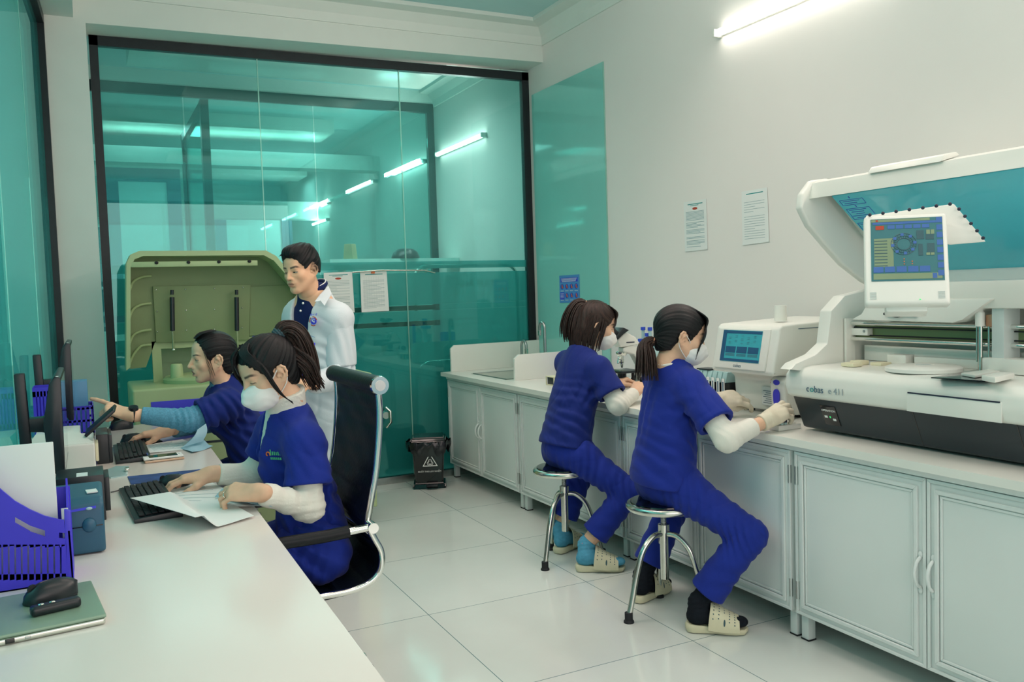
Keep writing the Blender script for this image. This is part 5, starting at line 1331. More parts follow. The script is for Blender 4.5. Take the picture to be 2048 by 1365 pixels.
paper('curling pale booklet hanging over the desk edge by her sleeve', [(430, 1000), (475, 988), (545, 1022), (505, 1016)], m='paper_blue', amp=.003, lift=lambda u, v: .02 * math.sin(3 * u) * (1 - v) + .008, lines=4, name='booklet', cat='booklet')
paper('printed sheet with lines under the pointing woman\'s sleeve', [(285, 893), (365, 880), (405, 896), (300, 908)], lines=9, amp=.002)
paper('blue booklet with a page curling up before pointing woman', [(360, 898), (395, 886), (426, 896), (385, 908)], m='paper_blue', amp=.006, name='booklet', cat='booklet', lift=lambda u, v: .05 * max(0, 1 - v * 1.4) * (u ** 2))
b = MB(); P = [at(365, 897, z=DZ + .01), at(405, 885, z=DZ + .02), at(412, 850, y=4.0), at(395, 862, y=3.98)]
b.sheet(lambda u, v: tuple((P[0] * (1 - u) + P[1] * u) * (1 - v) + (P[3] * (1 - u) + P[2] * u) * v + Vector((0.012 * math.sin(PI * v), 0, .004))), 8, 12, .001); tag(b.build('turned_page', M['paper_blue']), 'pale blue page standing curled against the navy sleeve', 'page')
ch = thing('card_holder', 'clear card holder with clip lying near the mouse pad', 'card holder', at(240, 945, z=DZ))
b = MB(); b.prism([at(200, 948, z=DZ), at(232, 935, z=DZ), at(258, 935, z=DZ), at(255, 952, z=DZ), at(222, 958, z=DZ)], (0, 0, .005)); b.build('card', M['clear_plastic'], ch)
b = MB(); q = at(254, 940, z=DZ + .01); b.box((q.x, q.y, DZ + .011), (.016, .03, .012), bev=.003); b.build('clip', M['steel'], ch)
b = MB(); b.tube(smooth_path([at(222, 985, z=DZ + .003), at(238, 981, z=DZ + .003), at(246, 976, z=DZ + .006)]), .002, 6); tag(b.build('keyboard_cable', M['black_plastic']), 'thin black cable running from the black box to keyboard', 'cable')

# ---- baskets by the glass wall further along
def tray(name, label, x0, x1, ya, yb, z1, m, nslot, z0=DZ):
    r = thing(name, label, 'basket', ((x0 + x1) / 2, (ya + yb) / 2, z0), 'slotted baskets by the glass wall')
    def wall(p, q):
        b = MB(); p, q = Vector(p), Vector(q); L = (q - p).length; u = (q - p) / L; n = Vector((-u.y, u.x, 0)) * .004
        def seg(s0, s1, a, c): b.prism([p + u * s0 + Vector((0, 0, a)), p + u * s1 + Vector((0, 0, a)), p + u * s1 + Vector((0, 0, c)), p + u * s0 + Vector((0, 0, c))], n)
        h = z1 - z0; seg(0, L, 0, h * .15); seg(0, L, h * .48, h * .55); seg(0, L, h * .88, h)
        for k in range(nslot + 1):
            s = L * k / nslot * .94; seg(s, s + L * .06 + .002, h * .1, h * .95)
        b.build('wall', M[m], r)
    wall((x0, ya, z0), (x1, ya, z0)); wall((x1, ya, z0), (x1, yb, z0)); wall((x0, yb, z0), (x1, yb, z0)); wall((x0, ya, z0), (x0, yb, z0))
    b = MB(); b.span((x0, ya, z0), (x1, yb, z0 + .004)); b.build('bottom', M[m], r)
    return r
tray('file_basket', 'violet-blue slotted basket standing between the monitor poles', -.215, -.125, 3.99, 4.12, 1.06, 'blue_plastic', 7)
tray('file_basket', 'violet-blue low basket behind the pointing finger', -.17, -.0, 4.66, 4.86, .90, 'blue_plastic', 8)
b = MB(); b.span((-.13, 4.70, DZ + .006), (-.02, 4.82, 1.02), bev=.004); tag(b.build('blue_folder', mat('folder_blue', lin(90, 160, 205), .35)), 'pale blue folder box standing in the basket behind the finger', 'folder')

# ================================================================== office chair
def office_chair():
    yn, yf = 2.65, 3.17
    r = thing('office_chair', 'black leather swivel chair with chrome side frames, under masked woman', 'chair', (.62, 2.91, 0))
    prof = [(.822, 1.101), (.826, 1.04), (.822, .96), (.806, .83), (.785, .73), (.772, .66), (.79, .61), (.812, .56), (.808, .505), (.775, .470), (.715, .452), (.62, .450), (.50, .452), (.36, .458), (.30, .452)]
    sm = smooth_path([(x, 0, z) for x, z in prof], 5)
    for y in (yn, yf):
        b = MB(); b.tube([(p.x, y, p.z) for p in sm], .0125, 12, flat=.8); b.build('side_frame', M['chrome'], r)
    # sling: back and seat in stitched ribs
    def sling(i0, i1, name):
        pts = sm[i0:i1]; n = len(pts); b = MB()
        def f(u, v):
            t = u * (n - 1); i = min(int(t), n - 2); p = pts[i].lerp(pts[i + 1], t - i)
            a = pts[min(i + 1, n - 1)] - pts[i]; nn = Vector((a.z, 0, -a.x)).normalized()
            if nn.x > 0 or (abs(nn.x) < .3 and nn.z < 0): nn = -nn
            rib = .006 * abs(math.sin(u * PI * (9 if name == 'backrest' else 7))) ** .5 + .010 * (1 - (2 * v - 1) ** 2)
            wr = .003 * math.sin(11 * v + 9 * u) * math.sin(23 * u + 4 * v)
            return (p.x + nn.x * (rib * .6 + wr), yn + .012 + (yf - yn - .024) * v, p.z + nn.z * (rib * .6 + wr))
        b.grid(f, 90, 26)
        g2 = lambda u, v: (lambda q: (q[0] + (.016 if name == 'backrest' else 0), q[1], q[2] - (0 if name == 'backrest' else .016)))(f(u, v))
        b.grid(g2, 60, 10)
        return b.build(name, M['black_leather'], r, normals=False)
    ns = len(sm)
    sling(0, 30, 'backrest'); sling(30, ns - 2, 'seat')
    b = MB(); b.cyl((.822, yn - .022, 1.105), (.822, yf + .022, 1.105), .030, n=22); b.build('top_roll', M['black_leather'], r)
    for y, s in ((yn, -1), (yf, 1)):
        b = MB(); b.cyl((.822, y + s * .020, 1.105), (.822, y + s * .030, 1.105), .031, .029, n=26); cap = b.build('end_cap', M['chrome'], r)
        b = MB(); b.cyl((.822, y + s * .030, 1.105), (.822, y + s * .033, 1.105), .017, n=20); b.build('cap_screw', M['steel_dull'], cap)
        ya = y + s * .03
        b = MB(); b.tube([(.775, ya, .655), (.71, ya, .652), (.65, ya, .645)], .013, 12); b.cyl((.775, ya - .02, .655), (.775, ya + .02, .655), .017); arm = b.build('armrest', M['chrome'], r)
        b = MB(); b.tube([(.70, ya, .652), (.62, ya, .648), (.50, ya, .648), (.34, ya, .640), (.31, ya, .60)], .020, 12); b.build('arm_sleeve', M['black_leather'], arm)
        b = MB(); b.tube([(.31, ya, .61), (.29, ya, .54), (.31, y, .46)], .012, 10); b.build('arm_front', M['chrome'], arm)
    b = MB(); b.span((.46, 2.85, .40), (.66, 2.97, .435), bev=.008); b.cyl((.56, 2.91, .10), (.56, 2.91, .41), .025); b.build('gas_column', M['black_plastic'], r)
    for k in range(5):
        a = 2 * PI * k / 5 + .3; u = Vector((math.cos(a), math.sin(a), 0)); o = Vector((.56, 2.91, 0))
        b = MB(); b.tube([o + u * .02 + Vector((0, 0, .12)), o + u * .29 + Vector((0, 0, .075))], [.026, .016], 10); lg = b.build('leg', M['chrome'], r)
        b = MB(); c = o + u * .29; w = Vector((-u.y, u.x, 0)); b.cyl(c + w * .022 + Vector((0, 0, .028)), c + w * -.022 + Vector((0, 0, .028)), .028, n=18); b.build('caster', M['black_rubber'], lg)
office_chair()
# ================================================================== organic shapes: fields of blended limbs, meshed once
F4 = np.float32
def V3(p): return np.array([p[0], p[1], p[2]], F4)

class Field:
    def __init__(s): s.ops = []
    def add(s, fn, lo, hi, k, op): s.ops.append((fn, np.array(lo, F4), np.array(hi, F4), k, op)); return s
    def rc(s, a, b, ra, rb, k=.012, op='u'):
        a, b = V3(a), V3(b); ba = b - a; l2 = float(ba @ ba) + 1e-12
        def fn(X, Y, Z):
            px, py, pz = X - a[0], Y - a[1], Z - a[2]
            t = np.clip((px * ba[0] + py * ba[1] + pz * ba[2]) / l2, 0, 1)
            return np.sqrt((px - t * ba[0]) ** 2 + (py - t * ba[1]) ** 2 + (pz - t * ba[2]) ** 2) - (ra + (rb - ra) * t)
        m = max(ra, rb)
        return s.add(fn, np.minimum(a, b) - m, np.maximum(a, b) + m, k, op)
    def path(s, pts, rs, k=.012, op='u'):
        for i in range(len(pts) - 1): s.rc(pts[i], pts[i + 1], rs[i], rs[i + 1], k, op)
        return s
    def ell(s, c, r, R=None, k=.012, op='u'):
        c = V3(c); r = np.array(r, F4); R = np.eye(3, dtype=F4) if R is None else np.array(R, F4)
        def fn(X, Y, Z):
            px, py, pz = X - c[0], Y - c[1], Z - c[2]
            q = [(px * R[0, i] + py * R[1, i] + pz * R[2, i]) / r[i] for i in range(3)]
            k0 = np.sqrt(q[0] ** 2 + q[1] ** 2 + q[2] ** 2) + 1e-9
            k1 = np.sqrt((q[0] / r[0]) ** 2 + (q[1] / r[1]) ** 2 + (q[2] / r[2]) ** 2) + 1e-9
            return k0 * (k0 - 1) / k1
        e = np.sqrt(((R * r) ** 2).sum(1))
        return s.add(fn, c - e, c + e, k, op)
    def ecap(s, a, b, ra, rb, side, ratio, k=.03, op='u'):
        """a limb of oval section: wide along side, flattened across it"""
        a, b = V3(a), V3(b); t = b - a; L = float(np.sqrt(t @ t)); t = t / L
        sd = V3(side); sd = sd - t * (sd @ t); sd /= np.sqrt(sd @ sd); fr = np.cross(t, sd)
        def fn(X, Y, Z):
            px, py, pz = X - a[0], Y - a[1], Z - a[2]
            al = px * t[0] + py * t[1] + pz * t[2]; u = np.clip(al / L, 0, 1)
            x = px * sd[0] + py * sd[1] + pz * sd[2]; y = (px * fr[0] + py * fr[1] + pz * fr[2]) / ratio
            g = al - u * L
            q = np.sqrt(x * x + y * y + g * g) + 1e-6
            sc = np.sqrt(x * x + (y * ratio) ** 2 + g * g) / q
            return (q - (ra + (rb - ra) * u)) * np.clip(sc, ratio, 1)
        m = max(ra, rb)
        return s.add(fn, np.minimum(a, b) - m, np.maximum(a, b) + m, k, op)
    def cut(s, p, n, k=.004):
        """takes away the side the normal points to"""
        p, n = V3(p), V3(n); n = n / np.sqrt(n @ n)
        return s.add(lambda X, Y, Z: -((X - p[0]) * n[0] + (Y - p[1]) * n[1] + (Z - p[2]) * n[2]), [-9] * 3, [9] * 3, k, 's')
    def cutbox(s, lo, hi, p, n, k=.004):
        """the same, only inside a box (so that one sleeve is cut and the rest kept)"""
        p, n = V3(p), V3(n); n = n / np.sqrt(n @ n)
        return s.add(lambda X, Y, Z: -((X - p[0]) * n[0] + (Y - p[1]) * n[1] + (Z - p[2]) * n[2]), lo, hi, k, 's')
    def disp(s, fn): return s.add(fn, [-9] * 3, [9] * 3, 0, 'd')
    def folds(s, c, rad, axis, lam, amp, seed=0.0):
        c, ax = V3(c), V3(axis); ax = ax / np.sqrt(ax @ ax)
        def fn(X, Y, Z):
            px, py, pz = X - c[0], Y - c[1], Z - c[2]
            w = np.exp(-(px ** 2 + py ** 2 + pz ** 2) / (rad * rad))
            a = px * ax[0] + py * ax[1] + pz * ax[2]
            wob = .30 * lam * np.sin(px * 23 + seed) + .30 * lam * np.sin(py * 19 + 2 * seed) + .22 * lam * np.sin(pz * 21 + 3 + seed)
            q = np.sin(2 * PI * (a + wob) / lam)
            return -amp * w * (q + .5 * q * np.abs(q))
        c0 = c - 1.6 * rad
        return s.add(fn, c0, c + 1.6 * rad, 0, 'd')
    def noise(s, amp, f, seed=0.0):
        def fn(X, Y, Z):
            return amp * (np.sin(f * X + 1.7 * np.sin(f * .6 * Y + seed) + seed) * np.sin(f * .9 * Y + 1.3 * np.sin(f * .7 * Z) + 2 * seed) + .6 * np.sin(f * 1.4 * Z + 1.5 * np.sin(f * .8 * X + seed)))
        return s.disp(fn)
    def creases(s, amp, f, seed=0.0, ax=(.3, .2, 1)):
        """sharp little creases of soft cloth, in patches"""
        ax = V3(ax); ax = ax / np.sqrt(ax @ ax)
        def fn(X, Y, Z):
            a = X * ax[0] + Y * ax[1] + Z * ax[2]
            w = f * (a + .035 * np.sin(19 * X + seed) + .035 * np.sin(17 * Y + 2 * seed) + .025 * np.sin(23 * Z + seed))
            r = np.abs(np.sin(w))
            m = np.clip(.5 + .9 * np.sin(11 * X + 2 * seed) * np.sin(13 * Y + seed) + .5 * np.sin(9 * Z + 3 * seed), 0, 1)
            return amp * m * np.exp(-(r / .22) ** 2) - amp * .3 * m * r
        return s.disp(fn)
    def mesh(s, res, smooth=1):
        lo = np.min([o[1] for o in s.ops if o[4] == 'u'], 0) - 3 * res; hi = np.max([o[2] for o in s.ops if o[4] == 'u'], 0) + 3 * res
        n = np.ceil((hi - lo) / res).astype(int) + 1
        ax = [(lo[i] + res * np.arange(n[i])).astype(F4) for i in range(3)]
        D = np.full(n, .06, F4)
        for fn, l, h, k, op in s.ops:
            pad = (k * 1.2 + 3 * res) if op != 'd' else 0
            i0 = [int(np.clip(np.floor((l[i] - pad - lo[i]) / res), 0, n[i])) for i in range(3)]
            i1 = [int(np.clip(np.ceil((h[i] + pad - lo[i]) / res) + 1, 0, n[i])) for i in range(3)]
            if any(a >= b for a, b in zip(i0, i1)): continue
            sl = tuple(slice(a, b) for a, b in zip(i0, i1))
            X, Y, Z = ax[0][sl[0]][:, None, None], ax[1][sl[1]][None, :, None], ax[2][sl[2]][None, None, :]
            d = fn(X, Y, Z); old = D[sl]
            if op == 'd': D[sl] = old + d; continue
            if op == 'u':
                t = np.clip(.5 + .5 * (old - d) / k, 0, 1); D[sl] = old * (1 - t) + d * t - k * t * (1 - t)
            else:
                t = np.clip(.5 - .5 * (old + d) / k, 0, 1); D[sl] = old * (1 - t) - d * t + k * t * (1 - t)
        return surface_nets(D, lo, res, smooth)

def surface_nets(D, lo, res, smooth=1):
    D[0] = D[-1] = np.maximum(D[0], .01); D[:, 0] = np.maximum(D[:, 0], .01); D[:, -1] = np.maximum(D[:, -1], .01); D[:, :, 0] = np.maximum(D[:, :, 0], .01); D[:, :, -1] = np.maximum(D[:, :, -1], .01)
    S = D < 0; nx, ny, nz = D.shape
    c = S[:-1, :-1, :-1].astype(np.int8)
    cnt = np.zeros((nx - 1, ny - 1, nz - 1), np.int8)
    for dx in (0, 1):
        for dy in (0, 1):
            for dz in (0, 1): cnt += S[dx:nx - 1 + dx, dy:ny - 1 + dy, dz:nz - 1 + dz]
    act = (cnt > 0) & (cnt < 8)
    I = np.argwhere(act); idx = np.full(act.shape, -1, np.int32); idx[act] = np.arange(len(I))
    acc = np.zeros((len(I), 3), F4); w = np.zeros(len(I), F4)
    cor = [(0, 0, 0), (1, 0, 0), (0, 1, 0), (1, 1, 0), (0, 0, 1), (1, 0, 1), (0, 1, 1), (1, 1, 1)]
    vals = [D[I[:, 0] + a, I[:, 1] + b, I[:, 2] + d] for a, b, d in cor]
    for i in range(8):
        for ax in range(3):
            if cor[i][ax] == 0:
                j = i + (1 << ax); a, b = vals[i], vals[j]; m = (a < 0) != (b < 0)
                t = np.where(m, a / np.where(m, a - b, 1), 0)
                p = np.array(cor[i], F4)[None] + 0 * acc; p[:, ax] += t
                acc[m] += p[m]; w[m] += 1
    V = (I + acc / w[:, None]) * res + lo
    quads = []
    for ax in range(3):
        sl0 = [slice(1, -1)] * 3; sl0[ax] = slice(0, -1); sl1 = list(sl0); sl1[ax] = slice(1, None)
        A, B = S[tuple(sl0)], S[tuple(sl1)]
        E = np.argwhere(A != B)
        if not len(E): continue
        flip = A[tuple(E.T)]
        base = E + 1; base[:, ax] -= 1
        u, v = (ax + 1) % 3, (ax + 2) % 3
        def at_(du, dv):
            q = base.copy(); q[:, u] -= du; q[:, v] -= dv; return idx[tuple(q.T)]
        q = np.stack([at_(1, 1), at_(0, 1), at_(0, 0), at_(1, 0)], 1)
        q[~flip] = q[~flip][:, ::-1]
        quads.append(q)
    Q = np.concatenate(quads)
    for _ in range(smooth):
        nb = np.zeros_like(V); k = np.zeros(len(V), F4)
        for i in range(4):
            a, b = Q[:, i], Q[:, (i + 1) % 4]
            np.add.at(nb, a, V[b]); np.add.at(k, a, 1); np.add.at(nb, b, V[a]); np.add.at(k, b, 1)
        V = V * .5 + nb / np.maximum(k, 1)[:, None] * .5
    return V, Q

def mesh_from(name, parts, m, parent, colf=None, vecf=None):
    """parts: list of (V, Q); they become one mesh"""
    Vs, Qs, o = [], [], 0
    for V, Q in parts: Vs.append(V); Qs.append(Q + o); o += len(V)
    V = np.concatenate(Vs).astype(F4); Q = np.concatenate(Qs)
    me = bpy.data.meshes.new(name)
    me.vertices.add(len(V)); me.vertices.foreach_set('co', V.ravel())
    me.loops.add(len(Q) * 4); me.loops.foreach_set('vertex_index', Q.ravel().astype(np.int32))
    me.polygons.add(len(Q)); me.polygons.foreach_set('loop_start', np.arange(0, len(Q) * 4, 4, dtype=np.int32))
    me.polygons.foreach_set('use_smooth', np.ones(len(Q), bool))
    me.update(calc_edges=True)
    if colf is not None:
        a = me.attributes.new('Col', 'FLOAT_COLOR', 'POINT'); C = np.ones((len(V), 4), F4); C[:, :3] = colf(V); a.data.foreach_set('color', C.ravel())
    if vecf is not None:
        a = me.attributes.new('strand', 'FLOAT_VECTOR', 'POINT'); a.data.foreach_set('vector', vecf(V).astype(F4).ravel())
    return link_mesh(name, me, m, parent)

# ------------------------------------------------------------------ materials of people
mat('skin', None, 0.48, vcol='Col', var=0.035, vscale=45, bump=0.06, bscale=350, sss=0.06, spec=0.35)
mat('scrub', lin(24, 46, 140), 0.75, var=0.07, vscale=9, bump=0.25, bscale=420, sheen=0.06, spec=0.2)
mat('scrub_dark', lin(20, 40, 116), 0.75, var=0.07, vscale=9, bump=0.25, bscale=420, sheen=0.06, spec=0.2)
mat('knit_white', (0.78, 0.78, 0.70), 0.8, var=0.03, vscale=9, bump=0.35, bscale=160, stretch=(1, 6, 1), spec=0.2)
mat('knit_blue', lin(96, 156, 184), 0.85, var=0.16, vscale=120, bump=0.5, bscale=260, spec=0.2)
mat('mask_white', (0.80, 0.82, 0.80), 0.7, var=0.015, bump=0.1, bscale=300, spec=0.2)
mat('coat_white', (0.66, 0.74, 0.77), 0.75, var=0.03, bump=0.2, bscale=350, spec=0.2)
mat('polo_navy', lin(22, 36, 84), 0.75, var=0.06, bump=0.3, bscale=420, spec=0.2)
mat('glove', lin(214, 208, 186), 0.5, var=0.03, vscale=20, bump=0.2, bscale=120)
mat('sock_blue', lin(84, 158, 188), 0.85, var=0.10, vscale=60, bump=0.4, bscale=300, spec=0.2)
mat('sock_black', lin(20, 26, 34), 0.85, var=0.10, vscale=60, bump=0.4, bscale=300, spec=0.2)
mat('slipper', lin(218, 214, 182), 0.5, var=0.03, vscale=20, bump=0.1, bscale=200)
mat('slipper_hole', lin(60, 90, 96), 0.8)
def hair_mat(name, c0, c1, sc=14.0):
    m = bpy.data.materials.new(name); m.use_nodes = True
    N = m.node_tree.nodes; L = m.node_tree.links; b = N['Principled BSDF']
    b.inputs['Roughness'].default_value = 0.45; b.inputs['Specular IOR Level'].default_value = 0.28
    a = N.new('ShaderNodeAttribute'); a.attribute_name = 'strand'
    n = N.new('ShaderNodeTexNoise'); n.inputs['Scale'].default_value = sc; n.inputs['Detail'].default_value = 5; n.inputs['Roughness'].default_value = .65
    L.new(a.outputs['Vector'], n.inputs['Vector'])
    r = N.new('ShaderNodeValToRGB'); r.color_ramp.elements[0].position = .36; r.color_ramp.elements[0].color = _rgba(c0); r.color_ramp.elements[1].position = .68; r.color_ramp.elements[1].color = _rgba(c1)
    L.new(n.outputs['Fac'], r.inputs['Fac']); L.new(r.outputs['Color'], b.inputs['Base Color'])
    bp = N.new('ShaderNodeBump'); bp.inputs['Strength'].default_value = .55; bp.inputs['Distance'].default_value = .003
    L.new(n.outputs['Fac'], bp.inputs['Height']); L.new(bp.outputs['Normal'], b.inputs['Normal'])
    MATS[name] = m; return m
hair_mat('hair_black', lin(6, 8, 11), lin(22, 24, 27))
hair_mat('hair_brown', lin(15, 12, 13), lin(66, 48, 41))

SKIN_W = np.array(lin(222, 182, 152)); SKIN_D = np.array(lin(240, 194, 160)); SKIN_M = np.array(lin(234, 186, 150))

# ------------------------------------------------------------------ head, hands, feet
class Frame:
    """x right, y forward, z up"""
    def __init__(s, o, fwd, up=(0, 0, 1), sc=1.0, tilt=0.0):
        y = Vector(fwd).normalized(); x = y.cross(Vector(up)).normalized(); z = x.cross(y)
        if tilt:
            q = Matrix.Rotation(tilt, 3, y); x = q @ x; z = q @ z
        s.o = Vector(o); s.x, s.y, s.z = x, y, z; s.s = sc
        s.R = np.array([x, y, z], F4).T
    def p(s, x, y, z): return s.o + (s.x * x + s.y * y + s.z * z) * s.s
    def d(s, x, y, z): return s.x * x + s.y * y + s.z * z
    def loc(s, V): return ((V - np.array(s.o, F4)) @ s.R) / s.s

def head_field(f, H, male=False, nose=1.0, mouth_open=0.0):
    S = H.s
    def E(c, r, k=.012, op='u', R=None):
        f.ell(H.p(*c), [q * S for q in r], H.R if R is None else R, k * S, op)
    def C(a, b, ra, rb, k=.012, op='u'): f.rc(H.p(*a), H.p(*b), ra * S, rb * S, k * S, op)
    E((0, -.014, .036), (.0735, .096, .081))
    E((0, .020, -.022), (.0605, .069, .085), .02)
    E((0, .030, .046), (.058, .056, .048), .02)
    C((0, .030, -.066), (0, .068, -.094), .042, .0165 if not male else .020, .022)
    for s in (-1, 1):
        C((s * .052, -.006, -.040), (s * .017, .060, -.093), .020 if not male else .023, .015, .024)
        E((s * .040, .052, -.024), (.022, .022, .021), .022)
        E((s * .031, .0835, .000), (.0165, .0105, .0105), .012, 's')
    C((-.033, .0735, .0195), (.033, .0735, .0195), .0115, .0115, .016)
    for s in (-1, 1):
        E((s * .031, .0695, .0005), (.0145, .0125, .0118), .004)
        C((s * .019, .079, .0065), (s * .044, .0685, .0055), .0035, .003, .005)
        C((s * .021, .079, -.0075), (s * .042, .070, -.006), .0035, .003, .006)
    C((0, .0835, .014), (0, .1015 * (.5 + .5 * nose), -.029), .0065, .0098, .011)
    for s in (-1, 1): E((s * .0115, .0925, -.0325), (.0085, .0095, .0075), .007)
    E((0, .094, -.0395), (.011, .006, .004), .006, 's')
    E((0, .0800, -.056), (.031, .015, .022), .016)
    o = mouth_open
    E((0, .0905, -.0565), (.021, .0085, .0058), .006)
    E((0, .0890, -.0680 - o), (.0185, .0085, .0068), .006)
    E((0, .0985, -.0618 - o * .5), (.021, .010, .0012 + o * .45), .003, 's')
    E((0, .0885, -.079 - o), (.018, .006, .004), .008, 's')
    for s in (-1, 1):
        ang = math.radians(24)
        def EP(u, w, o=0.0):            # ear plane: u backwards, w up; o outwards
            y, z = -.010 - u * .93, -.012 + w - u * .12
            return (s * (.0735 + .45 * u + .012 * w / .03 * .3 + o), y, z)
        rim = [EP(-.010, .014, .002), EP(-.004, .027, .004), EP(.007, .030, .006), EP(.016, .020, .007), EP(.018, .004, .006), EP(.013, -.012, .005), EP(.004, -.024, .003), EP(-.006, -.028, .001)]
        for a_, b_ in zip(rim, rim[1:]): C(a_, b_, .0042, .0042, .003)
        C(EP(.002, .012, .0), EP(.004, -.012, -.001), .0125, .009, .004)
        C(EP(.004, .016, .003), EP(.010, -.006, .003), .0032, .003, .003)
        E(EP(-.002, -.024, .001), (.0055, .0075, .0075), .005)
        E(EP(-.012, -.003, .003), (.004, .005, .007), .005)
        E(EP(-.003, -.001, .007), (.005, .007, .010), .004, 's')
    C((0, -.022, -.050), (0, -.034, -.118), .046 if not male else .056, .046 if not male else .058, .02)

def face_color(H, skin, lip, brow, closed=False, brow_w=.0036, gaze=0.0, look_down=False, stubble=None):
    def fn(V):
        L = H.loc(V); x, y, z = L[:, 0], L[:, 1], L[:, 2]; ax = np.abs(x)
        C = np.tile(np.array(skin, F4), (len(V), 1))
        def mix(m, c): C[:] = C * (1 - m[:, None]) + np.array(c, F4) * m[:, None]
        inn = (np.abs(L) < .16).all(1)
        soft = lambda v: np.clip(v, 0, 1) * inn
        # warm cheeks and ears, lips, brows, eyes
        mix(soft(1 - ((ax - .042) ** 2 + (z + .028) ** 2) / .022 ** 2) * .25 * (y > .02), np.array(skin) * np.array([1.05, .82, .78]))
        lm = np.clip((1 - ((x / .0225) ** 2 + ((z + .0615) / .0125) ** 2)) * 3, 0, 1) * (y > .078); mix(lm * inn * .85, lip)
        mix(np.clip(1 - np.abs(z + .0615) / .0012, 0, 1) * (ax < .02) * (y > .075) * inn * .6, np.array(lip) * .3)
        bz = .0215 + .0055 * np.clip((ax - .012) / .03, 0, 1) - .010 * np.clip((ax - .040) / .014, 0, 1) ** 2
        bm = np.clip(1.6 - np.abs(z - bz) / brow_w, 0, 1) * np.clip((ax - .010) / .005, 0, 1) * np.clip((.053 - ax) / .006, 0, 1) * (y > .03); mix(bm * inn * .9, brow)
        ez = .0005 - .001 * ((ax - .031) / .014) ** 2
        inside = (np.abs(ax - .031) < .0148) & (y > .05) & inn
        sp = np.sqrt(np.clip(1 - ((ax - .031) / .0148) ** 2, 0, 1))
        if closed:
            mix((inside & (np.abs(z + .0035 - .0012 * (1 - sp)) < .0016)).astype(F4), lin(38, 30, 30))
        else:
            h = .0034 * sp if not look_down else .0024 * sp
            zc = z - (-.0006 if not look_down else -.0022)
            op = inside & (np.abs(zc) < h); mix(op.astype(F4), lin(196, 182, 168))
            mix((op & (np.sqrt((ax - .031 + gaze) ** 2 + (zc * .8) ** 2) < .0052)).astype(F4), lin(30, 24, 22))
            mix((inside & (np.abs(zc - h) < .0014) & (sp > .05)).astype(F4), lin(28, 24, 24))
            mix((inside & (np.abs(zc + h) < .0008) & (sp > .05)).astype(F4) * .5, lin(90, 66, 58))
        nm = np.clip(1 - np.sqrt((ax - .0065) ** 2 + (z + .0385) ** 2) / .0042, 0, 1) * (y > .088) * inn; mix(np.clip(nm * 2, 0, 1) * .5, np.array(skin) * .3)
        if stubble is not None: C[:] = C * (1 - (stubble(x, y, z) * inn)[:, None]) + np.array(lin(58, 52, 48), F4) * (stubble(x, y, z) * inn)[:, None]
        return C
    return fn

def hand_field(f, H, right, curls, spread=(.16, .04, -.06, -.18), thumb=(35, 25, 20), grow=0.0, thumb_out=.75):
    """H: origin wrist, y towards the fingers, z out of the back of the hand. returns nothing; adds to the field"""
    S = H.s; sg = -1 if right else 1          # side of the thumb along x
    mcp = [(.028, .088, .002), (.009, .092, .004), (-.010, .088, .002), (-.027, .078, -.002)]
    ln = [(.042, .026, .021), (.046, .029, .022), (.043, .027, .021), (.034, .020, .018)]
    rr = [.0095, .0098, .0093, .0083]
    def P(q): return H.p(*q)
    f.ell(P((sg * .001, .048, -.004)), [q * S for q in (.041 + grow, .052 + grow, .0155 + grow)], H.R, .014)
    f.rc(P((0, -.02, 0)), P((0, .02, -.002)), (.0265 + grow) * S, (.027 + grow) * S, .016)
    for i in range(4):
        m = np.array(mcp[i]); m[0] *= sg
        f.rc(P((m[0] * .45, .012, -.002)), P(m), (.015 + grow) * S, (rr[i] + .0022 + grow) * S, .011)
        a = 0.0; p = m.copy(); yaw = spread[i] * sg
        for j in range(3):
            a += math.radians(curls[i][j])
            dirv = np.array([math.sin(yaw) * math.cos(a), math.cos(yaw) * math.cos(a), -math.sin(a)])
            q = p + dirv * ln[i][j]
            r0 = rr[i] * (1, .93, .85)[j]; r1 = rr[i] * (.93, .85, .72)[j]
            f.rc(P(p), P(q), (r0 + grow) * S, (r1 + grow) * S, .004 if j else .006); p = q
    b = np.array([sg * .020, .018, -.008]); a1, a2, a3 = [math.radians(t) for t in thumb]
    d1 = np.array([sg * math.sin(a1) * thumb_out, math.cos(a1), -.32]); d1 /= np.linalg.norm(d1)
    q1 = b + d1 * .044
    d2 = np.array([sg * math.sin(a1 - a2) * thumb_out, math.cos(a1 - a2), -.35]); d2 /= np.linalg.norm(d2); q2 = q1 + d2 * .032
    d3 = np.array([sg * math.sin(a1 - a2 - a3) * thumb_out, math.cos(a1 - a2 - a3), -.3]); d3 /= np.linalg.norm(d3); q3 = q2 + d3 * .026
    f.rc(P(b), P(q1), (.0165 + grow) * S, (.0125 + grow) * S, .012); f.rc(P(q1), P(q2), (.0118 + grow) * S, (.0108 + grow) * S, .006); f.rc(P(q2), P(q3), (.0108 + grow) * S, (.0082 + grow) * S, .005)

REST = [(18, 28, 18), (20, 32, 20), (24, 34, 22), (28, 36, 22)]
GRIP = [(38, 48, 32), (44, 58, 36), (50, 62, 36), (54, 62, 36)]
POINT = [(-2, 6, 5), (62, 84, 48), (68, 88, 50), (70, 86, 50)]

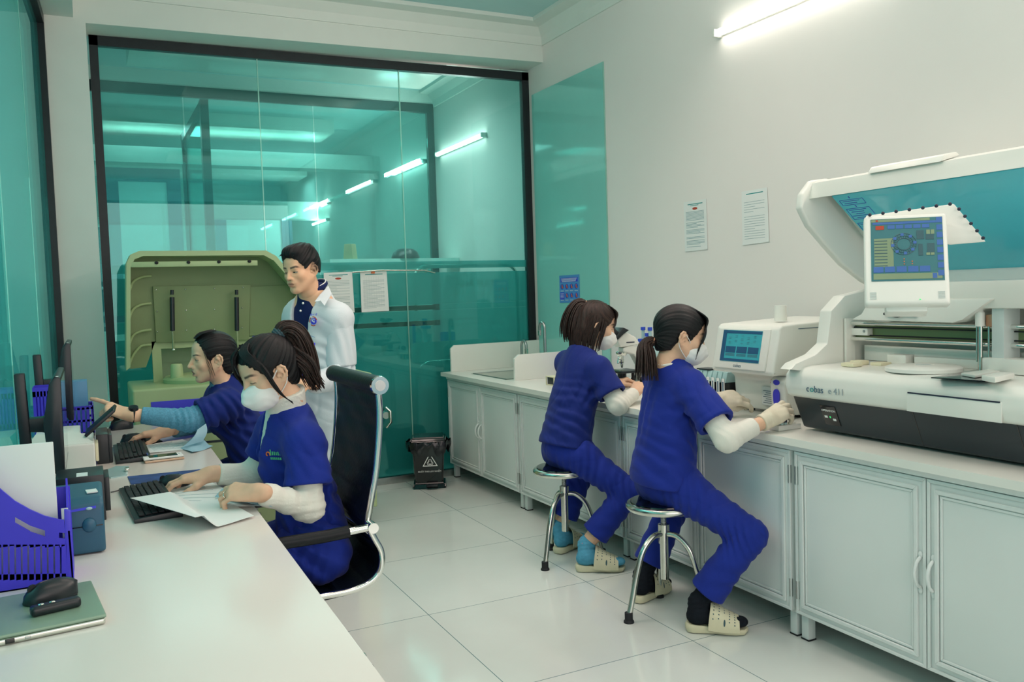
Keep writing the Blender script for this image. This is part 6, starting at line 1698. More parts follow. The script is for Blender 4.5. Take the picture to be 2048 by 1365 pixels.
def foot_field(f, H, ankle, grow=0.0, top=.10):
    P = H.p; g = grow
    f.ell(P(0, .032, .032), (.030 + g, .036 + g, .031 + g), H.R, .02)
    f.rc(P(0, .05, .045), P(0, .165, .022), .034 + g, .022 + g, .02)
    f.rc(P(.012, .10, .024), P(.018, .185, .018), .022 + g, .018 + g, .015); f.rc(P(-.012, .10, .024), P(-.018, .18, .016), .022 + g, .016 + g, .015)
    f.ell(P(0, .205, .016), (.036 + g, .026 + g, .015 + g), H.R, .012)
    f.rc(P(0, .042, .045), ankle, .034 + g, .036 + g, .02)

def slipper(root, H, name='slipper'):
    """closed-front mule with an open toe; H: heel on the floor, y to the toes"""
    b = MB()
    prof = [(.0, .0), (-.026, .006), (-.036, .03), (-.034, .07), (-.034, .12), (-.043, .165), (-.044, .20), (-.034, .232), (0, .246)]
    outl = prof + [(-x, y) for x, y in reversed(prof[1:-1])]
    def ring(zf, sc): return [b.bm.verts.new(H.p(x * sc, .12 + (y - .12) * (1 - (1 - sc) * .5), zf(y))) for x, y in outl]
    zt = lambda y: .032 - .012 * min(1, max(0, (y - .05) / .10))
    rs = [ring(lambda y: .0, .94), ring(lambda y: .006, 1.0), ring(lambda y: zt(y) - .006, 1.02), ring(zt, .97)]
    n = len(outl)
    for A, B in zip(rs, rs[1:]):
        for j in range(n): b.bm.faces.new((A[j], A[(j + 1) % n], B[(j + 1) % n], B[j]))
    b.bm.faces.new(list(reversed(rs[0]))); b.bm.faces.new(rs[-1])
    so = b.build(name, M['slipper'], root, angle=50)
    def band(u, v, o=0.0):
        y = .088 + .122 * v; w = (.048 - .003 * abs(v - .4)) + o; h = .100 - .054 * v + o; a = PI * u
        return H.p(w * math.copysign(abs(math.cos(a)) ** .75, math.cos(a)), y + .014 * math.sin(a) * (1 - v), zt(y) - .008 + h * max(0, math.sin(a)) ** .7)
    b = MB(); b.grid(lambda u, v: band(u, v), 26, 10); b.grid(lambda u, v: band(u, v, .0045), 26, 10)
    for v in (0, 1):
        for k in range(25):
            u0, u1 = k / 25, (k + 1) / 25
            b.quad([band(u0, v), band(u1, v), band(u1, v, .0045), band(u0, v, .0045)])
    b.build('upper', M['slipper'], so)
    b = MB()
    for i in range(11):
        for j in range(5):
            u = .12 + .076 * i + (.038 if j % 2 else 0); v = .12 + .18 * j
            if u > .9 or (j == 2 and (i < 3 or i > 8)): continue
            c = band(u, v, .0048); t = (band(u + .01, v, .0048) - c).normalized(); w = (band(u, v + .01, .0048) - c).normalized()
            b.bm.faces.new([b.bm.verts.new(c + (t * math.cos(q) + w * math.sin(q)) * .0028) for q in np.linspace(0, 2 * PI, 9)[:-1]])
    for u in (.12, .88):
        c = band(u, .5, .0048); t = (band(u + .01, .5, .0048) - c).normalized(); w = (band(u, .51, .0048) - c).normalized()
        b.bm.faces.new([b.bm.verts.new(c + (t * math.cos(q) * .014 + w * math.sin(q) * .004)) for q in np.linspace(0, 2 * PI, 13)[:-1]])
    b.build('holes', M['slipper_hole'], so, normals=False)
    return so

# ------------------------------------------------------------------ hair
def hair_cap(H, tie, thick=.011, groove=.0016, ng=46, face=True, nape=-.085, ears=True, extra=None, hairline=0.0, res=.003, face_c=None):
    """combed hair: grooves run towards the point tie (head space)"""
    f = Field(); S = H.s
    f.ell(H.p(0, -.016, .037), [q * S for q in (.0735 + thick, .097 + thick, .082 + thick)], H.R)
    f.ell(H.p(0, -.055, -.035), [q * S for q in (.060, .050, .062)], H.R, .03)
    if extra: extra(f)
    if face:
        fc, fr = face_c if face_c else ((0, .105, -.046 + hairline), (.098, .094, .112))
        f.ell(H.p(*fc), [q * S for q in fr], H.R, .008, 's')
    if ears:
        for s in (-1, 1):
            f.ell(H.p(s * .085, -.002, -.020), [q * S for q in (.028, .026, .040)], H.R, .008, 's')
            f.ell(H.p(s * .070, .005, -.075), [q * S for q in (.05, .050, .045)], H.R, .01, 's')
    f.cut(H.p(0, -.05, nape), H.d(0, .35, -1))
    T = np.array(tie, F4); axis = np.array([0, -.55, .45], F4) if tie[2] > .03 else np.array([0, -1, .05], F4); axis /= np.linalg.norm(axis)
    e1 = np.array([1, 0, 0], F4); e2 = np.cross(axis, e1)
    o, R = np.array(H.o, F4), H.R
    def ang(L):
        q = L - T
        return np.arctan2(q @ e2, q @ e1), np.sqrt((q ** 2).sum(-1))
    def fn(X, Y, Z):
        L = (np.stack(np.broadcast_arrays(X - o[0], Y - o[1], Z - o[2]), -1) @ R) / S
        a, r = ang(L)
        return groove * (np.sin(a * ng + 2.2 * np.sin(a * 7) + 9 * r) * .6 + .7 * np.sin(a * ng * .43 + 1.3 * np.sin(a * 5 + 1)))
    f.disp(fn)
    def vec(V):
        a, r = ang(H.loc(V)); return np.stack([np.cos(a) * 3.2, np.sin(a) * 3.2, r * 2.0], -1)
    return f.mesh(res), vec

def locks(b, guide, n, spread, r0=.0035, seed=1, end_spread=None, wav=.004, side=None):
    """bundle of tapering hair locks along a guide curve; spread(t) gives the half-width"""
    rnd = random.Random(seed)
    G = smooth_path(guide, 5); k = len(G)
    t0 = (G[1] - G[0]).normalized(); u = t0.orthogonal().normalized(); v = t0.cross(u)
    for i in range(n):
        a = rnd.uniform(0, 2 * PI); q = rnd.random() ** .5; ph = rnd.uniform(0, 6.28); ln = rnd.uniform(.80, 1.0)
        pts, rs = [], []
        m = max(4, int(k * ln))
        uu = u.copy()
        for j in range(m):
            t = j / (k - 1); tg = (G[min(j + 1, k - 1)] - G[max(j - 1, 0)]).normalized()
            uu = (uu - tg * uu.dot(tg)).normalized(); vv = tg.cross(uu)
            w = spread(t) * q
            pts.append(G[j] + uu * (math.cos(a) * w) + vv * (math.sin(a) * w) + uu * (wav * math.sin(4 * t + ph) * t))
            rs.append(r0 * (1 - .75 * (j / (m - 1)) ** 3) * rnd.uniform(.9, 1.1))
        b.tube(pts, rs, 5)

def with_strand(o, sc=90.0):
    """gives a lock mesh the strand attribute that the hair material reads"""
    me = o.data; n = len(me.vertices); co = np.empty(n * 3, F4); me.vertices.foreach_get('co', co); co = co.reshape(-1, 3)
    a = me.attributes.new('strand', 'FLOAT_VECTOR', 'POINT')
    isl = (np.arange(n) // 40).astype(F4)
    v = np.stack([co[:, 0] * 14, co[:, 1] * 14, co[:, 2] * 1.5 + isl * .37], -1); a.data.foreach_set('vector', v.astype(F4).ravel())
    return o

def face_mask(root, H, big=1.0, drop=0.0):
    f = Field(); S = H.s
    f.ell(H.p(0, .052, -.058 - drop), [q * S for q in (.0625 * big, .066 * big, .058 * big)], H.R)
    f.rc(H.p(0, .095, -.022), H.p(0, .112, -.055), .012 * S, .016 * S, .02)
    f.cut(H.p(0, .020, -.06), H.d(0, -1, .05), .006)
    f.cut(H.p(0, .09, -.012), H.d(0, .30, 1), .006)
    f.disp(lambda X, Y, Z: 0.0006 * np.sin(240 * Z + 3 * np.sin(60 * X)))
    m = mesh_from('face_mask', [f.mesh(.0028)], M['mask_white'], root)
    for s in (-1, 1):
        b = MB()
        e0, e1 = H.p(s * .052, .036, -.034), H.p(s * .050, .028, -.088)
        b.tube(smooth_path([e0, H.p(s * .071, .018, -.010), H.p(s * .081, -.014, .014), H.p(s * .082, -.026, -.010), H.p(s * .076, -.016, -.046), e1], 5), .0017, 6)
        b.build('ear_loop', M['mask_white'], m)
    return m

def arm(f, sh, el, wr, g=0.0, r=(.043, .037, .035, .025)):
    f.rc(sh, el, r[0] + g, r[1] + g, .02); f.rc(el, wr, r[2] + g, r[3] + g, .02)

def sleeve(f, sh, el, frac, r0, r1, k=.03):
    """short wide sleeve cut square across, with a hollow mouth"""
    sh, el = Vector(sh), Vector(el); d = (el - sh).normalized(); L = (el - sh).length
    e = sh + d * L * frac
    f.rc(sh, e + d * .03, r0, r1, k)
    m = Vector((r1 + .05,) * 3)
    lo = [min(a, b) for a, b in zip(e - m, e + d * .05 - m)]; hi = [max(a, b) for a, b in zip(e + m, e + d * .05 + m)]
    return e, d

def mouth(f, e, d, r, depth=.035):
    """opens a sleeve or trouser end at e (cut square, hollowed)"""
    d = Vector(d).normalized(); e = Vector(e)
    f.rc(e + d * (r * 1.05), e + d * (r * 1.05 + .25), r * 1.0, r * 1.0, .003, 's') if False else None
    m = r * 1.45
    def fn(X, Y, Z):
        px, py, pz = X - e.x, Y - e.y, Z - e.z
        a = px * d.x + py * d.y + pz * d.z
        q = np.sqrt(np.maximum(px * px + py * py + pz * pz - a * a, 0))
        slab = np.maximum(-a, q - m)                       # beyond the end
        hollow = np.maximum(-a - depth, q - (r - .020))     # a cavity reaching back
        return np.minimum(slab, hollow)
    b = m + .12
    f.add(fn, [e.x - b, e.y - b, e.z - b], [e.x + b, e.y + b, e.z + b], .003, 's')

from mathutils.bvhtree import BVHTree
def on_surface(o, px, py):
    """point and normal where the line of sight through a pixel meets an object's surface"""
    me = o.data; off = ROOT_LOC[o.parent.name] if o.parent else Vector(o.location)
    t = BVHTree.FromPolygons([v.co + off for v in me.vertices], [tuple(q.vertices) for q in me.polygons])
    c = Vector((0, 0, CAM_Z)); d = (at(px, py, d=1.0) - c).normalized()
    loc, n, i, dist = t.ray_cast(c, d)
    return loc, n
# ================================================================== people
def perp_dirs(fwd):
    f = Vector((fwd[0], fwd[1], 0)).normalized(); return f, Vector((f.y, -f.x, 0))     # forward, right

BROW = lin(46, 40, 38)

def seated(root, pelvis, neck, shL, shR, fwd, hem=.0, chest=.150, waist=.125, hipr=.150, mt='scrub', name='scrub_top', collar=None, sleeves=None, folds=(), res=.0055, depth=.62, hem_n=None, vneck=False, slit=False):
    """a loose short-sleeved top over a seated body"""
    f = Field(); F, Rt = perp_dirs(fwd)
    p, n = Vector(pelvis), Vector(neck); ax = (n - p).normalized()
    mid = p.lerp(n, .45); ch = p.lerp(n, .74)
    side = Vector(shR) - Vector(shL)
    f.ecap(p + ax * .01, mid, hipr, waist, Rt, depth + .17, .05)
    f.ecap(mid, ch, waist, chest, side, depth, .05)
    f.ecap(Vector(shL).lerp(Vector(shR), .22) + Vector((0, 0, .0)), Vector(shL).lerp(Vector(shR), .78), .066, .066, side, .9, .05) if False else None
    f.rc(ch + F * .045 - Vector((0, 0, .02)), ch + F * .05 - Vector((0, 0, .06)), .075, .07, .05)
    f.rc(shL, shR, .056, .056, .045)
    f.rc(Vector(shL).lerp(n, .15), n - ax * .03, .05, .062, .04); f.rc(Vector(shR).lerp(n, .15), n - ax * .03, .05, .062, .04); f.rc(n - ax * .06, n + ax * .005, .075, .066, .04)
    ends = []
    for sh, el, fr, r0, r1 in sleeves:
        e, d = sleeve(f, sh, el, fr, r0, r1); ends.append((e, d, r1))
    for a in folds: f.folds(*a)
    f.noise(.0022, 24, 1.0); f.creases(.0026, 44, 1.0 + p.y, (.8, -.5, .55)); f.creases(.0024, 36, 2.2 + p.y, (-.55, .7, .6))
    hn = Vector(hem_n) if hem_n else -ax
    f.cut(p + ax * hem, hn, .004)
    if slit:
        s0 = p + ax * hem + Rt * hipr * .98 + F * .02
        f.rc(s0 - ax * .02, s0 + ax * .055, .030, .004, .004, 's')
    # neck hole
    f.rc(n - ax * .006, n + ax * .12 + F * .03, .056, .070, .01, 's')
    if vneck: f.rc(n + F * .055 + Vector((0, 0, .01)), n + F * .105 - Vector((0, 0, .15)), .034, .010, .006, 's')
    for e, d, r in ends: mouth(f, e, d, r)
    return mesh_from(name, [f.mesh(res)], M[mt], root), F, Rt, ax

def trousers(root, hips, knees, ankles, mt='scrub_dark', res=.006, pel=None, rad=(.088, .064, .062, .066), stop=(.88, .88), folds=(), side=None):
    f = Field()
    f.ecap(Vector(hips[0]).lerp(Vector(hips[1]), -.10), Vector(hips[0]).lerp(Vector(hips[1]), 1.10), .094, .094, Vector((0, 0, 1)), .9, .05)
    if pel is not None: f.rc(pel, pel + Vector((0, 0, .08)), .108, .105, .06)
    ends = []
    for h, k, a, st in zip(hips, knees, ankles, stop):
        h, k, a = Vector(h), Vector(k), Vector(a)
        f.rc(h, k, rad[0], rad[1], .04)
        e = k.lerp(a, st); d = (a - k).normalized()
        f.rc(k, e + d * .03, rad[2], rad[3], .025); ends.append((e, d, rad[3]))
        t = (k - h).normalized()
        f.folds(h.lerp(k, .25), .12, t + Vector((0, 0, .5)), .045, .005, 1.3); f.folds(k - t * .03 + d * .02, .085, d - t, .030, .006, .4); f.folds(k.lerp(e, .55), .10, d + Vector((.3, .2, 0)), .06, .003, 2.0)
    for a in folds: f.folds(*a)
    f.noise(.0020, 26, 2.0); f.creases(.0024, 46, .7, (.5, -.4, 1)); f.creases(.0022, 34, 2.9, (-.2, .7, .8))
    for e, d, r in ends: mouth(f, e, d, r)
    return mesh_from('trousers', [f.mesh(res)], M[mt], root)

def tube_collar(f, n, H, ax, r=.058, t=.62, up=None):
    """a ribbed stand collar round the neck, towards the head"""
    n = Vector(n); e = H.p(0, -.038, -.122 + .05 * t); d = (e - n).normalized().lerp(H.z, .5).normalized()
    f.rc(n - Vector(ax) * .04, n, r + .010, r + .006, .012); f.rc(n, e + d * .03, r + .006, r, .012); mouth(f, e, d, r, .006)

# ------------------------------------------------------------------ the masked woman at the desk
def person_masked():
    root = thing('person', 'person in royal blue scrubs, white mask and high ponytail, seated in the black chair', 'person', (.66, 2.91, 0))
    fwd = (-1, -.02, 0)
    pel, neck = Vector((.655, 2.91, .57)), Vector((.583, 2.905, 1.005))
    shL, shR = Vector((.612, 2.770, .920)), Vector((.572, 3.045, .940))
    elL, elR = Vector((.602, 2.722, .722)), Vector((.500, 3.09, .770))
    wrL, wrR = Vector((.435, 2.655, .806)), Vector((.350, 3.075, .798))
    H = Frame((.516, 2.853, 1.154), (-.88, -.26, -.38), sc=.93, tilt=.05)
    hipL, hipR = Vector((.66, 2.82, .54)), Vector((.66, 3.0, .54)); knL, knR = Vector((.27, 2.80, .52)), Vector((.27, 3.02, .52)); anL, anR = Vector((.30, 2.80, .12)), Vector((.30, 3.02, .12))
    top, F, Rt, ax = seated(root, pel, neck, shL, shR, fwd, hem=.0, sleeves=[(shL, elL, .66, .064, .078), (shR, elR, .62, .060, .072)],
        folds=[((.68, 2.80, .72), .12, (.3, 0, 1), .05, .005, .3), ((.60, 2.80, .66), .12, (1, 0, 1.2), .055, .006, 1.0), ((.63, 2.77, .86), .09, (1, .2, .5), .045, .004, 2), ((.55, 2.95, .80), .12, (.8, .2, .8), .06, .004, 2)], chest=.142, waist=.122, hipr=.152, vneck=True)
    # v-neck notch shows the white shirt; logo on the chest
    lc = at(543, 905, x=.55)
    tr = trousers(root, (hipL, hipR), (knL, knR), (anL, anR), 'scrub', pel=pel, folds=[((.60, 2.78, .56), .12, (.6, .2, 1), .05, .007, .6)])
    # body
    bd = Field(); arm(bd, shL, elL, wrL); arm(bd, shR, elR, wrR); bd.ecap(pel, neck - ax * .17, .105, .10, Rt, .6); bd.rc(neck - ax * .16, neck, .052, .046, .012); bd.rc(neck, H.p(0, -.036, -.125), .046, .046, .012)
    for h, k, a in ((hipL, knL, anL), (hipR, knR, anR)): bd.rc(h, k, .064, .050, .03); bd.rc(k, a, .046, .036, .03); bd.rc(a, a + Vector((-.15, 0, -.09)), .036, .026, .02)
    hd = Field(); head_field(hd, H)
    HR = Frame(wrR, (-.955, .20, -.10), (.1, -.10, 1), .96); HL = Frame(wrL, (-.80, .60, .02), (.02, -.45, .85), .98)
    hr = Field(); hand_field(hr, HR, True, [(14, 26, 16), (14, 28, 18), (18, 30, 18), (24, 34, 20)], thumb=(48, 22, 12)); hr.rc(wrR + (elR - wrR) * .2, wrR, .027, .026)
    hl = Field(); hand_field(hl, HL, False, [(24, 46, 28), (30, 52, 30), (34, 54, 30), (36, 50, 28)], spread=(.10, .02, -.05, -.14), thumb=(30, 18, 10)); hl.rc(wrL + (elL - wrL) * .2, wrL, .027, .026)
    body = mesh_from('body', [bd.mesh(.006), hd.mesh(.0024), hr.mesh(.0022), hl.mesh(.0022)], M['skin'], root, colf=face_color(H, SKIN_W, lin(190, 110, 100), BROW, closed=True))
    b = MB(); c = HL.p(*(np.array((.009 - .019, .088 + .02, -.012)))); ring = Frame(HL.p(-.013, .108, -.010), HL.d(0, .85, -.5), HL.d(0, .5, .85))
    b.tube(arc(HL.p(-.0125, .103, -.006), .0105, 0, 2 * PI, 20, HL.d(1, 0, 0), HL.d(0, .42, .9)), .0016, 6); b.build('ring', M['chrome'], body)
    # white ribbed shirt: sleeves and collar
    u = Field(); e_l, d_l = wrL + (elL - wrL) * .10, (wrL - elL); e_r = wrR + (elR - wrR) * .16
    u.rc(shL, elL, .045, .045, .02); u.rc(elL, wrL, .044, .034, .03); u.rc(shR, elR, .050, .046, .02); u.rc(elR, wrR, .044, .035, .03)
    u.folds(elL, .06, (-.2, 0, 1), .026, .0026, .5); u.folds(elL.lerp(wrL, .5), .10, wrL - elL, .05, .0022, 1.0)
    tube_collar(u, neck, H, ax, .060, .55); u.rc(neck - Vector((0, 0, .04)), neck + F * .05 - Vector((0, 0, .08)), .055, .03, .03); u.ecap(pel.lerp(neck, .5), pel.lerp(neck, .74), .112, .130, Rt, .60, .03); u.rc(pel.lerp(neck, .74) + F * .045 - Vector((0, 0, .02)), pel.lerp(neck, .74) + F * .05 - Vector((0, 0, .06)), .068, .062, .03); u.rc(pel.lerp(neck, .76) + F * .03, neck - ax * .05 + F * .03, .055, .05, .03)
    rb = wrL - elL; rb.normalize()
    u.disp(lambda X, Y, Z: .0010 * np.sin(700 * (Z * .8 + Y * .6)))
    mouth(u, e_l, d_l, .040, .012); mouth(u, e_r, wrR - elR, .038, .012)
    mesh_from('undershirt', [u.mesh(.004)], M['knit_white'], root)
    face_mask(root, H, 1.04)
    # hair: combed up to a high tie, fringe, long side lock, ponytail
    tie = H.p(0, -.098, .098); T = (0, -.094, .092)
    cap, vec = hair_cap(H, T, .012, .0018, 48, nape=-.075, hairline=.008)
    hair = mesh_from('hair', [cap], M['hair_black'], root, vecf=vec)
    b = MB()
    rnd = random.Random(5)
    for i in range(64):       # fringe parted off the middle: far side hangs to the cheek, near side sweeps to the temple
        t = i / 63; w_ = lambda a: rnd.uniform(-a, a)
        if t < .42:
            k = t / .42; x1 = -.030 - .046 * k
            b.tube(smooth_path([H.p(-.008 - .012 * k, .045 - .02 * k, .124), H.p(-.030 - .02 * k, .074 - .02 * k, .108), H.p(-.054 - .016 * k, .074 - .022 * k, .078), H.p(-.074 - .004 * k, .056 - .012 * k, .044 + w_(.008)), H.p(-.082, .040 + w_(.006), .004 + w_(.01))], 4), [.0032] * 11 + [.0028, .0024, .002, .0014, .0008, .0006], 5)
        else:
            k = (t - .42) / .58; x1 = .006 + .060 * k; ze = .006 - .055 * k + w_(.014)
            b.tube(smooth_path([H.p(.002 + .012 * k, .050 - .02 * k, .124), H.p(.6 * x1, .088 - .012 * k, .100), H.p(x1, .106 - .030 * k, .058), H.p(x1 * 1.12 + .006, .100 - .034 * k, ze + .026), H.p(x1 * 1.10 + .008, .088 - .036 * k, ze)], 4), [.0032] * 11 + [.003, .0026, .002, .0014, .0008, .0006], 5)
    for i in range(26):       # lock in front of the near ear, curving past the mask
        j = rnd.uniform(-.006, .006); k = rnd.uniform(-.006, .006)
        b.tube(smooth_path([H.p(-.050 + j, .045 + k, .085), H.p(-.080 + j, .040 + k, .030), H.p(-.083 + j * .6, .034 + k, -.030), H.p(-.080 + j * .5, .020 + k * .4, -.080), H.p(-.070, -.006, -.125 + k)], 4), [.0032] * 10 + [.0026, .0024, .002, .0016, .0012, .0009, .0006], 5)
    with_strand(b.build('fringe', M['hair_black'], hair, normals=False))
    b = MB()
    g = [tie, tie + Vector((.020, .002, .014)), tie + Vector((.050, .004, -.004)), tie + Vector((.076, .006, -.06)), tie + Vector((.098, .006, -.13)), tie + Vector((.114, .004, -.200))]
    locks(b, g, 150, lambda t: .014 + .027 * math.sin(PI * min(1, t * 1.05)) ** .8 + .004 * t, .0036, 3, wav=.010)
    g2 = [H.p(-.02, -.10, .03), H.p(-.045, -.125, -.03), H.p(-.040, -.135, -.09), H.p(-.03, -.150, -.15)]
    locks(b, g2, 40, lambda t: .030 * (1 - .5 * t), .004, 8, wav=.010)
    with_strand(b.build('ponytail', M['hair_brown'], hair, normals=False))
    b = MB()
    for k in range(3): b.tube(arc(tie + Vector((.006 * (k - 1), 0, .005 * (k - 1))), .019 + .002 * (k % 2), 0, 2 * PI, 26, (0, 1, 0), (-.57, 0, .82)), [.0048 + .0016 * (j % 2) for j in range(27)], 8)
    b.build('hair_tie', mat('scrunchie', lin(44, 74, 84), .6, var=.5, vscale=120), hair)
    # chest logo, embroidered
    loc, nn = on_surface(top, 548, 908)
    if loc is not None:
        xx = Vector((0, 0, 1)).cross(nn).normalized(); B = basis(loc + nn * .002, xx, nn.cross(xx))
        b = MB(B)
        b.tube(arc((-.022, -.002, 0), .007, -.5, 4.2, 10, (1, 0, 0), (0, 1, 0)), .0022, 6); lg = b.build('embroidered_mark', M['ink_orange'], top)
        b = MB(B)
        for k, (h, w) in enumerate(((.020, .0035), (.012, .004), (.012, .004), (.010, .004), (.012, .004), (.010, .004))):
            b.box((-.012 + .0075 * k, .004 + h * .3 - .006, 0), (w, h, .0016)); b.box((-.012 + .0075 * k, -.016, 0), (.0045, .008, .0016))
        b.build('embroidered_letters', mat('thread_green', lin(80, 190, 140), .7), lg)
    return root, top

# ------------------------------------------------------------------ the pointing woman
def person_pointing():
    root = thing('person', 'person in navy scrubs over a blue knit shirt, pointing at the far monitor', 'person', (.66, 4.2, 0))
    fwd = (-1, 0, 0)
    pel, neck = Vector((.700, 4.22, .58)), Vector((.565, 4.24, .985))
    shL, shR = Vector((.560, 4.095, .915)), Vector((.555, 4.375, .93))
    elL, elR = Vector((.385, 4.07, .862)), Vector((.500, 4.42, .80))
    wrL, wrR = at(258, 829, y=4.09), Vector((.290, 4.235, .798))
    tip = at(150, 795, y=4.185)
    H = Frame(at(424, 716, y=4.2), (-.985, -.10, -.06), sc=.97, tilt=-.03)
    hipL, hipR = Vector((.68, 4.12, .55)), Vector((.68, 4.32, .55)); knL, knR = Vector((.30, 4.10, .53)), Vector((.30, 4.33, .53)); anL, anR = Vector((.33, 4.10, .12)), Vector((.33, 4.33, .12))
    top, F, Rt, ax = seated(root, pel, neck, shL, shR, fwd, hem=.0, sleeves=[(shL, elL, .74, .070, .074), (shR, elR, .6, .060, .072)], mt='scrub_dark',
        folds=[((.58, 4.08, .84), .12, (1, 0, .8), .045, .007, .3), ((.62, 4.10, .74), .13, (.6, .2, 1), .05, .007, 1.2), ((.50, 4.06, .88), .09, (1, 0, .3), .04, .005, 2.1)], chest=.142, waist=.125, hipr=.15)
    trousers(root, (hipL, hipR), (knL, knR), (anL, anR), 'scrub_dark', pel=pel)
    bd = Field(); arm(bd, shL, elL, wrL); arm(bd, shR, elR, wrR); bd.ecap(pel, neck - ax * .17, .105, .10, Rt, .6); bd.rc(neck - ax * .16, neck, .052, .046, .012); bd.rc(neck, H.p(0, -.036, -.125), .046, .046, .012)
    for h, k, a in ((hipL, knL, anL), (hipR, knR, anR)): bd.rc(h, k, .064, .050, .03); bd.rc(k, a, .046, .036, .03); bd.rc(a, a + Vector((-.15, 0, -.09)), .036, .026, .02)
    hd = Field(); head_field(hd, H, nose=1.12, mouth_open=.0045)
    dirv = (tip - wrL).normalized()
    HL = Frame(wrL, dirv, (.1, -.30, .95), 1.06); HR = Frame(wrR, (-.97, .12, -.08), (.1, -.1, 1), .95)
    hl = Field(); hand_field(hl, HL, False, POINT, spread=(.05, .0, -.03, -.06), thumb=(34, 44, 22), thumb_out=.8); hl.rc(wrL + (elL - wrL) * .25, wrL, .028, .0265)
    hr = Field(); hand_field(hr, HR, True, [(14, 26, 16), (14, 28, 18), (18, 30, 18), (24, 34, 20)], thumb=(48, 22, 12)); hr.rc(wrR + (elR - wrR) * .3, wrR, .029, .026)
    body = mesh_from('body', [bd.mesh(.006), hd.mesh(.0022), hr.mesh(.0024), hl.mesh(.0022)], M['skin'], root, colf=face_color(H, SKIN_D, lin(168, 98, 90), BROW, brow_w=.0028, gaze=.002))
    u = Field(); u.rc(shL, elL, .054, .050, .02); u.rc(elL, wrL, .050, .034, .03); u.rc(shR, elR, .050, .050, .02); u.rc(elR, wrR, .050, .038, .03)
    tube_collar(u, neck, H, ax, .058, .10)
    u.folds(elL, .08, (1, 0, .2), .03, .003, .5)
    u.disp(lambda X, Y, Z: .0009 * np.sin(520 * X) * np.sin(520 * Z))
    mouth(u, wrL + (elL - wrL) * .20, wrL - elL, .040, .012); mouth(u, wrR + (elR - wrR) * .22, wrR - elR, .043, .012)
    mesh_from('undershirt', [u.mesh(.004)], M['knit_blue'], root)
    # watch
    wc = wrL + (elL - wrL) * .075; d = (wrL - elL).normalized()
    side = d.cross(Vector((0, 0, 1))).normalized(); upv = side.cross(d)
    b = MB(); b.tube(arc(wc, .0305, 0, 2 * PI, 28, side, upv), .0085, 8, flat=.35); w = b.build('wrist_watch', M['black_rubber'], root)
    wf = (Vector((0, -.35, .9))).normalized(); o = wc + wf * .030
    b = MB(); b.cyl(o - wf * .004, o + wf * .008, .021, .020, n=28); b.build('watch_case', M['black_plastic'], w)
    b = MB(); b.cyl(o + wf * .008, o + wf * .009, .017, n=28); b.build('watch_dial', M['screen_off'], w)
    cap, vec = hair_cap(H, (0, -.105, .0), .009, .0014, 54, nape=-.09, face_c=((0, .112, -.022), (.098, .102, .122)))
    hair = mesh_from('hair', [cap], M['hair_black'], root, vecf=vec)
    b = MB(); g = [H.p(0, -.105, .0), H.p(0, -.122, -.03), H.p(0, -.128, -.085), H.p(0, -.120, -.15), H.p(0, -.115, -.20)]
    locks(b, g, 90, lambda t: .028 + .012 * math.sin(PI * t) - .012 * t, .0046, 4)
    with_strand(b.build('ponytail', M['hair_black'], hair, normals=False))
    b = MB(); rnd = random.Random(9)
    for i in range(9):       # thin loose strands at temple and cheek
        j = rnd.uniform(-.010, .010); z1 = rnd.uniform(-.07, -.03)
        b.tube(smooth_path([H.p(-.052, .045 + j, .078), H.p(-.0695, .046 + j * .6, .040), H.p(-.0715, .036 + j, .0), H.p(-.067, .026 + j, z1), H.p(-.060, .022 + j * 1.5, z1 - .03)], 4), [.0008] * 12 + [.0007, .0006, .0006, .0005, .0004], 4)
    for i in range(18):
        x = -.06 + .006 * i
        b.tube(smooth_path([H.p(x * .4, .072, .102), H.p(x * .8, .04, .124), H.p(x, -.02, .132)], 3), .0016, 4)
    with_strand(b.build('loose_strands', M['hair_black'], hair, normals=False))
    return root

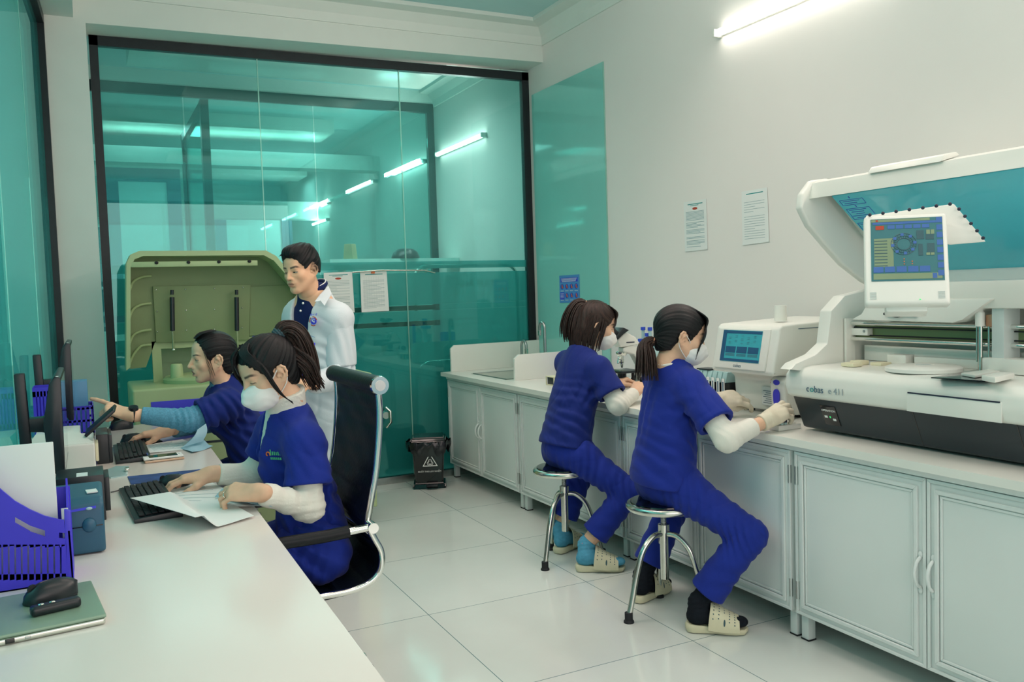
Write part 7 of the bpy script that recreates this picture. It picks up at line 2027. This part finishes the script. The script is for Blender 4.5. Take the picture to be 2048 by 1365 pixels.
# ------------------------------------------------------------------ the man in the lab coat
def person_coat():
    root = thing('person', 'person in an open white lab coat over a navy polo, standing behind the desk', 'person', (1.06, 4.38, 0))
    fd = Vector((-.80, -.60, 0)).normalized(); F, Rt = perp_dirs(fd)
    neck = at(627, 590, y=4.40); base = Vector((neck.x + .02, 4.40, 0))
    shL, shR = at(676, 640, y=4.27), at(597, 632, y=4.50)
    elL, wrL = at(684, 752, y=4.26), at(628, 768, y=4.05)
    elR, wrR = shR + Vector((-.04, .02, -.28)), shR + Vector((-.16, -.16, -.30))
    H = Frame(at(602, 540, y=4.34), (-.81, -.56, -.17), sc=.965, tilt=.02)
    hip = Vector((base.x + .01, base.y + .01, .86))
    hipL, hipR = hip - Rt * .09, hip + Rt * .09
    anL, anR = Vector((hipL.x, hipL.y, .10)), Vector((hipR.x, hipR.y, .10))
    knL, knR = hipL.lerp(anL, .5), hipR.lerp(anR, .5)
    bd = Field(); arm(bd, shL, elL, wrL, .004); arm(bd, shR, elR, wrR, .004); bd.ecap(hip, neck - Vector((0, 0, .10)), .13, .14, Rt, .62); bd.rc(neck - Vector((0, 0, .05)), H.p(0, -.03, -.09), .062, .056, .02)
    for h, k, a in ((hipL, knL, anL), (hipR, knR, anR)): bd.rc(h, k, .078, .056, .03); bd.rc(k, a, .052, .036, .03); bd.rc(a - Vector((0, 0, .04)), a + F * .16 - Vector((0, 0, .06)), .034, .026, .02)
    hd = Field(); head_field(hd, H, True, nose=1.02)
    HL = Frame(wrL, (-.75, -.62, .12), (.35, -.25, .9), 1.02); HR = Frame(wrR, (-.7, -.7, .1), (-.2, .3, .9), 1.02)
    hl = Field(); hand_field(hl, HL, False, GRIP); hr = Field(); hand_field(hr, HR, True, GRIP)
    def stub(x, y, z):       # cropped sides
        r = np.clip((.040 - np.abs(y + .030)) / .02, 0, 1) * np.clip((z + .030) / .03, 0, 1) * (np.abs(x) > .045) * (z < .09)
        r2 = np.clip((-.03 - y) / .03, 0, 1) * np.clip((z + .085) / .04, 0, 1)
        return np.maximum(r * .75 * ((y < .028)), r2 * .8)
    mesh_from('body', [bd.mesh(.007), hd.mesh(.0022), hl.mesh(.003), hr.mesh(.003)], M['skin'], root, colf=face_color(H, SKIN_M, lin(186, 126, 108), lin(34, 30, 30), brow_w=.0044, gaze=.003, look_down=True, stubble=stub))
    # polo
    p = Field(); p.ecap(hip + Vector((0, 0, .02)), neck - Vector((0, 0, .15)), .142, .148, Rt, .66, .05); p.rc(shL, shR, .058, .058, .05); p.rc(neck - Vector((0, 0, .08)), neck + Vector((0, 0, .03)) + F * .012, .078, .069, .04)
    p.rc(neck + Vector((0, 0, .035)) - F * .01, neck + Vector((0, 0, .12)) + F * .02, .052, .060, .008, 's'); p.noise(.0015, 22, .5)
    po = mesh_from('polo_shirt', [p.mesh(.006)], M['polo_navy'], root)
    b = MB(); cc = neck + F * .004 + Vector((0, 0, .026))
    b.tube([cc + Rt * (.066 * math.sin(a)) + F * (.066 * math.cos(a)) + Vector((0, 0, .014 - .028 * math.cos(a))) for a in np.linspace(.25, 2 * PI - .25, 26)], .012, 8)
    co = b.build('collar', M['polo_navy'], po)
    b = MB(); b.tube([cc + Rt * (.067 * math.sin(a)) + F * (.067 * math.cos(a)) + Vector((0, 0, .027 - .028 * math.cos(a))) for a in np.linspace(.25, 2 * PI - .25, 26)], .0028, 6); b.build('collar_edge', M['ink_white'], co)
    for px, py in ((606, 607), (601, 622)):
        c = at(px, py, y=4.245); b = MB(); b.ball(c, (.0055, .0055, .0055), n=10); b.build('button', M['ink_white'], po)
    tr = Field()
    for h, k, a in ((hipL, knL, anL), (hipR, knR, anR)): tr.rc(h, k, .092, .076, .04); tr.rc(k, a, .076, .068, .03)
    tr.noise(.002, 20, .2); mesh_from('trousers', [tr.mesh(.009)], M['polo_navy'], root)
    for a in (anL, anR):
        b = MB(Matrix(((F.y, F.x, 0, a.x), (-F.x, F.y, 0, a.y), (0, 0, 1, 0), (0, 0, 0, 1)))); b.box((0, .06, .035), (.085, .27, .07), bev=.03, seg=3); b.build('shoe', M['black_leather'], root)
    # coat: a wide shell, open in front
    c = Field(); lowc = Vector((base.x + .015, base.y, .50))
    c.ecap(lowc, hip + Vector((0, 0, .05)), .225, .178, Rt, .74, .05); c.ecap(hip + Vector((0, 0, .05)), neck - Vector((0, 0, .16)), .178, .178, Rt, .68, .05)
    c.rc(shL, shR, .072, .072, .05); c.rc(neck - Vector((0, 0, .085)) - F * .02, neck - Vector((0, 0, .02)) - F * .025, .092, .078, .04)
    c.rc(shL, shL.lerp(elL, .30), .074, .070, .04); c.rc(shR, elR, .072, .066, .04); c.rc(elR, wrR, .066, .052, .03)
    c.folds(lowc + Vector((0, 0, .3)) - Rt * .15, .26, -Rt + F * .6, .085, .007, .4); c.folds(shL.lerp(elL, .3) - Vector((0, 0, .05)), .10, (1, .3, .5), .06, .004, .2); c.folds(hip - Rt * .14 + Vector((0, 0, .18)), .16, Vector((.4, 0, 1)), .07, .006, 1.4)
    c.noise(.0025, 15, .8); c.creases(.004, 40, .6, (.6, .2, .8)); c.creases(.003, 30, 2.0, (-.7, -.3, .6))
    # the open front: a wedge taken out along the middle, and the neck
    ftop, fbot = neck + F * .14 - Vector((0, 0, .02)), lowc + F * .30
    n0, F0, R0 = V3(neck), V3(F), V3(Rt)
    def opening(X, Y, Z):
        px, py, pz = X - n0[0], Y - n0[1], Z - n0[2]
        dn = np.clip(-pz, 0, 2); w_ = np.interp(dn, [0, .06, .28, .50, 1.0], [.075, .066, .030, .016, .014]).astype(F4); o_ = np.interp(dn, [0, .3, 1.0], [-.004, .012, .02]).astype(F4)
        return np.maximum(np.abs(px * R0[0] + py * R0[1] - o_) - w_, -(px * F0[0] + py * F0[1]))
    c.add(opening, list(V3(neck) - .4 - np.array([0, 0, .6])), list(V3(neck) + .4), .006, 's')
    c.rc(neck - Vector((0, 0, .01)) + F * .01, neck + Vector((0, 0, .12)) + F * .03, .070, .085, .01, 's')
    c.cut(lowc, (0, 0, -1)); c.cut(shL.lerp(elL, .72), elL - shL) if False else None
    mouth(c, wrR + (elR - wrR) * .1, wrR - elR, .056, .02)
    coat = mesh_from('lab_coat', [c.mesh(.0065)], M['coat_white'], root)
    ss = Field(); ss.rc(shL, shL.lerp(elL, .86), .076, .078, .03); ss.folds(shL.lerp(elL, .5), .10, (1, .3, .5), .06, .004, .2); ss.creases(.003, 40, .6, (.6, .2, .8)); mouth(ss, shL.lerp(elL, .82), elL - shL, .078, .02)
    mesh_from('short_sleeve', [ss.mesh(.0055)], M['coat_white'], coat)
    s = Field(); s.rc(shL.lerp(elL, .6), elL, .060, .064, .02); s.rc(elL, wrL, .064, .050, .03)
    s.folds(elL, .10, (-.6, -.5, .6), .034, .008, .4); s.folds(elL.lerp(wrL, .5), .08, wrL - elL, .035, .005, 1.1); mouth(s, wrL, wrL - elL, .052, .02)
    mesh_from('sleeve_fold', [s.mesh(.005)], M['coat_white'], coat)
    # lapels
    b = MB()
    for sgn, px in ((1, [(583, 622), (590, 640), (577, 680), (574, 655)]), (-1, [(655, 572), (663, 590), (650, 612), (632, 606), (622, 645), (640, 600)])):
        if sgn < 0:
            q = [at(657, 572, y=4.33), at(664, 588, y=4.25), at(650, 612, y=4.22), at(642, 602, y=4.225), at(630, 604, y=4.225), at(640, 590, y=4.26)]
            b.prism(q, F * .006 + Vector((0, -.004, 0)), bev=.001, seg=1)
    b.build('lapel', M['coat_white'], coat)
    # breast badge: a blue disc inside a broken red ring with small letters above
    bc = at(627, 643, y=4.245); B = basis(bc, (F.y * -1, F.x, 0) if False else (.62, -.78, 0), (0, 0, 1))
    b = MB(B); b.cyl((0, 0, -.004), (0, 0, .003), .0165, n=24); bg = b.build('badge', M['blue_panel'], coat)
    b = MB(B)
    for a0, a1 in ((.3, 1.7), (2.2, 3.4), (4.0, 5.2)): b.tube(arc((0, 0, .002), .022, a0, a1, 10, (1, 0, 0), (0, 1, 0)), .0026, 6)
    b.build('badge_ring', M['ink_red'], bg)
    b = MB(B); b.ball((-.004, .002, .003), (.005, .004, .002), n=8); b.ball((.005, -.003, .003), (.004, .005, .002), n=8); b.tube(arc((0, 0, .003), .011, .5, 2.6, 8, (1, 0, 0), (0, 1, 0)), .0014, 5); b.build('badge_mark', M['ink_white'], bg)
    text('lettering', 'BỘ Y TẾ', .012, B @ Matrix.Translation((.004, .032, .002)), M['blue_panel'], bg, .001)
    b = MB(); q = [at(610, 668, y=4.235), at(630, 675, y=4.235)]; b.tube(q, .0018, 5); b.build('pocket_seam', mat('coat_seam', lin(120, 160, 190), .7), coat)
    # hair
    def ex(f):
        f.ell(H.p(0, .050, .098), [q * H.s for q in (.052, .040, .026)], H.R, .03); f.ell(H.p(0, -.01, .108), [q * H.s for q in (.062, .075, .026)], H.R, .03)
        for s_ in (-1, 1): f.ell(H.p(s_ * .108, .0, -.035), [q * H.s for q in (.048, .16, .098)], H.R, .010, 's')
        f.ell(H.p(0, -.14, -.06), [q * H.s for q in (.12, .075, .09)], H.R, .01, 's')
    cap, vec = hair_cap(H, (.01, -.055, .10), .011, .0024, 30, nape=-.02, ears=True, extra=ex, hairline=.012)
    hair = mesh_from('hair', [cap], M['hair_black'], root, vecf=vec)
    b = MB(); rnd = random.Random(3)
    for i in range(120):
        x = rnd.uniform(-.05, .05); y0 = rnd.uniform(-.06, .06)
        z0 = .128 - .6 * x * x / .06 - .5 * (y0 + .01) ** 2 / .1
        b.tube(smooth_path([H.p(x, y0 - .02, z0 - .012), H.p(x + rnd.uniform(-.006, .006), y0 + .006, z0 + .006), H.p(x + rnd.uniform(-.012, .012), y0 + .034, z0 - .004)], 3), [.003, .003, .0028, .0024, .002, .0014, .0006], 5)
    with_strand(b.build('hair_tufts', M['hair_black'], hair, normals=False))
    # the clipboard he holds: a thing of its own
    q = at(607, 705, y=4.02)
    B = basis(q, (.80, -.55, -.1), (.25, .2, .9))
    b = MB(B); b.box((0.012, -.03, 0), (.075, .16, .004), bev=.0018); cb = thing('clipboard', 'blue clipboard held by the person in the lab coat', 'clipboard', q); b.build('board', M['blue_panel'], cb)
    b = MB(B); b.box((.012, -.035, .003), (.055, .13, .001)); b.build('paper', M['paper'], cb)
    return root

# ------------------------------------------------------------------ the two women on stools
def stool_person(key, label, pel, neck, shL, shR, elL, elR, wrL, wrR, H, legs, sock, gloves, fwd, handL, handR, hair_fn, folds_top=(), under_r=.046, bare=.0, stop=(.84, .84), top_kw={}):
    root = thing('person', label, 'person', (pel[0], pel[1], 0))
    top, F, Rt, ax = seated(root, pel, neck, shL, shR, fwd, sleeves=[(shL, elL, .72, .062, .074), (shR, elR, .72, .064, .078)], folds=folds_top, **top_kw)
    (hL, kL, aL, fL), (hR, kR, aR, fR) = legs
    trousers(root, (hL, hR), (kL, kR), (aL, aR), 'scrub', pel=Vector(pel), stop=stop, rad=(.088, .064, .062, .073))
    bd = Field(); arm(bd, shL, elL, wrL); arm(bd, shR, elR, wrR); bd.ecap(pel, neck - ax * .17, .10, .10, Rt, .6); bd.rc(neck - ax * .16, neck, .052, .046, .012); bd.rc(neck, H.p(0, -.036, -.125), .046, .046, .012)
    parts = []
    for h, k, a, f in legs:
        bd.rc(h, k, .072, .053, .03); bd.rc(k, a, .050, .036, .03)
        ff = Field(); foot_field(ff, f, a); parts.append(ff.mesh(.004))
        sf = Field(); up = a + (k - a).normalized() * (.03 if sock == 'sock_blue' else .16)
        foot_field(sf, f, a, .0035); sf.rc(a, up, .040, .042, .02); sf.folds(a, .05, (0, .3, 1), .018, .0022, .5)
        mouth(sf, up, (k - a), .044, .008)
        so = mesh_from('sock', [sf.mesh(.004)], M[sock], root)
        if sock == 'sock_blue':
            b = MB(); d = (k - a).normalized(); u = d.orthogonal().normalized(); v = d.cross(u)
            for j in range(22):
                t = 2 * PI * j / 22; c = a + d * (-.002 + .006 * (j % 2)) + (u * math.cos(t) + v * math.sin(t)) * .0415
                b.ball(c, .0042, n=8)
            b.build('sock_pattern', mat('sock_red', lin(196, 120, 130), .8), so)
        sl = Frame(f.o - Vector((0, 0, .026)) - f.y * .012, f.y); slipper(root, sl)
    hd = Field(); head_field(hd, H); parts += [bd.mesh(.006), hd.mesh(.0028)]
    for HF, right, cur, kw in ((handL[0], False, handL[1], handL[2]), (handR[0], True, handR[1], handR[2])):
        q = Field(); hand_field(q, HF, right, cur, **kw); parts.append(q.mesh(.0026))
    mesh_from('body', parts, M['skin'], root, colf=face_color(H, SKIN_W, lin(190, 110, 100), BROW, look_down=True))
    u = Field()
    for sh, el, wr in ((shL, elL, wrL), (shR, elR, wrR)):
        u.rc(sh, el, under_r, under_r + .002, .02); u.rc(el, wr, under_r, under_r - .012, .03); u.folds(el, .08, (wr - el).normalized() + Vector((0, 0, .5)), .030, .0016, .5)
    tube_collar(u, Vector(neck), H, ax, .059, .30)
    mouth(u, wrL + (elL - wrL) * bare, wrL - elL, .042, .012); mouth(u, wrR + (elR - wrR) * bare, wrR - elR, .042, .012)
    mesh_from('undershirt', [u.mesh(.0045)], M['knit_white'], root)
    if gloves:
        for HF, right, cur, kw, el, wr in ((handL[0], False, handL[1], handL[2], elL, wrL), (handR[0], True, handR[1], handR[2], elR, wrR)):
            g = Field(); hand_field(g, HF, right, cur, grow=.0022, **kw); e = wr + (el - wr) * .16
            g.rc(wr, e, .031, .033, .015); g.noise(.0009, 90, .3); g.folds(wr, .03, (wr - el), .012, .0014, .3); mouth(g, e, (el - wr), .034, .01)
            mesh_from('glove', [g.mesh(.0024)], M['glove'], root)
    face_mask(root, H, 1.0)
    hair_fn(root, H)
    return root

def person_gloved():
    pel, neck = Vector((2.135, 2.925, .585)), Vector((2.175, 2.895, 1.055))
    shL, shR = Vector((2.195, 3.035, 1.010)), Vector((2.165, 2.765, .985))
    elR, wrR = Vector((2.185, 2.575, .795)), Vector((2.385, 2.570, .850))
    elL, wrL = Vector((2.33, 3.10, .82)), at(1432, 800, y=2.99)
    H = Frame(at(1362, 672, y=2.86), (.90, -.38, -.24), sc=1.0)
    hR = Frame(wrR, (.93, .05, .33), (-.35, -.50, .80), 1.02); hL = Frame(wrL, (.90, -.43, .06), (-.05, -.72, .65), 1.06)
    aR, aL = Vector((2.145, 2.715, .115)), Vector((2.145, 3.105, .115))
    fR = Frame((2.105, 2.735, .030), (.80, -.60, 0)); fL = Frame((2.10, 3.095, .030), (.95, .30, 0))
    legs = ((Vector((2.165, 3.00, .555)), Vector((2.325, 3.08, .43)), aL, fL), (Vector((2.165, 2.84, .555)), at(1500, 1072, y=2.58), aR, fR))
    def hair(root, H):
        cap, vec = hair_cap(H, (0, -.110, -.035), .011, .0012, 56, nape=-.070, hairline=.010)
        h = mesh_from('hair', [cap], M['hair_black'], root, vecf=vec)
        b = MB(); t0 = H.p(0, -.106, -.040)
        e = at(1292, 768, y=2.88)
        g = [t0, t0 + Vector((-.035, .012, -.022)), t0.lerp(e, .55) + Vector((-.018, 0, .012)), e]
        locks(b, g, 130, lambda t: .011 + .043 * t ** .75, .0038, 6, wav=.004); with_strand(b.build('ponytail', M['hair_brown'], h, normals=False))
        b = MB(); b.tube(arc(t0 + Vector((-.008, 0, -.004)), .0135, 0, 2 * PI, 20, H.d(1, 0, 0), H.d(0, .3, .9)), .0035, 8); b.build('hair_tie', M['copper'], h)
        b = MB(); rnd = random.Random(2)
        for i in range(54):
            x = rnd.uniform(-.062, .058); s = 1 if x > 0 else -1; ze = -.018 + rnd.uniform(-.03, .02) - (.045 if abs(x) > .045 else 0)
            b.tube(smooth_path([H.p(x * .4, .02, .120), H.p(x * .9, .078, .092), H.p(x * 1.08, .098 - abs(x) * .35, .050), H.p(x * 1.15 + s * .004, .100 - abs(x) * .5, .01), H.p(x * 1.2, .092 - abs(x) * .55, ze)], 4), [.0030] * 11 + [.0026, .0024, .002, .0016, .001, .0006], 5)
        with_strand(b.build('fringe', M['hair_black'], h, normals=False))
    r = stool_person('b', 'person in royal blue scrubs with gloves and a low ponytail, seated before the large analyzer', pel, neck, shL, shR, elL, elR, wrL, wrR, H, legs, 'sock_black', True, (.97, -.22, 0),
        (hL, [(16, 36, 26), (28, 48, 34), (44, 58, 38), (50, 60, 38)], dict(thumb=(22, 26, 16))), (hR, [(12, 34, 26), (18, 40, 28), (24, 44, 30), (30, 46, 30)], dict(thumb=(28, 24, 16))), hair,
        folds_top=[((2.15, 2.78, .80), .13, (.5, .2, 1), .06, .0036, .2), ((2.10, 2.86, .68), .15, (.7, .1, 1), .06, .0036, 1.1), ((2.17, 2.74, .92), .10, (1, .1, -.6), .05, .003, 2), ((2.10, 2.95, .88), .12, (.3, 1, .2), .07, .003, .4)], bare=.34, top_kw=dict(hem=-.018, hipr=.172, waist=.140, chest=.15, slit=True))
    return r

def person_short_hair():
    pel, neck = Vector((2.150, 3.78, .590)), Vector((2.275, 3.795, 1.055))
    shL, shR = Vector((2.265, 3.94, 1.00)), Vector((2.285, 3.655, .985))
    elR, wrR = Vector((2.325, 3.545, .815)), at(1268, 788, y=3.60)
    elL, wrL = Vector((2.42, 3.98, .86)), Vector((2.58, 3.99, .865))
    H = Frame(at(1192, 652, y=3.79), (.92, -.28, -.26), sc=1.0)
    hR = Frame(wrR, (.75, .45, .45), (-.5, -.4, .75), .95); hL = Frame(wrL, (.90, -.20, .15), (-.2, .3, .9), .95)
    aR, aL = Vector((2.155, 3.60, .125)), Vector((2.20, 3.945, .125))
    fR = Frame((2.105, 3.605, .030), (.86, -.50, 0)); fL = Frame((2.155, 3.895, .030), (.90, .42, 0))
    legs = ((Vector((2.175, 3.87, .555)), Vector((2.325, 3.92, .40)), aL, fL), (Vector((2.175, 3.70, .555)), at(1258, 985, y=3.50), aR, fR))
    def hair(root, H):
        def ex(f):
            f.ell(H.p(0, -.062, -.035), [q for q in (.076, .062, .095)], H.R, .03); f.rc(H.p(-.055, -.02, .0), H.p(-.05, -.03, -.10), .030, .022, .02); f.rc(H.p(.055, -.02, .0), H.p(.05, -.03, -.10), .030, .022, .02)
        cap, vec = hair_cap(H, (0, -.02, .16), .012, .0018, 44, nape=-.135, ears=False, extra=ex, hairline=.012, face_c=((0, .110, -.040), (.10, .098, .116)))
        h = mesh_from('hair', [cap], M['hair_brown'], root, vecf=vec)
        b = MB(); rnd = random.Random(12)
        for i in range(150):          # straight lengths hanging to the collar
            a = rnd.uniform(-2.55, 2.55) + PI; x, y = math.sin(a) * .088, math.cos(a) * .100 - .020
            if y > .03: continue
            z1 = -.125 - rnd.uniform(0, .025) + .3 * max(0, y)
            b.tube(smooth_path([H.p(x * .55, y * .6 - .012, .105), H.p(x * .93, y * .95, .05), H.p(x * 1.02, y * 1.02, -.02), H.p(x * .98, y * 1.0 - .004, -.08), H.p(x * .90, y * .92, z1)], 3), [.004] * 8 + [.0036, .003, .0026, .002, .0012], 5)
        for i in range(30):
            x = rnd.uniform(-.055, .055)
            b.tube(smooth_path([H.p(x * .5, .03, .118), H.p(x, .082, .090), H.p(x * 1.05, .102 - abs(x) * .4, .045), H.p(x * 1.1, .100 - abs(x) * .5, .008)], 4), [.003] * 9 + [.0024, .002, .0014, .0008], 5)
        with_strand(b.build('hair_lengths', M['hair_brown'], h, normals=False))
        b = MB(); g = [H.p(0, -.075, .098), H.p(0, -.118, .085), H.p(0, -.138, .02), H.p(0, -.135, -.06), H.p(0, -.118, -.12)]
        locks(b, g, 110, lambda t: .012 + .036 * math.sin(PI * min(1, t * .75)), .0042, 7, wav=.004); with_strand(b.build('half_ponytail', M['hair_brown'], h, normals=False))
        b = MB(); b.tube(arc(H.p(0, -.088, .102), .014, 0, 2 * PI, 18, H.d(1, 0, 0), H.d(0, .5, .8)), .003, 8); b.build('hair_tie', M['copper'], h)
    r = stool_person('a', 'person in navy scrubs with half-tied brown hair and blue socks, seated at the microscope', pel, neck, shL, shR, elL, elR, wrL, wrR, H, legs, 'sock_blue', False, (.99, -.10, 0),
        (hL, GRIP, {}), (hR, [(30, 44, 30), (36, 50, 34), (42, 54, 34), (48, 54, 34)], dict(thumb=(28, 24, 16))), hair,
        folds_top=[((2.17, 3.70, .78), .13, (.5, .2, 1), .06, .0036, .2), ((2.14, 3.74, .68), .14, (.7, .1, 1), .06, .004, 1.1), ((2.25, 3.62, .90), .10, (1, .1, -.6), .05, .004, 2)], bare=.0, stop=(.80, .80), top_kw=dict(hem=.0, hipr=.166, waist=.138, chest=.147, slit=True, mt='scrub_dark'))
    return r

person_masked()
person_pointing()
person_coat()
person_gloved()
person_short_hair()
